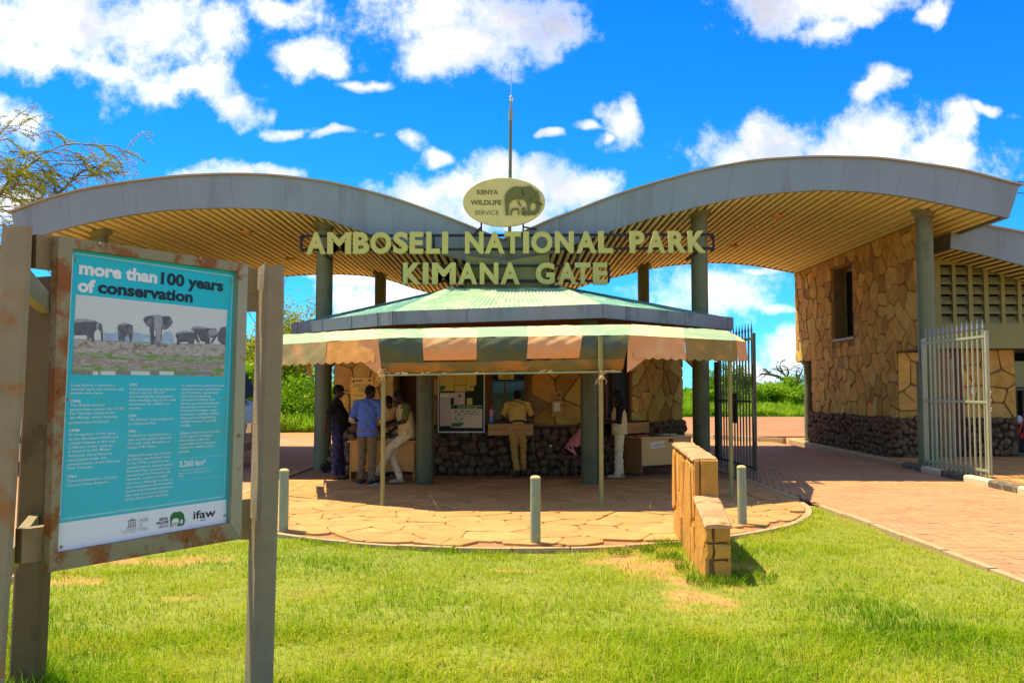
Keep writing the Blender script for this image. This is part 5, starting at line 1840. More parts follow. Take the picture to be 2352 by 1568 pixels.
# the printed photograph
flat('photo_sky', [(415, 533), (2053, 703), (2030, 1080), (392, 1015)], 0.0012, MT['psky'], A_)
flat('photo_far_trees', [(690, 985), (700, 940), (780, 955), (880, 935), (960, 955), (1060, 940), (1150, 965), (1240, 960), (1300, 955), (1380, 940), (1440, 930), (1470, 985), (1475, 1050), (1200, 1040), (690, 1030)], 0.0016, MT['pblue'], A_)
flat('photo_grass', [(392, 1010), (760, 1035), (1300, 1060), (2032, 1070), (2028, 1210), (385, 1160)], 0.0014, MT['pdry'], A_)
flat('photo_green', [(385, 1158), (2028, 1208), (2025, 1290), (382, 1215)], 0.0015, MT['pgreen'], A_)
flat('photo_mud', [(382, 1214), (2025, 1288), (2022, 1330), (380, 1290)], 0.0015, MT['pmud'], A_)
flat('photo_scrub', [(380, 1288), (2022, 1328), (2020, 1420), (373, 1392)], 0.0014, MT['pgreen'], A_)
for (x0, x1) in ((600, 655), (690, 845), (1010, 1215), (1320, 1475)):
    flat('photo_kerb', [(x0, 1362), (x1, 1366), (x1 - 3, 1406), (x0 - 3, 1402)], 0.0018, MT['psky'], A_)
for (x0, x1) in ((376, 598), (846, 1008), (1217, 1318), (1478, 1900)):
    flat('photo_kerb', [(x0, 1364), (x1, 1370), (x1 - 3, 1404), (x0 - 3, 1396)], 0.0018, MT['greyink'], A_)
EL = [[(400, 850), (420, 800), (520, 800), (610, 815), (650, 835), (690, 850), (705, 900), (708, 1040), (690, 1040), (685, 940), (650, 900), (625, 930), (610, 960), (615, 1040), (590, 1040), (575, 1000), (555, 1035), (530, 1030), (535, 975), (398, 975)],
      [(865, 890), (880, 860), (930, 840), (985, 850), (1030, 870), (1035, 930), (1020, 1040), (1000, 1040), (980, 960), (945, 1000), (940, 1040), (918, 1040), (915, 1000), (900, 1035), (880, 1035)],
      [(1660, 910), (1690, 880), (1760, 880), (1860, 900), (1930, 900), (1960, 960), (1890, 1065), (1870, 1062), (1900, 1000), (1865, 1000), (1865, 1070), (1815, 1070), (1810, 1045), (1770, 1040), (1730, 960)],
      [(1490, 980), (1510, 945), (1570, 930), (1640, 930), (1720, 950), (1755, 1055), (1740, 1060), (1700, 1010), (1690, 1070), (1640, 1070), (1620, 1045), (1545, 1050), (1540, 1080), (1505, 1075), (1510, 1020)],
      [(1950, 960), (1985, 890), (2040, 878), (2034, 1085), (1990, 1070), (1950, 1030)],
      [(1212, 890), (1250, 860), (1355, 870), (1352, 930), (1345, 990), (1330, 1075), (1282, 1076), (1278, 1010), (1268, 1076), (1232, 1075)],
      [(1142, 810), (1170, 772), (1255, 758), (1262, 800), (1255, 870), (1225, 890), (1180, 870)], [(1345, 770), (1430, 768), (1466, 832), (1440, 875), (1390, 915), (1355, 910), (1350, 840)]]
for k, e in enumerate(EL):
    flat('photo_elephant', e, 0.0020 + 0.0003 * (k % 3), MT['peleph'], A_)
for e in ([(1255, 765), (1300, 752), (1345, 765), (1352, 830), (1340, 920), (1325, 1040), (1290, 1050), (1272, 950), (1255, 850)],
          [(420, 800), (520, 800), (610, 815), (600, 835), (520, 825), (410, 840)], [(880, 860), (930, 840), (985, 850), (960, 862), (900, 868)], [(1510, 945), (1570, 930), (1640, 930), (1700, 948), (1620, 948), (1530, 962)],
          [(1690, 880), (1760, 880), (1850, 898), (1800, 905), (1700, 905), (1670, 915)], [(630, 870), (650, 835), (668, 850), (655, 915), (640, 905)], [(1845, 930), (1880, 905), (1940, 915), (1950, 960), (1890, 985), (1855, 970)]):
    flat('photo_highlight', e, 0.0030, MT['pelephl'], A_)
for e in ([(1258, 920), (1272, 925), (1276, 985), (1262, 985)], [(1350, 915), (1362, 920), (1372, 945), (1352, 990), (1346, 960)]):
    flat('photo_tusk', e, 0.0034, MT['psky'], A_)
# logos along the foot
mb = MB()
for (wd, x0, x1, y, bo) in (('KENYA', 993, 1063, 1226, .03), ('WILDLIFE', 966, 1067, 1259, .03), ('SERVICE', 988, 1066, 1287, 0.0)):
    line(mb, wd, B_, x0, y, x1, 22, bo, 0.0022)
mb.build('logo_text', MT['ink'], panel)
fx_ = lambda x: 1080 + (x - 457) / 318 * 127
fy_ = lambda y: 1147 + (y - 1036) / 244 * 121 - 0
mb = MB()
for o_ in (ELE, CALF, CALF2):
    mb.add([bp(*B_(fx_(x), fy_(y) + 8 - 0.10 * (fx_(x) - 1080)), 0.0022) for x, y in o_], [tuple(range(len(o_)))])
mb.build('logo_elephant', MT['greenink'], panel)
mb = MB()
line(mb, 'ifaw', B_, 1268, 1212, 1450, 62, 0.02, 0.0022)
mb.build('logo_text', MT['ink'], panel)
flat('logo_bar', [(1327, 1216), (1372, 1209), (1372, 1219), (1327, 1226)], 0.0022, MT['cyanink'], B_)
mb = MB()
for q in ([(735, 1228), (772, 1206), (808, 1217), (808, 1222), (735, 1233)], [(725, 1278), (806, 1266), (806, 1272), (725, 1285)], *[[(738 + 14 * k, 1236 - 2 * k), (745 + 14 * k, 1235 - 2 * k), (745 + 14 * k, 1274 - 2 * k), (738 + 14 * k, 1275 - 2 * k)] for k in range(5)]):
    mb.add([bp(*B_(x, y), 0.0022) for x, y in q], [tuple(range(len(q)))])
line(mb, 'United Nations', B_, 725, 1300, 808, 9, 0, 0.0022)
line(mb, 'Educational, Scientific and', B_, 678, 1318, 808, 9, 0, 0.0022)
line(mb, 'Cultural Organization', B_, 705, 1330, 806, 9, 0, 0.0022)
line(mb, 'Man and', B_, 838, 1283, 880, 9, 0, 0.0022)
line(mb, 'the Biosphere', B_, 838, 1294, 902, 9, 0, 0.0022)
line(mb, 'Programme', B_, 838, 1306, 892, 9, 0, 0.0022)
mb.add([bp(*B_(x, y), 0.0022) for x, y in ((826, 1175), (828, 1175), (828, 1310), (826, 1310))], [(0, 1, 2, 3)])
mb.build('logo_temple', MT['greyink'], panel)
mb = MB()
line(mb, 'MAB', B_, 840, 1240, 902, 34, 0.0, 0.0022)
mb.build('logo_text', MT['pgreen'], panel)
flat('logo_bar', [(842, 1248), (856, 1246), (850, 1262), (840, 1264)], 0.0022, MT['cyanink'], B_)

# ------------------------------------------------------------------ bollards
def bollard(px, py, label):
    t = thing('bollard', (px, py, 0), label, 'bollard', 'steel bollards at the edge of the paving')
    mb = MB().cyl((px, py, -0.1), (px, py, 0.725), 0.058, 0.056, 24)
    smooth_auto(mb.build('post', MT['bollard'], t), 0.6)
    mb = MB()
    rs = []
    for rr_, zz in ((0.0585, 0.723), (0.0585, 0.74), (0.045, 0.755), (0.02, 0.762)):
        rs.append([(px + rr_ * math.cos(2 * math.pi * k / 24), py + rr_ * math.sin(2 * math.pi * k / 24), zz) for k in range(24)])
    mb.rings(rs)
    smooth_auto(mb.build('cap', MT['bollcap'], t), 0.6)
    return t


g = gnd(1230, 1250, 0.0)
bo = bollard(g.x, g.y, 'pale green bollard standing alone in front of the kiosk, between lawn and paving')
g = gnd(651, 1221)
copy_thing(bo, (g.x, g.y, 0), 'pale green bollard partly hidden by the concrete post of the turquoise board')
g = gnd(1705, 1207)
copy_thing(bo, (g.x, g.y, 0), 'pale green bollard right of the stepped sandstone wall, near the open gate')

# ------------------------------------------------------------------ stepped sandstone wall
SAND = M('sandstone', (0.5, 0.3, 0.1), 0.85, 0.2, 5, 0.9, 16, rand=0.1, ramp=[(0.58, 0.27, 0.05), (0.63, 0.33, 0.06), (0.52, 0.25, 0.06), (0.60, 0.31, 0.055)], col2=(0.36, 0.20, 0.08), scale2=2.6, thr=(0.56, 0.74))
COPE = M('coping_sandstone', (0.55, 0.30, 0.17), 0.85, 0.1, 5, 0.4, 24, rand=0.08, col2=(0.46, 0.24, 0.12), scale2=4)
sw = thing('stepped_wall', (1.9, 9.4, 0), 'low stepped sandstone wall standing on the lawn with pinkish coping', 'wall')
A0, B0 = Vector((1.765, 8.22, 0)), Vector((1.93, 10.75, 0))
UW = (B0 - A0).normalized()
NW = Vector((-UW.y, UW.x, 0))                    # towards the left, sunlit side
TH = 0.225
core = MB()
prof = [(0.02, -0.08), (0.02, 0.48), (0.72, 0.62), (0.74, 0.98), (2.5, 1.02), (2.5, -0.08)]
vs = [A0 + UW * a + Z * z - NW * 0.03 for a, z in prof] + [A0 + UW * a + Z * z - NW * (TH - 0.03) for a, z in prof]
core.add(vs, [(0, 1, 2, 3, 4, 5), (11, 10, 9, 8, 7, 6)] + [(i, (i + 1) % 6, 6 + (i + 1) % 6, 6 + i) for i in range(6)])
sc_ = core.build('wall_core', MT['mortar'], sw)
near_ = cells([(0, -0.06), (0.74, -0.06), (0.74, 0.60), (0, 0.47)], 0.34, 3, 0.014, stretch=0.55)
far_ = cells([(0.75, -0.06), (2.52, -0.06), (2.52, 1.01), (0.75, 0.97)], 0.42, 5, 0.014, stretch=0.5)
for side_, sd in ((NW, 1), (-NW, 2)):
    O = A0 - (NW * 0.03 if side_ is NW else NW * (TH - 0.03))
    clad(sw, 'stone', near_ + far_, O, UW, Z, side_, SAND, 0.034, 0.014, 0.014, 10 + sd, 300, 0.012)
r2 = random.Random(9)
nn = -UW
for (z0, z1) in ((-0.06, 0.165), (0.18, 0.315), (0.33, 0.505)):
    for (w0, w1) in ((0.0, 0.062), (0.075, TH)):
        if w0 == 0 and z0 < -0.01:
            continue
        polys = [(w0, z0 + 0.005), (w1 - 0.004, z0), (w1, (z0 + z1) / 2), (w1 - 0.006, z1 - 0.004), ((w0 + w1) / 2, z1), (w0 + 0.004, z1 - 0.003), (w0 + 0.002, (z0 + z1) / 2)]
        polys = [(pa + r2.uniform(-.009, .009), pb + r2.uniform(-.011, .011)) for pa, pb in polys]
        MB().slab(polys, lambda a, b, d: A0 - NW * a + Z * b + nn * (d - 0.02), 0.05 + r2.uniform(-0.012, 0.012), 0.02).build('stone', SAND, sw)
O7 = A0 + UW * 0.74
for (w0, w1) in ((0.0, 0.05), (0.062, TH + 0.01)):
    MB().slab([(w0, 0.62), (w1, 0.62), (w1 - 0.003, 0.8), (w1, 1.015), (w0 + 0.004, 1.02)], lambda a, b, d: O7 - NW * a + Z * b + nn * (d - 0.02), 0.055, 0.012).build('stone', SAND, sw)
# copings
def cope(a0, a1, z0, z1, t=0.042, over=0.014):
    mb = MB()
    rs = []
    n_ = 5
    for k in range(n_ + 1):
        t_ = k / n_
        a, z = a0 + (a1 - a0) * t_, z0 + (z1 - z0) * t_
        c = A0 + UW * a
        j_ = [r2.uniform(-.006, .006) for _ in range(6)]
        sh = 0.012 if k in (0, n_) else 0.0
        rs.append([c + NW * (over + j_[0]) + Z * z, c - NW * (TH + over + j_[1]) + Z * z, c - NW * (TH + over + j_[1]) + Z * (z + t * .55 - sh), c - NW * (TH + over - 0.02) + Z * (z + t + j_[2] - sh),
                   c - NW * TH * .5 + Z * (z + t + 0.008 + j_[3] - sh), c + NW * (over - 0.02) + Z * (z + t + j_[4] - sh), c + NW * (over + j_[0]) + Z * (z + t * .55 - sh)])
    mb.rings(rs)
    mb.build('coping', COPE, sw)


for (a0, a1, z0, z1) in ((-0.03, 0.13, 0.455, 0.50), (0.14, 0.34, 0.502, 0.545), (0.35, 0.52, 0.547, 0.59), (0.53, 0.72, 0.592, 0.63),
                         (0.735, 1.0, 1.0, 1.01), (1.01, 1.4, 1.012, 1.02), (1.41, 1.78, 1.022, 1.035), (1.79, 2.15, 1.036, 1.045), (2.16, 2.55, 1.046, 1.05)):
    cope(a0, a1, z0, z1)

# ------------------------------------------------------------------ spear-topped gates
def gate(hx, hy, ex, ey, label, mat, n, flip):
    t = thing('steel_gate', (hx, hy, 0), label, 'gate', 'open gate leaves of the right road')
    H, E = Vector((hx, hy, 0)), Vector((ex, ey, 0))
    U = (E - H).normalized()
    Ln = (E - H).length
    fr = MB()
    for s in (0.03, Ln - 0.03):
        fr.bar(H + U * s + Z * 0.18, H + U * s + Z * 2.82, 0.06, 0.06)
    for z in (0.23, 1.50, 2.72):
        fr.bar(H + U * 0.06 + Z * z, H + U * (Ln - 0.06) + Z * z, 0.045, 0.045)
    fr.build('frame', mat, t)
    for k in range(n):
        s = 0.06 + (Ln - 0.12) * (k + 0.5) / n
        p = H + U * s
        o = MB().bar(p + Z * 0.10, p + Z * 2.85, 0.027, 0.027)
        b_ = o.build('bar', mat, t)
        m2 = MB()
        W = Vector((U.y, -U.x, 0))
        z0 = 2.83
        sec = [(0.012, 0.0), (0.034, 0.05), (0.016, 0.13), (0.001, 0.23)]
        rs = [[p + U * w + Z * (z0 + h), p + W * w * 0.7 + Z * (z0 + h), p - U * w + Z * (z0 + h), p - W * w * 0.7 + Z * (z0 + h)] for w, h in sec]
        m2.rings(rs)
        m2.build('spear_tip', MT['tip'] if mat is MT['gatelight'] else MT['gatedark'], b_)
        m3 = MB()
        rs = [[p + U * w + Z * h, p + W * w + Z * h, p - U * w + Z * h, p - W * w + Z * h] for w, h in ((0.015, 0.11), (0.013, 0.04), (0.001, -0.0))]
        m3.rings(rs)
        m3.build('spear_tip', mat, b_)
    lk = MB()
    e = H + U * (Ln + 0.02)
    lk.bar(e + Z * 1.42, e + Z * 1.62, 0.03, 0.05)
    lk.cyl(e + Z * 0.02, e + Z * 0.75, 0.012, 0.012, 8).cyl(e + Z * 0.6 - U * 0.12, e + Z * 0.6 + U * 0.02, 0.012, 0.012, 8)
    for q in (1.36, 1.52, 1.66):
        lk.tube([e + U * (0.03 + 0.03 * math.cos(a)) + Z * (q + 0.03 * math.sin(a)) for a in np.linspace(0, 2 * math.pi, 11)], 0.007, 5)
    lk.build('bolt', MT['steel'] if mat is MT['gatelight'] else MT['gatedark'], t)
    hp = MB().cyl(H - U * 0.14 + Z * -0.05, H - U * 0.14 + Z * 2.35, 0.075, 0.075, 16)
    for z in (0.35, 1.5, 2.25):
        hp.bar(H - U * 0.10 + Z * z, H + U * 0.05 + Z * z, 0.05, 0.07)
    smooth_auto(hp.build('hinge_post', mat if mat is not MT['gatelight'] else MT['column'], t), 0.6)
    return t, H, U, Ln


g1, H1, U1, L1_ = gate(4.60, 19.85, 4.66, 17.15, 'dark spear topped gate leaf swung open beside the kiosk awning', MT['gatedark'], 12, 1)
c = H1 + U1 * (L1_ * 0.42)
MB().bar(c + Z * 1.35 - U1 * 0.3, c + Z * 1.35 + U1 * 0.3, 0.02, 0.62).build('lock_plate', MT['ironblack'], g1)
g2, _, _, _ = gate(8.80, 19.12, 8.80, 16.50, 'pale spear topped gate leaf swung open in front of the stone tower column', MT['gatelight'], 13, 1)

# ------------------------------------------------------------------ desks and the things on them
def desk(o_, U, W, wd, dp, h, label, mf, me):
    t = thing('desk', o_, label, 'desk')
    o_ = Vector(o_)
    mb = MB().obox(o_ + U * wd / 2 + W * dp / 2 + Z * (h - 0.013), U * (wd / 2 + 0.04), W * (dp / 2 + 0.04), Z * 0.013)
    mb.build('desk_top', mf, t)
    mb = MB().obox(o_ + U * wd / 2 + W * 0.02 + Z * (h - 0.027 - 0.27), U * (wd / 2 - 0.021), W * 0.01, Z * 0.268)
    mb.build('modesty_panel', mf, t)
    for s in (0.01, wd - 0.01):
        mb = MB().obox(o_ + U * s + W * dp / 2 + Z * ((h - 0.028) / 2 + 0.016), U * 0.01, W * (dp / 2), Z * ((h - 0.03) / 2 - 0.015))
        mb.build('end_panel', me, t)
    return t


UD, WD = Vector((0.86, 0.51, 0)), Vector((-0.51, 0.86, 0))
OD = Vector((2.57, 17.82, 0.03))
desk(OD, UD, WD, 1.30, 0.55, 0.755, 'pale wooden desk by the right stone wall with stickers on its front', MT['desk'], MT['deskend'])
OL = Vector((-2.98, 16.50, 0.03))
desk(OL, XX, YY, 1.18, 0.6, 0.76, 'orange wooden desk where the man in the vest leans, left of a green pillar', MT['deskdark'], MT['deskdark'])


def dsk(s, w, z=0.786):
    return OD + UD * s + WD * w + Z * (z - 0.03)


tag(MB().obox(dsk(0.20, 0.30, 0.80), UD * 0.11, WD * 0.09, Z * 0.014).build('book', MT['redpaint']), 'thin red book lying on the pale desk', 'book')
tag(MB().obox(dsk(0.52, 0.20, 0.797), UD * 0.10, WD * 0.05, Z * 0.009).build('tablet', MT['blackpl']), 'black tablet lying on the pale desk', 'tablet')
pp = thing('paper_pile', dsk(0.9, 0.3), 'untidy pile of white papers at the right end of the pale desk', 'papers')
r3 = random.Random(2)
for k in range(6):
    a = r3.uniform(-0.5, 0.5)
    u2 = UD * math.cos(a) + WD * math.sin(a)
    w2 = WD * math.cos(a) - UD * math.sin(a)
    MB().obox(dsk(0.9 + r3.uniform(-0.12, 0.12), 0.28 + r3.uniform(-0.05, 0.05), 0.79 + 0.006 * k), u2 * 0.13, w2 * 0.09, Z * 0.0025).build('sheet', MT['paper'], pp)
MB().tube([dsk(0.82 + 0.03 * k, 0.25 + 0.02 * math.sin(k * 1.3), 0.835 + 0.012 * math.sin(k)) for k in range(9)], 0.007, 5).build('cable', MT['blackpl'], pp)
FN = -WD


def onfront(s0, s1, z0, z1, off, mat, tiltz=0.0):
    b = OD + WD * 0.009
    mb = MB()
    mb.add([b + UD * s0 + Z * z0 + FN * off, b + UD * s1 + Z * (z0 + tiltz) + FN * off, b + UD * s1 + Z * (z1 + tiltz) + FN * off, b + UD * s0 + Z * z1 + FN * off] +
           [b + UD * s0 + Z * z0, b + UD * s1 + Z * (z0 + tiltz), b + UD * s1 + Z * (z1 + tiltz), b + UD * s0 + Z * z1],
           [(0, 1, 2, 3), (0, 4, 5, 1), (1, 5, 6, 2), (2, 6, 7, 3), (3, 7, 4, 0)])
    return mb, b


mb, b = onfront(0.24, 0.60, 0.52, 0.64, 0.003, None, 0.035)
st = tag(mb.build('sticker', MT['paper']), 'white sticker headed PARK RULES on the front of the pale desk', 'sticker')
mb = MB()
put_text(mb, 'PARK RULES', b + UD * 0.35 + Z * 0.607 + FN * 0.004, 0.14, 0.018, (UD + Z * 0.09).normalized(), Z, FN, 0.02)
for k in range(6):
    c = b + UD * (0.29 + 0.052 * k) + Z * (0.572 + 0.0052 * k) + FN * 0.004
    mb.add([c + (UD * math.cos(t) + Z * math.sin(t)) * 0.019 for t in np.linspace(0, 2 * math.pi, 10)[:-1]], [tuple(range(9))])
mb.build('print', MT['greyink'], st)
c = OD + WD * 0.009 + UD * 0.77 + Z * 0.64
bd = tag(MB().cyl(c, c + FN * 0.006, 0.068, 0.068, 24).build('badge', MT['darkwood']), 'round badge sticker on the front of the pale desk', 'sticker')
MB().add([c + FN * 0.0075 + (UD * math.cos(t) + Z * math.sin(t)) * 0.06 for t in np.linspace(math.pi, 2 * math.pi, 10)], [tuple(range(10))]).build('print', MT['paperyel'], bd)
mb, b = onfront(0.88, 1.02, 0.28, 0.56, 0.003, None)
st = tag(mb.build('sticker', MT['paper']), 'red and white leaflet stuck low on the front of the pale desk', 'sticker')
MB().add([b + UD * s + Z * z + FN * 0.005 for s, z in ((0.885, 0.32), (1.015, 0.32), (1.015, 0.48), (0.885, 0.48))], [(0, 1, 2, 3)]).build('print', MT['redink'], st)
# ledgers on the left desk
for k, (x, y, z, w, mt, lb) in enumerate(((-2.18, 16.7, 0.805, 0.15, 'paper', 'open white ledger on the orange desk'), (-2.55, 16.78, 0.80, 0.13, 'redpaint', 'red ledger on the orange desk'))):
    tag(MB().obox((x, y, z + 0.0), (w, 0.02, 0), (-0.02, 0.10, 0), (0, 0, 0.013)).build('ledger', MT[mt]), lb, 'book')

# ------------------------------------------------------------------ notice board and papers
YN = 18.10
G_ = lambda x, y: (947.4 + .2014 * x, 832.6 + .2014 * y)


def gp(x, y, Y=YN):
    return at(*G_(x, y), Y)


nb = thing('notice_board', (gp(560, 800).x, YN, gp(560, 800).z), 'dark green notice board in a pale metal frame hung on the kiosk front', 'notice board')
a, b = gp(300, 785), gp(818, 40)
MB().box(a.x, b.x, YN, YN + 0.03, a.z, b.z).build('board', MT['boardgreen'], nb)
for (x0, x1, y0, y1) in ((291, 303, 797, 30), (812, 824, 797, 30), (303, 812, 797, 783), (303, 812, 46, 30)):
    p, q = gp(x0, y0), gp(x1, y1)
    MB().box(p.x, q.x, YN - 0.02, YN + 0.03, p.z, q.z).build('frame_bar', MT['whitepl'], nb)


def notice(x0, x1, y0, y1, mat, label, k, prints=(), tilt=0.0, name='notice'):
    Y = YN - 0.004 - 0.0022 * k
    P = [gp(x0, y1, Y), gp(x1, y1 + tilt, Y), gp(x1, y0 + tilt, Y), gp(x0, y0, Y)]
    mb = MB()
    r4 = random.Random(k)
    P[r4.randrange(2)] += Vector((0, -0.012, 0.004))
    mb.add(P + [p + YY * 0.002 for p in P], [(0, 1, 2, 3), (7, 6, 5, 4), (0, 4, 5, 1), (1, 5, 6, 2), (2, 6, 7, 3), (3, 7, 4, 0)])
    o = tag(mb.build(name, MT[mat]), label, 'poster' if name == 'poster' else 'paper notice', 'papers pinned to the notice board')
    by = {}
    for (px0, px1, py0, py1, m2, txt) in prints:
        m_ = by.setdefault(m2, MB())
        if txt:
            p0 = gp(px0, py1, Y - 0.004 - 0.008 * (txt == '#'))
            put_text(m_, txt, p0, (px1 - px0) * .2014 * YN / F, (py1 - py0) * .2014 * YN / F, XX, Z, Vector((0, -1, 0)), 0.012)
        else:
            m_.add([gp(px0, py1, Y - 0.003), gp(px1, py1, Y - 0.003), gp(px1, py0, Y - 0.003), gp(px0, py0, Y - 0.003)], [(0, 1, 2, 3)])
    for m2, m_ in by.items():
        m_.build('print', MT[m2], o)
    return o


def rows(x0, x1, y0, y1, n, ink='greyink'):
    r5 = random.Random(int(x0 + y0))
    return [(x0, x0 + (x1 - x0) * r5.uniform(0.55, 1.0), y0 + (y1 - y0) * k / n, y0 + (y1 - y0) * k / n + 2.2, ink, None) for k in range(n)]


notice(308, 477, 70, 325, 'paperyel', 'large yellow sheet with a dark picture at the upper left of the board', 0, rows(318, 465, 90, 250, 13) + [(313, 415, 262, 320, 'greenink', None)])
notice(480, 612, 90, 252, 'paperyel', 'plain yellowish list at the top middle of the board', 1, rows(490, 600, 105, 240, 11))
notice(615, 728, 75, 258, 'paperyel', 'yellow and orange warning notice at the upper right of the board', 2, [(618, 726, 205, 254, 'awpeach', None)] + rows(640, 710, 150, 195, 4) + rows(630, 715, 212, 245, 3, 'redink'))
notice(483, 545, 255, 330, 'paperyel', 'small curled yellow note under the plain list, left one', 3, rows(490, 535, 265, 310, 4))
notice(547, 607, 257, 330, 'paperyel', 'small curled yellow note under the plain list, right one', 4, rows(553, 600, 265, 310, 4))
notice(612, 702, 258, 322, 'paperyel', 'small yellow card with a dark badge under the warning notice', 5, [(655, 690, 266, 290, 'greenink', None)] + rows(620, 695, 297, 315, 3))
notice(313, 470, 345, 402, 'paper', 'wide pale re-entry card above the long lilac sheet', 6, [(322, 462, 357, 369, 'greyink', 'YOU ONLY ONE RE-ENTRY'), (322, 462, 378, 390, 'greyink', 'ALLOWED WITHIN 24HRS')])
notice(473, 598, 335, 480, 'paperpink', 'pale sheet with a small brown square in the middle of the board', 7, [(525, 552, 365, 395, 'darkwood', None)] + rows(485, 585, 345, 358, 2) + rows(485, 585, 405, 470, 5))
notice(620, 683, 403, 480, 'paperyel', 'small blank yellow note right of the pale sheet', 8, rows(626, 660, 412, 430, 2))
notice(311, 435, 405, 722, 'paperpink', 'long lilac sheet down the left side of the board', 9, rows(318, 425, 430, 700, 14))
mp = [(437, 797, 482, 528, 'greenink', None), (446, 672, 688, 730, 'greenink', None), (520, 785, 488, 502, 'paper', 'eCitizen Payment Platform/Customer Journey Manual'), (520, 745, 510, 522, 'paper', 'for National Parks, Reserves and Sanctuaries'),
      (720, 775, 712, 724, 'greyink', 'eCitizen'), (470, 505, 492, 515, 'paper', None)]
for k in range(8):
    x = 480 + (k % 4) * 73
    y = 545 if k < 4 else 625
    for (q0, q1, q2, q3) in ((x, x + 64, y, y + 4), (x, x + 64, y + 58, y + 62), (x, x + 4, y, y + 62), (x + 60, x + 64, y, y + 62), (x + 10, x + 24, y + 10, y + 24), (x + 34, x + 50, y + 32, y + 48)):
        mp.append((q0, q1, q2, q3, 'ink', None))
notice(437, 797, 480, 740, 'paper', 'big white payment poster with a green header and looping boxes', 11, mp, 6, 'poster')
# yellow plaque on the left wall
E_ = lambda x, y: (689 + .2014 * x, 832.6 + .2014 * y)
p0, q0 = at(*E_(567, 428), 18.55), at(*E_(850, 168), 18.55)
UP = Vector((Vector((*K2, 0)) - Vector((*K1, 0))).normalized())
NP = Vector((UP.y, -UP.x, 0))
c0 = Vector((p0.x, 0, p0.z))
tpar = (p0.x - K1[0]) / (K2[0] - K1[0])
base = Vector((*K1, 0)).lerp(Vector((*K2, 0)), tpar) + NP * 0.055 + Z * p0.z
wP, hP = (q0.x - p0.x) / UP.x, q0.z - p0.z
pq = MB().obox(base + UP * wP / 2 + Z * hP / 2, UP * wP / 2, NP * 0.008, Z * hP / 2)
pq = tag(pq.build('plaque', MT['plaque']), 'yellow plaque headed USAID screwed to the left stone wall', 'plaque')
mb = MB()


def pt(body, x0, x1, y, cap, bold=0.01):
    put_text(mb, body, base + NP * 0.0095 + UP * (wP * (x0 - 567) / 283) + Z * (hP * (428 - y) / 260), wP * (x1 - x0) / 283, hP * cap / 260, UP, Z, NP, bold)


pt('USAID', 628, 710, 215, 20, 0.04)
pt('KIMANA GATE AND ASSOCIATED', 610, 803, 255, 11, 0.02)
pt('SERVICES AT AMBOSELI NATIONAL PARK', 588, 828, 277, 11, 0.02)
pt('FUNDING PROVIDED BY', 657, 760, 297, 8)
pt('USAID/KENYA', 667, 752, 317, 11, 0.02)
pt('AND COMMISSIONED BY', 655, 765, 335, 8)
pt('MISSION DIRECTOR', 607, 730, 380, 11, 0.02)
for (sx_, sy_, rr_) in ((605, 210, 16),):
    c = base + NP * 0.0095 + UP * (wP * (sx_ - 567) / 283) + Z * (hP * (428 - sy_) / 260)
    mb.add([c + (UP * math.cos(t) + Z * math.sin(t)) * rr_ * 0.0018 for t in np.linspace(0, 2 * math.pi, 16)[:-1]], [tuple(range(15))])
mb.add([base + NP * 0.0095 + UP * (wP * (782 + (x - 457) / 318 * 40 - 567) / 283) + Z * (hP * (428 - (188 + (y - 1036) / 244 * 34)) / 260) for x, y in ELE], [tuple(range(len(ELE)))])
for (sx_, sy_) in ((580, 180), (838, 178), (578, 412), (838, 415)):
    c = base + NP * 0.0095 + UP * (wP * (sx_ - 567) / 283) + Z * (hP * (428 - sy_) / 260)
    mb.add([c + (UP * math.cos(t) + Z * math.sin(t)) * 0.008 for t in np.linspace(0, 2 * math.pi, 8)[:-1]], [tuple(range(7))])
mb.build('lettering', MT['ink'], pq)
# card-payment sign over the window
p, q = gp(980, 190, 18.14), gp(1157, 135, 18.14)
cs = tag(MB().box(p.x, q.x, 18.14, 18.15, p.z, q.z).build('card_sign', MT['paperyel']), 'small ACCEPTED HERE card sign over the serving window', 'sign')
mb = MB()
put_text(mb, 'ACCEPTED HERE', gp(1015, 162, 18.137), 105 * .2014 * 18.14 / F, 14 * .2014 * 18.14 / F, XX, Z, Vector((0, -1, 0)), 0.02)
for k, x in enumerate((990, 1022, 1046, 1070, 1100, 1140)):
    w = 20 if k in (0, 3, 5) else 14
    mb.add([gp(x, 180, 18.137), gp(x + w, 180, 18.137), gp(x + w, 168, 18.137), gp(x, 168, 18.137)], [(0, 1, 2, 3)])
mb.build('lettering', MT['ink'], cs)
# water bottle on the counter
c = gp(901, 692, 18.02)
wb = thing('water_bottle', c, 'pink and blue water bottle standing on the window counter', 'bottle')
cz = 1.075
mb = MB().cyl((c.x, 18.02, cz), (c.x, 18.02, cz + 0.13), 0.042, 0.042, 18)
smooth_auto(mb.build('lower_body', M('bottle_blue', (0.10, 0.25, 0.42), 0.3, 0.03), wb))
mb = MB().cyl((c.x, 18.02, cz + 0.131), (c.x, 18.02, cz + 0.25), 0.042, 0.040, 18)
smooth_auto(mb.build('upper_body', M('bottle_pink', (0.60, 0.22, 0.20), 0.3, 0.03), wb))
mb = MB().cyl((c.x, 18.02, cz + 0.25), (c.x, 18.02, cz + 0.285), 0.03, 0.03, 14).cyl((c.x, 18.02, cz + 0.285), (c.x, 18.02, cz + 0.31), 0.014, 0.014, 10)
mb.tube([(c.x - 0.03 - 0.035 * math.sin(t), 18.02, cz + 0.26 - 0.05 + 0.05 * math.cos(t)) for t in np.linspace(0, math.pi, 9)], 0.005, 5)
smooth_auto(mb.build('lid', MT['redpaint'], wb))
# suggestion box, small plaque, socket and cable on the front wall
H_ = lambda x, y: (1234.5 + .2014 * x, 832.6 + .2014 * y)


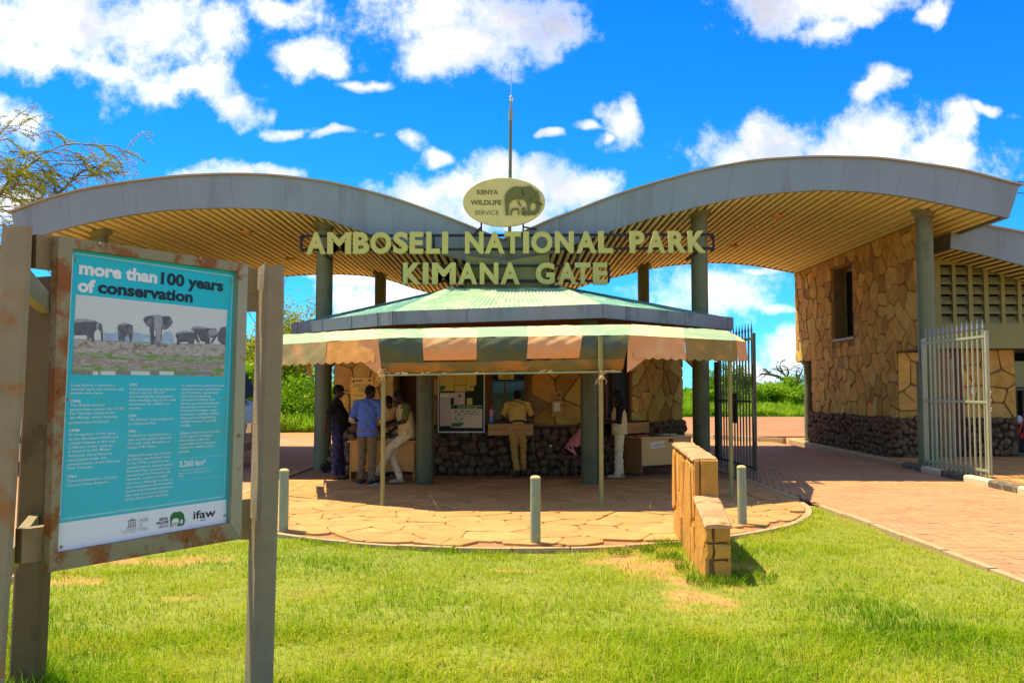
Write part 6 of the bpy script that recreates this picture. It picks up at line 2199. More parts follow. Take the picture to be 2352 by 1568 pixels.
def hp(x, y, Y=18.2):
    return at(*H_(x, y), Y)


sb = thing('suggestion_box', hp(240, 600), 'brown wooden suggestion box with a paper on its front on the stone wall', 'box')
p, q = hp(165, 575), hp(290, 432)
MB().box(p.x, q.x, 18.08, 18.212, p.z, q.z).build('case', MT['wood'], sb)
p, q = hp(160, 606), hp(288, 578)
MB().box(p.x, q.x, 18.05, 18.212, p.z, q.z).build('ledge', MT['wood'], sb)
p, q = hp(187, 555, 18.07), hp(257, 455, 18.07)
MB().box(p.x, q.x, 18.074, 18.079, p.z, q.z).build('paper', MT['paper'], sb)
mb = MB().bar(hp(292, 480, 18.12), hp(316, 500, 18.02), 0.12, 0.02).build('flap', MT['wood'], sb)
p, q = hp(157, 418), hp(280, 330)
sp_ = tag(MB().box(p.x, q.x, 18.18, 18.212, p.z, q.z).build('wall_plaque', MT['wood']), 'small carved wooden plaque above the suggestion box', 'plaque')
mb = MB()
mb.add([Vector((hp(215 + (x - 457) / 318 * 50, 0).x, 18.177, hp(0, 352 + (y - 1036) / 244 * 52).z)) for x, y in ELE], [tuple(range(len(ELE)))])
for k in range(4):
    p, q = hp(170, 360 + 14 * k, 18.177), hp(208, 364 + 14 * k, 18.177)
    mb.add([p, (q.x, 18.177, p.z), q, (p.x, 18.177, q.z)], [(0, 1, 2, 3)])
mb.build('carving', MT['darkwood'], sp_)
p, q = hp(137, 957, 18.05), hp(165, 936, 18.05)
ps = thing('power_socket', Vector(p), 'white plug with a thin cable on the dark cobbles below the counter', 'socket')
MB().box(p.x, q.x, 18.03, 18.13, p.z, q.z).build('plug', MT['whitepl'], ps)
Gc = [(1370, 800), (1372, 880), (1378, 970), (1392, 1060), (1410, 1140), (1428, 1200), (1460, 1228)]
pts = [gp(x, y, 18.02) for x, y in Gc] + [hp(x, y, 18.02) for x, y in ((40, 1225), (90, 1185), (130, 1120), (150, 1040), (152, 958))]
MB().tube(pts, 0.0035, 6).build('cable', MT['steel'], ps)

# ------------------------------------------------------------------ tour van on the left road and motor scooter in the wing
vn = thing('tour_van', (-8.6, 20.2, 0), 'white tour van with black upper half and a red flash, behind the turquoise board', 'van')
x1, y0v, wv = -5.82, 19.6, 2.0
prof = [(x1 - 6.2, 0.38), (x1 - 0.35, 0.32), (x1 - 0.10, 0.55), (x1 - 0.02, 0.95), (x1 - 0.06, 1.30), (x1 - 0.62, 1.52), (x1 - 6.2, 1.52)]


def extr(mb, prof, y0, y1, ins=0.06):
    n = len(prof)
    cxp = sum(p[0] for p in prof) / n
    czp = sum(p[1] for p in prof) / n
    rs = []
    for y, k in ((y0, 0.985), (y0 + ins, 1.0), (y1 - ins, 1.0), (y1, 0.985)):
        rs.append([(cxp + (x - cxp) * k, y, czp + (z - czp) * k) for x, z in prof])
    mb.rings(rs)


mb = MB()
extr(mb, prof, y0v, y0v + wv)
body = mb.build('body', MT['whitepl'], vn)
mb = MB()
extr(mb, [(x1 - 6.15, 1.524), (x1 - 0.60, 1.524), (x1 - 0.30, 1.60), (x1 - 0.75, 2.45), (x1 - 1.05, 2.72), (x1 - 1.6, 2.82), (x1 - 6.0, 2.82)], y0v + 0.02, y0v + wv - 0.02)
mb.build('glasshouse', MT['glassdark'], vn)
mb = MB()
extr(mb, [(x1 - 6.0, 2.825), (x1 - 1.5, 2.825), (x1 - 1.7, 2.92), (x1 - 5.8, 2.92)], y0v + 0.1, y0v + wv - 0.1)
mb.build('roof', MT['blackpl'], vn)
MB().box(x1 - 5.1, x1 - 3.6, y0v - 0.004, y0v - 0.001, 1.1, 1.5).build('red_flash', MT['redpaint'], vn)
for xx in (x1 - 1.15, x1 - 4.9):
    for yy, s in ((y0v + 0.02, 1), (y0v + wv - 0.24, 1)):
        w_ = smooth_auto(MB().cyl((xx, yy - 0.03, 0.36), (xx, yy + 0.22, 0.36), 0.36, 0.36, 24).build('tyre', MT['rubber'], vn), 0.5)
        MB().cyl((xx, yy - 0.036, 0.36), (xx, yy - 0.02, 0.36), 0.2, 0.2, 16).build('rim', MT['chrome'], w_)
mb = MB().bar((x1 - 0.62, y0v - 0.02, 1.9), (x1 - 0.42, y0v - 0.2, 1.92), 0.03, 0.03).box(x1 - 0.5, x1 - 0.40, y0v - 0.36, y0v - 0.18, 1.66, 2.1)
mb.build('mirror', MT['blackpl'], vn)
for yy in (y0v + 0.12, y0v + wv - 0.42):
    MB().box(x1 - 0.12, x1 - 0.005, yy, yy + 0.3, 0.78, 1.0).build('headlight', MT['chrome'], vn)
MB().box(x1 - 0.45, x1 - 0.25, y0v - 0.005, y0v - 0.001, 0.72, 0.86).build('sticker', MT['greyink'], vn)
sc2 = thing('motor_scooter', (13.2, 22.75, 0), 'red motor scooter half hidden behind the grille at the right edge', 'scooter')
for xx in (12.75, 13.85):
    smooth_auto(MB().cyl((xx, 22.7, 0.36), (xx, 22.8, 0.36), 0.27, 0.27, 20).build('tyre', MT['rubber'], sc2), 0.5)
mb = MB().ell((13.3, 22.75, 0.55), 0.5, 0.13, 0.18, 14, 8).bar((12.75, 22.75, 0.36), (13.0, 22.75, 1.05), 0.06, 0.06)
smooth_auto(mb.build('body', MT['redpaint'], sc2))
smooth_auto(MB().ell((13.5, 22.75, 0.78), 0.4, 0.14, 0.07, 14, 8).build('saddle', MT['blackpl'], sc2))
MB().cyl((13.0, 22.45, 1.08), (13.0, 23.05, 1.08), 0.018, 0.018, 8).build('handlebar', MT['chrome'], sc2)
smooth_auto(tag(MB().ell((12.82, 22.72, 0.98), 0.13, 0.12, 0.12, 16, 10).build('helmet', MT['whitepl']), 'white helmet hanging on the red scooter', 'helmet'))
# drain pipe stub by the left column and a bit of wire at the top right
tag(MB().cyl((-4.02, 19.15, 0.09), (-3.9, 18.75, 0.09), 0.075, 0.075, 16).build('drain_pipe', MT['rubber']), 'short dark drain pipe lying by the foot of the left column', 'pipe')
"""wires leaving the right canopy"""
mb = MB()
for dz in (0.0, 0.25):
    a = at(2338, 428, 19.5) + Z * (dz - 0.15)
    mb.tube([a + Vector((3.0 * t, 1.0 * t, 0.35 * t - 0.3 * t * (1 - t))) for t in np.linspace(0, 1, 8)], 0.012, 5)
tag(mb.build('power_line', MT['blackpl']), 'pair of thin black wires leaving the tip of the right canopy', 'wire')
# a short plank lying beyond the gate
tag(MB().obox(gnd(1775, 1011) + Z * 0.05, (0.45, 0.1, 0), (-0.02, 0.08, 0), (0, 0, 0.04)).build('broken_plank', MT['darkwood']), 'dark broken plank lying on the dirt beyond the gate', 'plank')
# ------------------------------------------------------------------ people
TMP = bpy.data.scenes.new('work')


def fuse(mb, voxel, smooth_it=2):
    """fuse overlapping closed shapes into one continuous skin"""
    me = bpy.data.meshes.new('skin')
    me.from_pydata(mb.v, [], mb.f)
    bm = bmesh.new()
    bm.from_mesh(me)
    bmesh.ops.recalc_face_normals(bm, faces=bm.faces)
    bm.to_mesh(me)
    bm.free()
    o = bpy.data.objects.new('skin', me)
    TMP.collection.objects.link(o)
    r_ = o.modifiers.new('r', 'REMESH')
    r_.mode = 'VOXEL'
    r_.voxel_size = voxel
    s_ = o.modifiers.new('s', 'SMOOTH')
    s_.iterations = smooth_it
    s_.factor = 0.5
    TMP.view_layers[0].update()
    dg = TMP.view_layers[0].depsgraph
    dg.update()
    out = bpy.data.meshes.new_from_object(o.evaluated_get(dg))
    bpy.data.objects.remove(o)
    return out


def folds(me, amp, sc, seed):
    n = len(me.vertices)
    co = np.empty(n * 3)
    no = np.empty(n * 3)
    me.vertices.foreach_get('co', co)
    me.vertices.foreach_get('normal', no)
    co, no = co.reshape(-1, 3), no.reshape(-1, 3)
    q = co * sc + seed * 3.7
    # ridged sine folds, bent by lower waves
    w = np.sin(q[:, 2] * 2.1 + 1.7 * np.sin(q[:, 0] * 1.3 + seed) + 1.2 * np.sin(q[:, 1] * 1.7)) * np.sin(q[:, 0] * 0.9 + 0.8 * np.sin(q[:, 2] * 0.7)) + 0.5 * np.sin(q[:, 1] * 2.3 + q[:, 2] * 1.1 + q[:, 0])
    co += no * (w * amp)[:, None]
    me.vertices.foreach_set('co', co.ravel())
    me.update()


def limb(mb, pts, rad, n=14, flat=1.0):
    pts = [Vector(p) for p in pts]
    for i in range(len(pts) - 1):
        mb.cyl(pts[i], pts[i + 1], rad[i], rad[i + 1], n)
    for p, r_ in zip(pts, rad):
        mb.ell(p, r_, r_, r_, 12, 8)


def loft(mb, secs, xa, n=20):
    """secs: (centre, rx, ry); xa: sideways axis"""
    rs = []
    xa = Vector(xa).normalized()
    C_ = [Vector(s[0]) for s in secs]
    for i, (c, rx, ry) in enumerate(secs):
        t = (C_[min(i + 1, len(C_) - 1)] - C_[max(0, i - 1)]).normalized()
        yv = t.cross(xa).normalized()
        xv = yv.cross(t).normalized()
        rs.append([C_[i] + xv * rx * math.cos(2 * math.pi * k / n) + yv * ry * math.sin(2 * math.pi * k / n) for k in range(n)])
    mb.rings(rs)


STD = dict(pel=(0, 0, .95), wai=(0, .0, 1.08), che=(0, 0.01, 1.28), nek=(0, -.01, 1.46), hed=(0, .025, 1.615),
           shL=(-.18, -.005, 1.41), shR=(.18, -.005, 1.41), elL=(-.235, -.03, 1.13), elR=(.235, -.03, 1.13), wrL=(-.24, .04, .89), wrR=(.24, .04, .89),
           hiL=(-.09, 0, .92), hiR=(.09, 0, .92), knL=(-.095, .02, .50), knR=(.095, .02, .50), anL=(-.10, -.02, .085), anR=(.10, -.02, .085),
           toL=(-.125, .16, .03), toR=(.125, .16, .03), look=(0, 1, 0))


def person(loc, yaw, label, P=None, s=1.0, shirt='cblack', sleeve=0.8, trous='denim', shoes='blackpl', hair='short', cap=None, vest=None, belt=False,
           belly=0.0, hands=True, collar=None, trim=None, cuffs=True, grip=0.9, sole='whitepl', hem=0.0):
    J = dict(STD)
    J.update(P or {})
    J = {k: Vector(v) for k, v in J.items()}
    T = Matrix.Translation(Vector(loc)) @ Matrix.Rotation(yaw, 4, 'Z') @ Matrix.Scale(s, 4)
    root = thing('person', loc, label, 'person')
    seed = abs(hash(label[:9])) % 7 if False else len(label) % 7

    def done(mb, name, mat, voxel, parent=root, amp=0.0, sc=18, it=2):
        me = fuse(mb, voxel, it)
        if amp:
            folds(me, amp, sc, seed)
        me.transform(T)
        me.materials.clear()
        me.materials.append(MT[mat])
        me.polygons.foreach_set('use_smooth', [True] * len(me.polygons))
        me.name = name
        return link(name, me, parent)
    sx = (J['shR'] - J['shL']).normalized()
    hx = (J['hiR'] - J['hiL']).normalized()
    look = J['look'].normalized()
    up = (J['hed'] - J['nek']).normalized()
    side = look.cross(up).normalized()
    fw = up.cross(side).normalized()
    R3 = Matrix((side, fw, up)).transposed()
    h = J['hed']
    # ---- the body, one continuous skin
    b = MB()
    loft(b, [(J['pel'] - (J['wai'] - J['pel']) * 0.5, .14, .10), (J['pel'], .16, .115), (J['wai'], .14, .105), (J['che'], .16, .115), ((J['shL'] + J['shR']) / 2, .15, .09), (J['nek'] - Z * 0.005, .06, .06)], sx)
    limb(b, [J['shL'], J['shR']], [.058, .058])
    limb(b, [J['nek'] - up * 0.05, h - up * 0.03], [.058, .052])
    b.ell(h + up * 0.02 - fw * 0.01, .075, .095, .098, 18, 14, R3)
    b.ell(h - up * 0.045 + fw * 0.018, .058, .072, .072, 16, 12, R3)
    b.ell(h - up * 0.022 + fw * 0.10, .014, .022, .020, 10, 8, R3)
    b.ell(h - up * 0.002 + fw * 0.092, .009, .014, .026, 8, 8, R3)
    b.ell(h - up * 0.062 + fw * 0.083, .026, .014, .010, 10, 8, R3)
    b.ell(h + up * 0.022 + fw * 0.078, .05, .015, .010, 10, 8, R3)
    for k in (-1, 1):
        b.ell(h + side * k * .074 - up * 0.012, .012, .022, .034, 8, 8, R3)
    for q in 'LR':
        limb(b, [J['sh' + q], J['el' + q], J['wr' + q]], [.052, .040, .027])
        limb(b, [J['hi' + q], J['kn' + q], J['an' + q]], [.080, .055, .038])
        limb(b, [J['an' + q] - (J['to' + q] - J['an' + q]).normalized() * 0.05 - Z * 0.045, J['to' + q]], [.035, .03])
        # hand: palm, four unequal curled fingers, thumb from the side
        d = (J['wr' + q] - J['el' + q]).normalized()
        d = (J.get('hd' + q, d)).normalized()
        inw = Vector((1 if q == 'L' else -1, 0, 0))
        inw = (inw - d * inw.dot(d))
        inw = inw.normalized() if inw.length > 0.1 else Vector((0, 0, 1))
        pn = J.get('pn' + q, inw)
        pn = (pn - d * pn.dot(d)).normalized()           # palm normal, fingers curl towards it
        ac = d.cross(pn).normalized()                   # across the palm
        thumb_side = 1 if (ac.dot(Vector((0, 1, 0))) >= 0) else -1
        ac = ac * thumb_side
        pc = J['wr' + q] + d * .055
        Rh = Matrix((ac, pn, d)).transposed()
        b.ell(pc, .040, .016, .054, 12, 10, Rh)
        for fi, (o_, ln_) in enumerate(((.030, .070), (.010, .080), (-.010, .075), (-.029, .058))):
            p0 = pc + d * .030 + ac * o_
            g = grip
            p1 = p0 + (d * math.cos(g * .4) + pn * math.sin(g * .4)) * ln_ * .45
            p2 = p1 + (d * math.cos(g * 1.1) + pn * math.sin(g * 1.1)) * ln_ * .33
            p3 = p2 + (d * math.cos(g * 1.7) + pn * math.sin(g * 1.7)) * ln_ * .28
            limb(b, [p0, p1, p2, p3], [.0105, .0098, .0090, .0080], 8)
        t0 = pc - d * .025 + ac * .030
        limb(b, [t0, t0 + ac * .024 + d * .025 + pn * .010, t0 + ac * .022 + d * .055 + pn * .022], [.013, .0115, .009], 8)
    done(b, 'body', 'skin', .0085, it=1)
    # ---- eyes
    for k in (-1, 1):
        e = h + side * k * .030 + up * 0.008 + fw * 0.083
        me = MB().ell(e, .013, .008, .008, 10, 8, R3)
        me.v = [T @ Vector(p) for p in me.v]
        smooth_auto(me.build('eye', MT['eye'], root))
        mi_ = MB().ell(e + fw * 0.006, .006, .004, .006, 8, 6, R3)
        mi_.v = [T @ Vector(p) for p in mi_.v]
        mi_.build('pupil', MT['blackpl'], root)
    # ---- trousers
    t = MB()
    loft(t, [(J['pel'] - (J['wai'] - J['pel']) * 0.75, .12, .10), (J['pel'] - (J['wai'] - J['pel']) * 0.3, .175, .135), (J['pel'], .175, .13), (J['pel'].lerp(J['wai'], .75), .155, .122)], hx)
    for q in 'LR':
        kn, an = J['kn' + q], J['an' + q]
        limb(t, [J['hi' + q], J['hi' + q].lerp(kn, .5), kn, kn.lerp(an, .5), an + (kn - an).normalized() * .02], [.098, .088, .072, .064, .060 if trous != 'cslim' else .048])
    tr = done(t, 'trousers', trous, .011, amp=.0085, sc=27)
    # ---- shoes
    for q in 'LR':
        an, to = J['an' + q], J['to' + q]
        f_ = (to - an)
        f_.z = 0
        f_ = f_.normalized() if f_.length > 1e-4 else Vector((0, 1, 0))
        sd = f_.cross(Z)
        low = min(an.z - .055, to.z)
        m_ = MB()
        Rf = Matrix((sd, f_, Z)).transposed()
        dz = (to.z - .03) - (an.z - .085)
        base_ = Vector((an.x, an.y, an.z - .045))
        tip = Vector((to.x, to.y, to.z + .012))
        m_.ell(base_ - f_ * .03, .041, .055, .045, 12, 8, Rf)
        m_.ell(tip - f_ * .03, .049, .075, .036, 12, 8, Rf)
        limb(m_, [base_, tip - f_ * .03], [.043, .036])
        limb(m_, [an, an + Z * .02 - f_ * .01], [.047, .046])
        sh = done(m_, 'shoe', shoes, .011)
        if sole:
            so = MB()
            pr_ = []
            for k in range(18):
                a_ = 2 * math.pi * k / 18
                ln_ = .145
                pr_.append(base_.lerp(tip, .5) + f_ * (ln_ * math.sin(a_) - .012) + sd * (.047 * math.cos(a_) * (1.0 + .15 * math.sin(a_))))
            zz = base_.z - .045
            so.rings([[Vector((p.x, p.y, zz + (dz if (p - base_).dot(f_) > .05 else 0) + q_)) for p in pr_] for q_ in (0.0, .022)])
            so.v = [T @ Vector(p) for p in so.v]
            so.build('sole', MT[sole], sh)
    # ---- shirt
    m_ = MB()
    drop = J['pel'] - (J['wai'] - J['pel']) * (0.55 if not belt else -0.3) - Z * hem
    fwd = sx.cross((J['che'] - J['wai']).normalized()) * -1
    fwd = Vector((0, 1, 0)) if fwd.length < .1 else (fwd if fwd.y > 0 else -fwd)
    loft(m_, [(drop, .185 if not belt else .16, .145 if not belt else .13), (J['pel'].lerp(J['wai'], .5) + fwd * belly * .5, .172, .135 + belly * .4), (J['wai'].lerp(J['che'], .2) + fwd * belly * .6, .168, .13 + belly * .5),
              (J['che'], .185, .135), ((J['shL'] + J['shR']) / 2 - Z * .01, .165, .105), (J['nek'] - up * .012, .078, .075)], sx)
    for q in 'LR':
        sh, el = J['sh' + q], J['el' + q]
        e = sh.lerp(el, min(1, sleeve))
        limb(m_, [sh, sh.lerp(e, .5), e], [.066, .066, .064])
        if sleeve > 1:
            w_ = J['wr' + q]
            limb(m_, [el, el.lerp(w_, sleeve - 1)], [.06, .05])
    limb(m_, [J['shL'], J['nek'] - up * .03, J['shR']], [.062, .066, .062])
    done(m_, 'shirt', shirt, .012, amp=.0075, sc=23)
    if collar:
        cb = MB()
        limb(cb, [J['nek'] + (side * math.cos(a_) * .068 + fw * math.sin(a_) * .066) + up * .005 for a_ in np.linspace(0, 2 * math.pi, 13)], [.017] * 13, 8)
        done(cb, 'collar', collar, .010)
    if trim:
        for q in 'LR':
            sh, el = J['sh' + q], J['el' + q]
            e = sh.lerp(el, sleeve)
            d_ = (el - sh).normalized()
            mm = MB().cyl(e + d_ * .055, e + d_ * .070, .060, .058, 16, caps=True)
            mm.v = [T @ Vector(p) for p in mm.v]
            mm.build('cuff', MT[trim], root)
    if vest:
        v_ = MB()
        loft(v_, [(J['pel'] - (J['wai'] - J['pel']) * .6, .20, .16), (J['pel'].lerp(J['wai'], .5), .192, .155), (J['che'], .20, .150), ((J['shL'] + J['shR']) / 2 - Z * .02, .155, .118), (J['nek'] - up * .04, .10, .095)], sx)
        ve = done(v_, 'vest', vest, .013, amp=.003, sc=15)
        for k in (-1, 1):
            c_ = J['pel'].lerp(J['wai'], .3) + sx * k * .16 + fwd * .09
            m3 = MB().ell(c_, .05, .05, .06, 10, 8)
            done(m3, 'pocket', vest, .012, ve)
    if belt:
        m3 = MB()
        loft(m3, [(J['pel'].lerp(J['wai'], .42), .176, .146), (J['pel'].lerp(J['wai'], .66), .173, .143)], hx, 28)
        m3.v = [T @ Vector(p) for p in m3.v]
        smooth_auto(m3.build('belt', MT['blackpl'], root))
    # ---- hair and cap
    if hair:
        hm = MB()
        hm.ell(h + up * .036 - fw * .018, .080, .096, .090, 18, 12, R3)
        hm.ell(h + up * .0 - fw * .045, .074, .066, .080, 14, 10, R3)
        if hair == 'braids':
            r9 = random.Random(4)
            for k in range(16):
                a_ = -math.pi * (k + .5) / 16
                st = h + up * .05 + side * .07 * math.cos(a_) + fw * .07 * math.sin(a_)
                pts = [st, st - up * .08 + side * .02 * math.cos(a_) + fw * .03 * math.sin(a_), st - up * .20 - fw * .03 + side * .02 * math.cos(a_), st - up * (.27 + .06 * r9.random()) - fw * .035]
                limb(hm, pts, [.014, .014, .013, .008], 6)
            hm.ell(h + up * .075 - fw * .03, .085, .095, .06, 14, 10, R3)
        done(hm, 'hair', 'hair', .009)
    if cap:
        cm = MB()
        cm.ell(h + up * .05 - fw * .008, .086, .106, .082, 20, 12, R3)
        done(cm, 'cap', cap, .011)
        br = MB().ell(h + up * .045 + fw * .135, .072, .075, .009, 16, 6, R3)
        br.v = [T @ Vector(p) for p in br.v]
        smooth_auto(br.build('cap_brim', MT[cap], root))
    return root, T, J


ZF = 0.03
g = gnd(772, 1099, ZF)
person((g.x, g.y, ZF), math.radians(-82), 'man in black shirt, cap and jeans standing by the left column', dict(elR=(.25, -.17, 1.16), wrR=(.20, -.20, .96), elL=(-.24, -.02, 1.14), wrL=(-.16, .16, 1.02), wai=(0, .03, 1.09),
       knL=(-.1, .06, .5), anL=(-.1, .10, .085), toL=(-.12, .29, .03), look=(.25, 1, .02)), 1.03, 'cblack', .75, 'denim', 'brownshoe', 'short', 'cblack', belly=.07, sole='blackpl')
g = gnd(842, 1112, ZF)
person((g.x, g.y, ZF), math.radians(-14), 'man in blue polo shirt and brown trousers seen from behind', dict(elR=(.27, .03, 1.14), wrR=(.22, .20, 1.0), elL=(-.27, -.02, 1.15), wrL=(-.19, .17, 1.06), che=(0, .03, 1.28), nek=(0, .03, 1.46), hed=(.02, .085, 1.60), look=(.55, 1, -.25),
       shL=(-.20, .02, 1.41), shR=(.20, .02, 1.41)), 1.03, 'cblue', .85, 'cbrown', 'blackpl', 'short', collar='cblue', trim='whitepl', hem=.04)
person((-2.33, 17.5, ZF), math.radians(172), 'man in light brown shirt bending over behind the orange desk', dict(wai=(0, .04, 1.06), che=(0, .13, 1.22), nek=(0, .22, 1.36), hed=(0, .31, 1.46), look=(0, 1, -.7), shL=(-.19, .19, 1.32), shR=(.19, .19, 1.32),
       elL=(-.26, .30, 1.08), elR=(.26, .30, 1.08), wrL=(-.12, .48, .92), wrR=(.12, .48, .92)), 1.0, 'corange', 1.4, 'cbrown', 'brownshoe', 'short')
person((-1.93, 16.55, ZF), math.radians(118), 'man in beige safari vest and pale trousers perched on the orange desk', dict(pel=(0, 0, .88), wai=(0, .01, 1.02), che=(0, .06, 1.22), nek=(0, .09, 1.40), hed=(0, .17, 1.53), look=(.1, 1, -.5), shL=(-.18, .08, 1.36), shR=(.18, .08, 1.36),
       elL=(-.22, .15, 1.10), elR=(.22, .15, 1.10), wrL=(-.09, .38, 1.03), wrR=(.09, .38, 1.06), hiL=(-.09, .02, .86), hiR=(.09, .02, .86), knL=(-.05, .36, .62), anL=(.10, .50, .20), toL=(.14, .66, .15),
       knR=(.12, .26, .49), anR=(-.13, .18, .085), toR=(-.16, .36, .03)), 1.02, 'colive', .75, 'cbeige', 'suede', 'short', vest='cvest', sole='brownshoe')
g = gnd(1190, 1090, ZF)
person((g.x, g.y, ZF), math.radians(3), 'man in khaki shirt and tan trousers leaning on the window counter, back turned', dict(pel=(0, .02, .94), wai=(-.005, .07, 1.07), che=(-.01, .15, 1.25), nek=(0, .24, 1.42), hed=(.0, .33, 1.54), look=(0, 1, -.55), shL=(-.20, .20, 1.37), shR=(.20, .20, 1.37),
       elL=(-.29, .24, 1.12), elR=(.29, .24, 1.12), wrL=(-.20, .42, 1.09), wrR=(.22, .42, 1.09), hiL=(-.085, .02, .92), hiR=(.085, .02, .92), knL=(-.075, -.02, .50), anL=(-.03, -.14, .085), toL=(-.04, .04, .03), knR=(.10, .06, .50), anR=(.10, .06, .085), toR=(.16, .22, .03)),
       1.02, 'ckhaki', .72, 'ctan', 'brownshoe', 'short', belt=True, collar='ckhaki', trim='cbrown', sole='brownshoe')
person((1.17, 17.45, ZF), math.radians(-78), 'seated person in pink shirt and dark trousers, half hidden by the right pillar', dict(pel=(0, 0, .56), wai=(0, .10, .68), che=(0, .24, .84), nek=(0, .37, .97), hed=(0, .45, 1.09), look=(0, 1, -.5), shL=(-.19, .31, .93), shR=(.19, .31, .93),
       elL=(-.24, .36, .66), elR=(.24, .30, .66), wrL=(-.10, .52, .60), wrR=(.12, .50, .60), hiL=(-.09, .02, .55), hiR=(.09, .02, .55), knL=(-.12, .42, .52), knR=(.12, .40, .52), anL=(-.12, .36, .085), anR=(.13, .30, .085), toL=(-.13, .53, .03), toR=(.15, .48, .03)),
       1.0, 'cpink', .8, 'cblack', 'blackpl', 'short', sole='blackpl')
stl = thing('stool', (1.14, 17.45, 0), 'low wooden stool under the person in the pink shirt', 'stool')
MB().cyl((1.14, 17.45, 0.42), (1.14, 17.45, 0.46), 0.16, 0.16, 20).build('seat', MT['darkwood'], stl)
for k in range(4):
    a = math.pi / 4 + k * math.pi / 2
    MB().cyl((1.14 + .15 * math.cos(a), 17.45 + .15 * math.sin(a), 0.03), (1.14 + .1 * math.cos(a), 17.45 + .1 * math.sin(a), 0.42), 0.018, 0.018, 8).build('leg', MT['darkwood'], stl)
g = gnd(1424, 1098, ZF)
_, T7, J7 = person((g.x, g.y, ZF), math.radians(84), 'woman in beige safari vest and pale trousers looking at a phone', dict(elR=(.20, .0, 1.14), wrR=(.07, .24, 1.13), elL=(-.20, .02, 1.14), wrL=(-.06, .26, 1.10), look=(-.1, 1, -.45), hed=(0, .05, 1.60), shL=(-.165, 0, 1.40), shR=(.165, 0, 1.40),
                   anL=(-.07, .05, .085), toL=(-.08, .22, .03), anR=(.07, -.02, .085), toR=(.08, .15, .03), knL=(-.07, .03, .5), knR=(.07, .01, .5)), .965, 'cblack', 1.0, 'cbeige', 'suede', 'braids', vest='cvest', sole='brownshoe')
c = T7 @ Vector((0.0, .36, 1.17))
tag(MB().obox(c, Vector((-.055, 0, .03)), Vector((0, .035, 0)), Vector((.004, 0, .008))).build('mobile_phone', MT['blackpl']), 'black phone held by the woman in the beige vest', 'phone')
bpy.data.scenes.remove(TMP)

# ------------------------------------------------------------------ vegetation
def quads(name, C, A, B, tint, mat, parent=None, kind=None):
    """leaf mesh: diamond faces about centres C with half axes A (along) and B (across)"""
    n = len(C)
    v = np.empty((n, 4, 3), np.float32)
    v[:, 0] = C - A
    v[:, 1] = C + B
    v[:, 2] = C + A
    v[:, 3] = C - B
    me = bpy.data.meshes.new(name)
    me.vertices.add(n * 4)
    me.vertices.foreach_set('co', v.ravel())
    me.loops.add(n * 4)
    me.loops.foreach_set('vertex_index', np.arange(n * 4, dtype=np.int32))
    me.polygons.add(n)
    me.polygons.foreach_set('loop_start', np.arange(0, n * 4, 4, dtype=np.int32))
    at_ = me.attributes.new('tint', 'FLOAT', 'POINT')
    at_.data.foreach_set('value', np.repeat(np.clip(tint, 0, 1), 4).astype(np.float32))
    me.materials.append(mat)
    me.update(calc_edges=True)
    o = link(name, me, parent)
    if kind:
        o['kind'] = kind
    return o


RNG = np.random.default_rng(5)


def rdir(n, rng=RNG):
    d = rng.normal(size=(n, 3))
    return d / np.linalg.norm(d, axis=1)[:, None]


def leaves_on(segs, per_m, ln, wd, spread, rng, droop=0.0):
    """scatter leaflets along segments ((p0, p1), ...)"""
    C, A, B, Tn = [], [], [], []
    for p0, p1, tb in segs:
        p0, p1 = np.array(p0), np.array(p1)
        L_ = np.linalg.norm(p1 - p0)
        n = max(1, int(L_ * per_m))
        t = rng.random(n)[:, None]
        c = p0 + (p1 - p0) * t + rng.normal(size=(n, 3)) * spread
        a = rdir(n, rng) + (p1 - p0) / max(L_, 1e-3) * 0.7
        a[:, 2] -= droop
        a /= np.linalg.norm(a, axis=1)[:, None]
        b = np.cross(a, rdir(n, rng))
        b /= np.linalg.norm(b, axis=1)[:, None] + 1e-6
        s_ = rng.uniform(0.6, 1.3, (n, 1))
        C.append(c)
        A.append(a * ln * s_)
        B.append(b * wd * s_)
        Tn.append(np.clip(tb + rng.normal(size=n) * 0.2, 0, 1))
    return np.concatenate(C), np.concatenate(A), np.concatenate(B), np.concatenate(Tn)


def grow(p, d, ln, r, depth, rng, out, twigs, curve=0.25, grav=0.0, split=(2, 3), shrink=0.72):
    """recursive limb; out gets tubes, twigs the outer segments"""
    pts = [Vector(p)]
    n = 5
    d = Vector(d).normalized()
    for i in range(n):
        d = (d + Vector((rng.normal(), rng.normal(), rng.normal())) * curve * 0.35 + Vector((0, 0, -grav))).normalized()
        pts.append(pts[-1] + d * ln / n)
    out.append((pts, [r * (1 - 0.45 * i / n) for i in range(n + 1)]))
    if depth <= 1:
        tb = rng.uniform(0.25, 0.8)
        for a, b in zip(pts[1:-1], pts[2:]):
            twigs.append((a, b, tb))
    if depth > 0:
        for k in range(rng.integers(split[0], split[1] + 1)):
            at_ = pts[rng.integers(2, n + 1)] if k else pts[-1]
            dd = (d + Vector((rng.normal(), rng.normal(), rng.normal() * 0.7)) * 0.55).normalized()
            grow(at_, dd, ln * shrink * rng.uniform(0.75, 1.2), r * 0.55, depth - 1, rng, out, twigs, curve, grav, split, shrink)


def tubes(name, out, mat, parent, rmin=0.004, n=5):
    mb = MB()
    for pts, rad in out:
        mb.tube(pts, 0, n if rad[0] > 0.03 else 4, radii=[max(rmin, x) for x in rad])
    return mb.build(name, mat, parent, True)


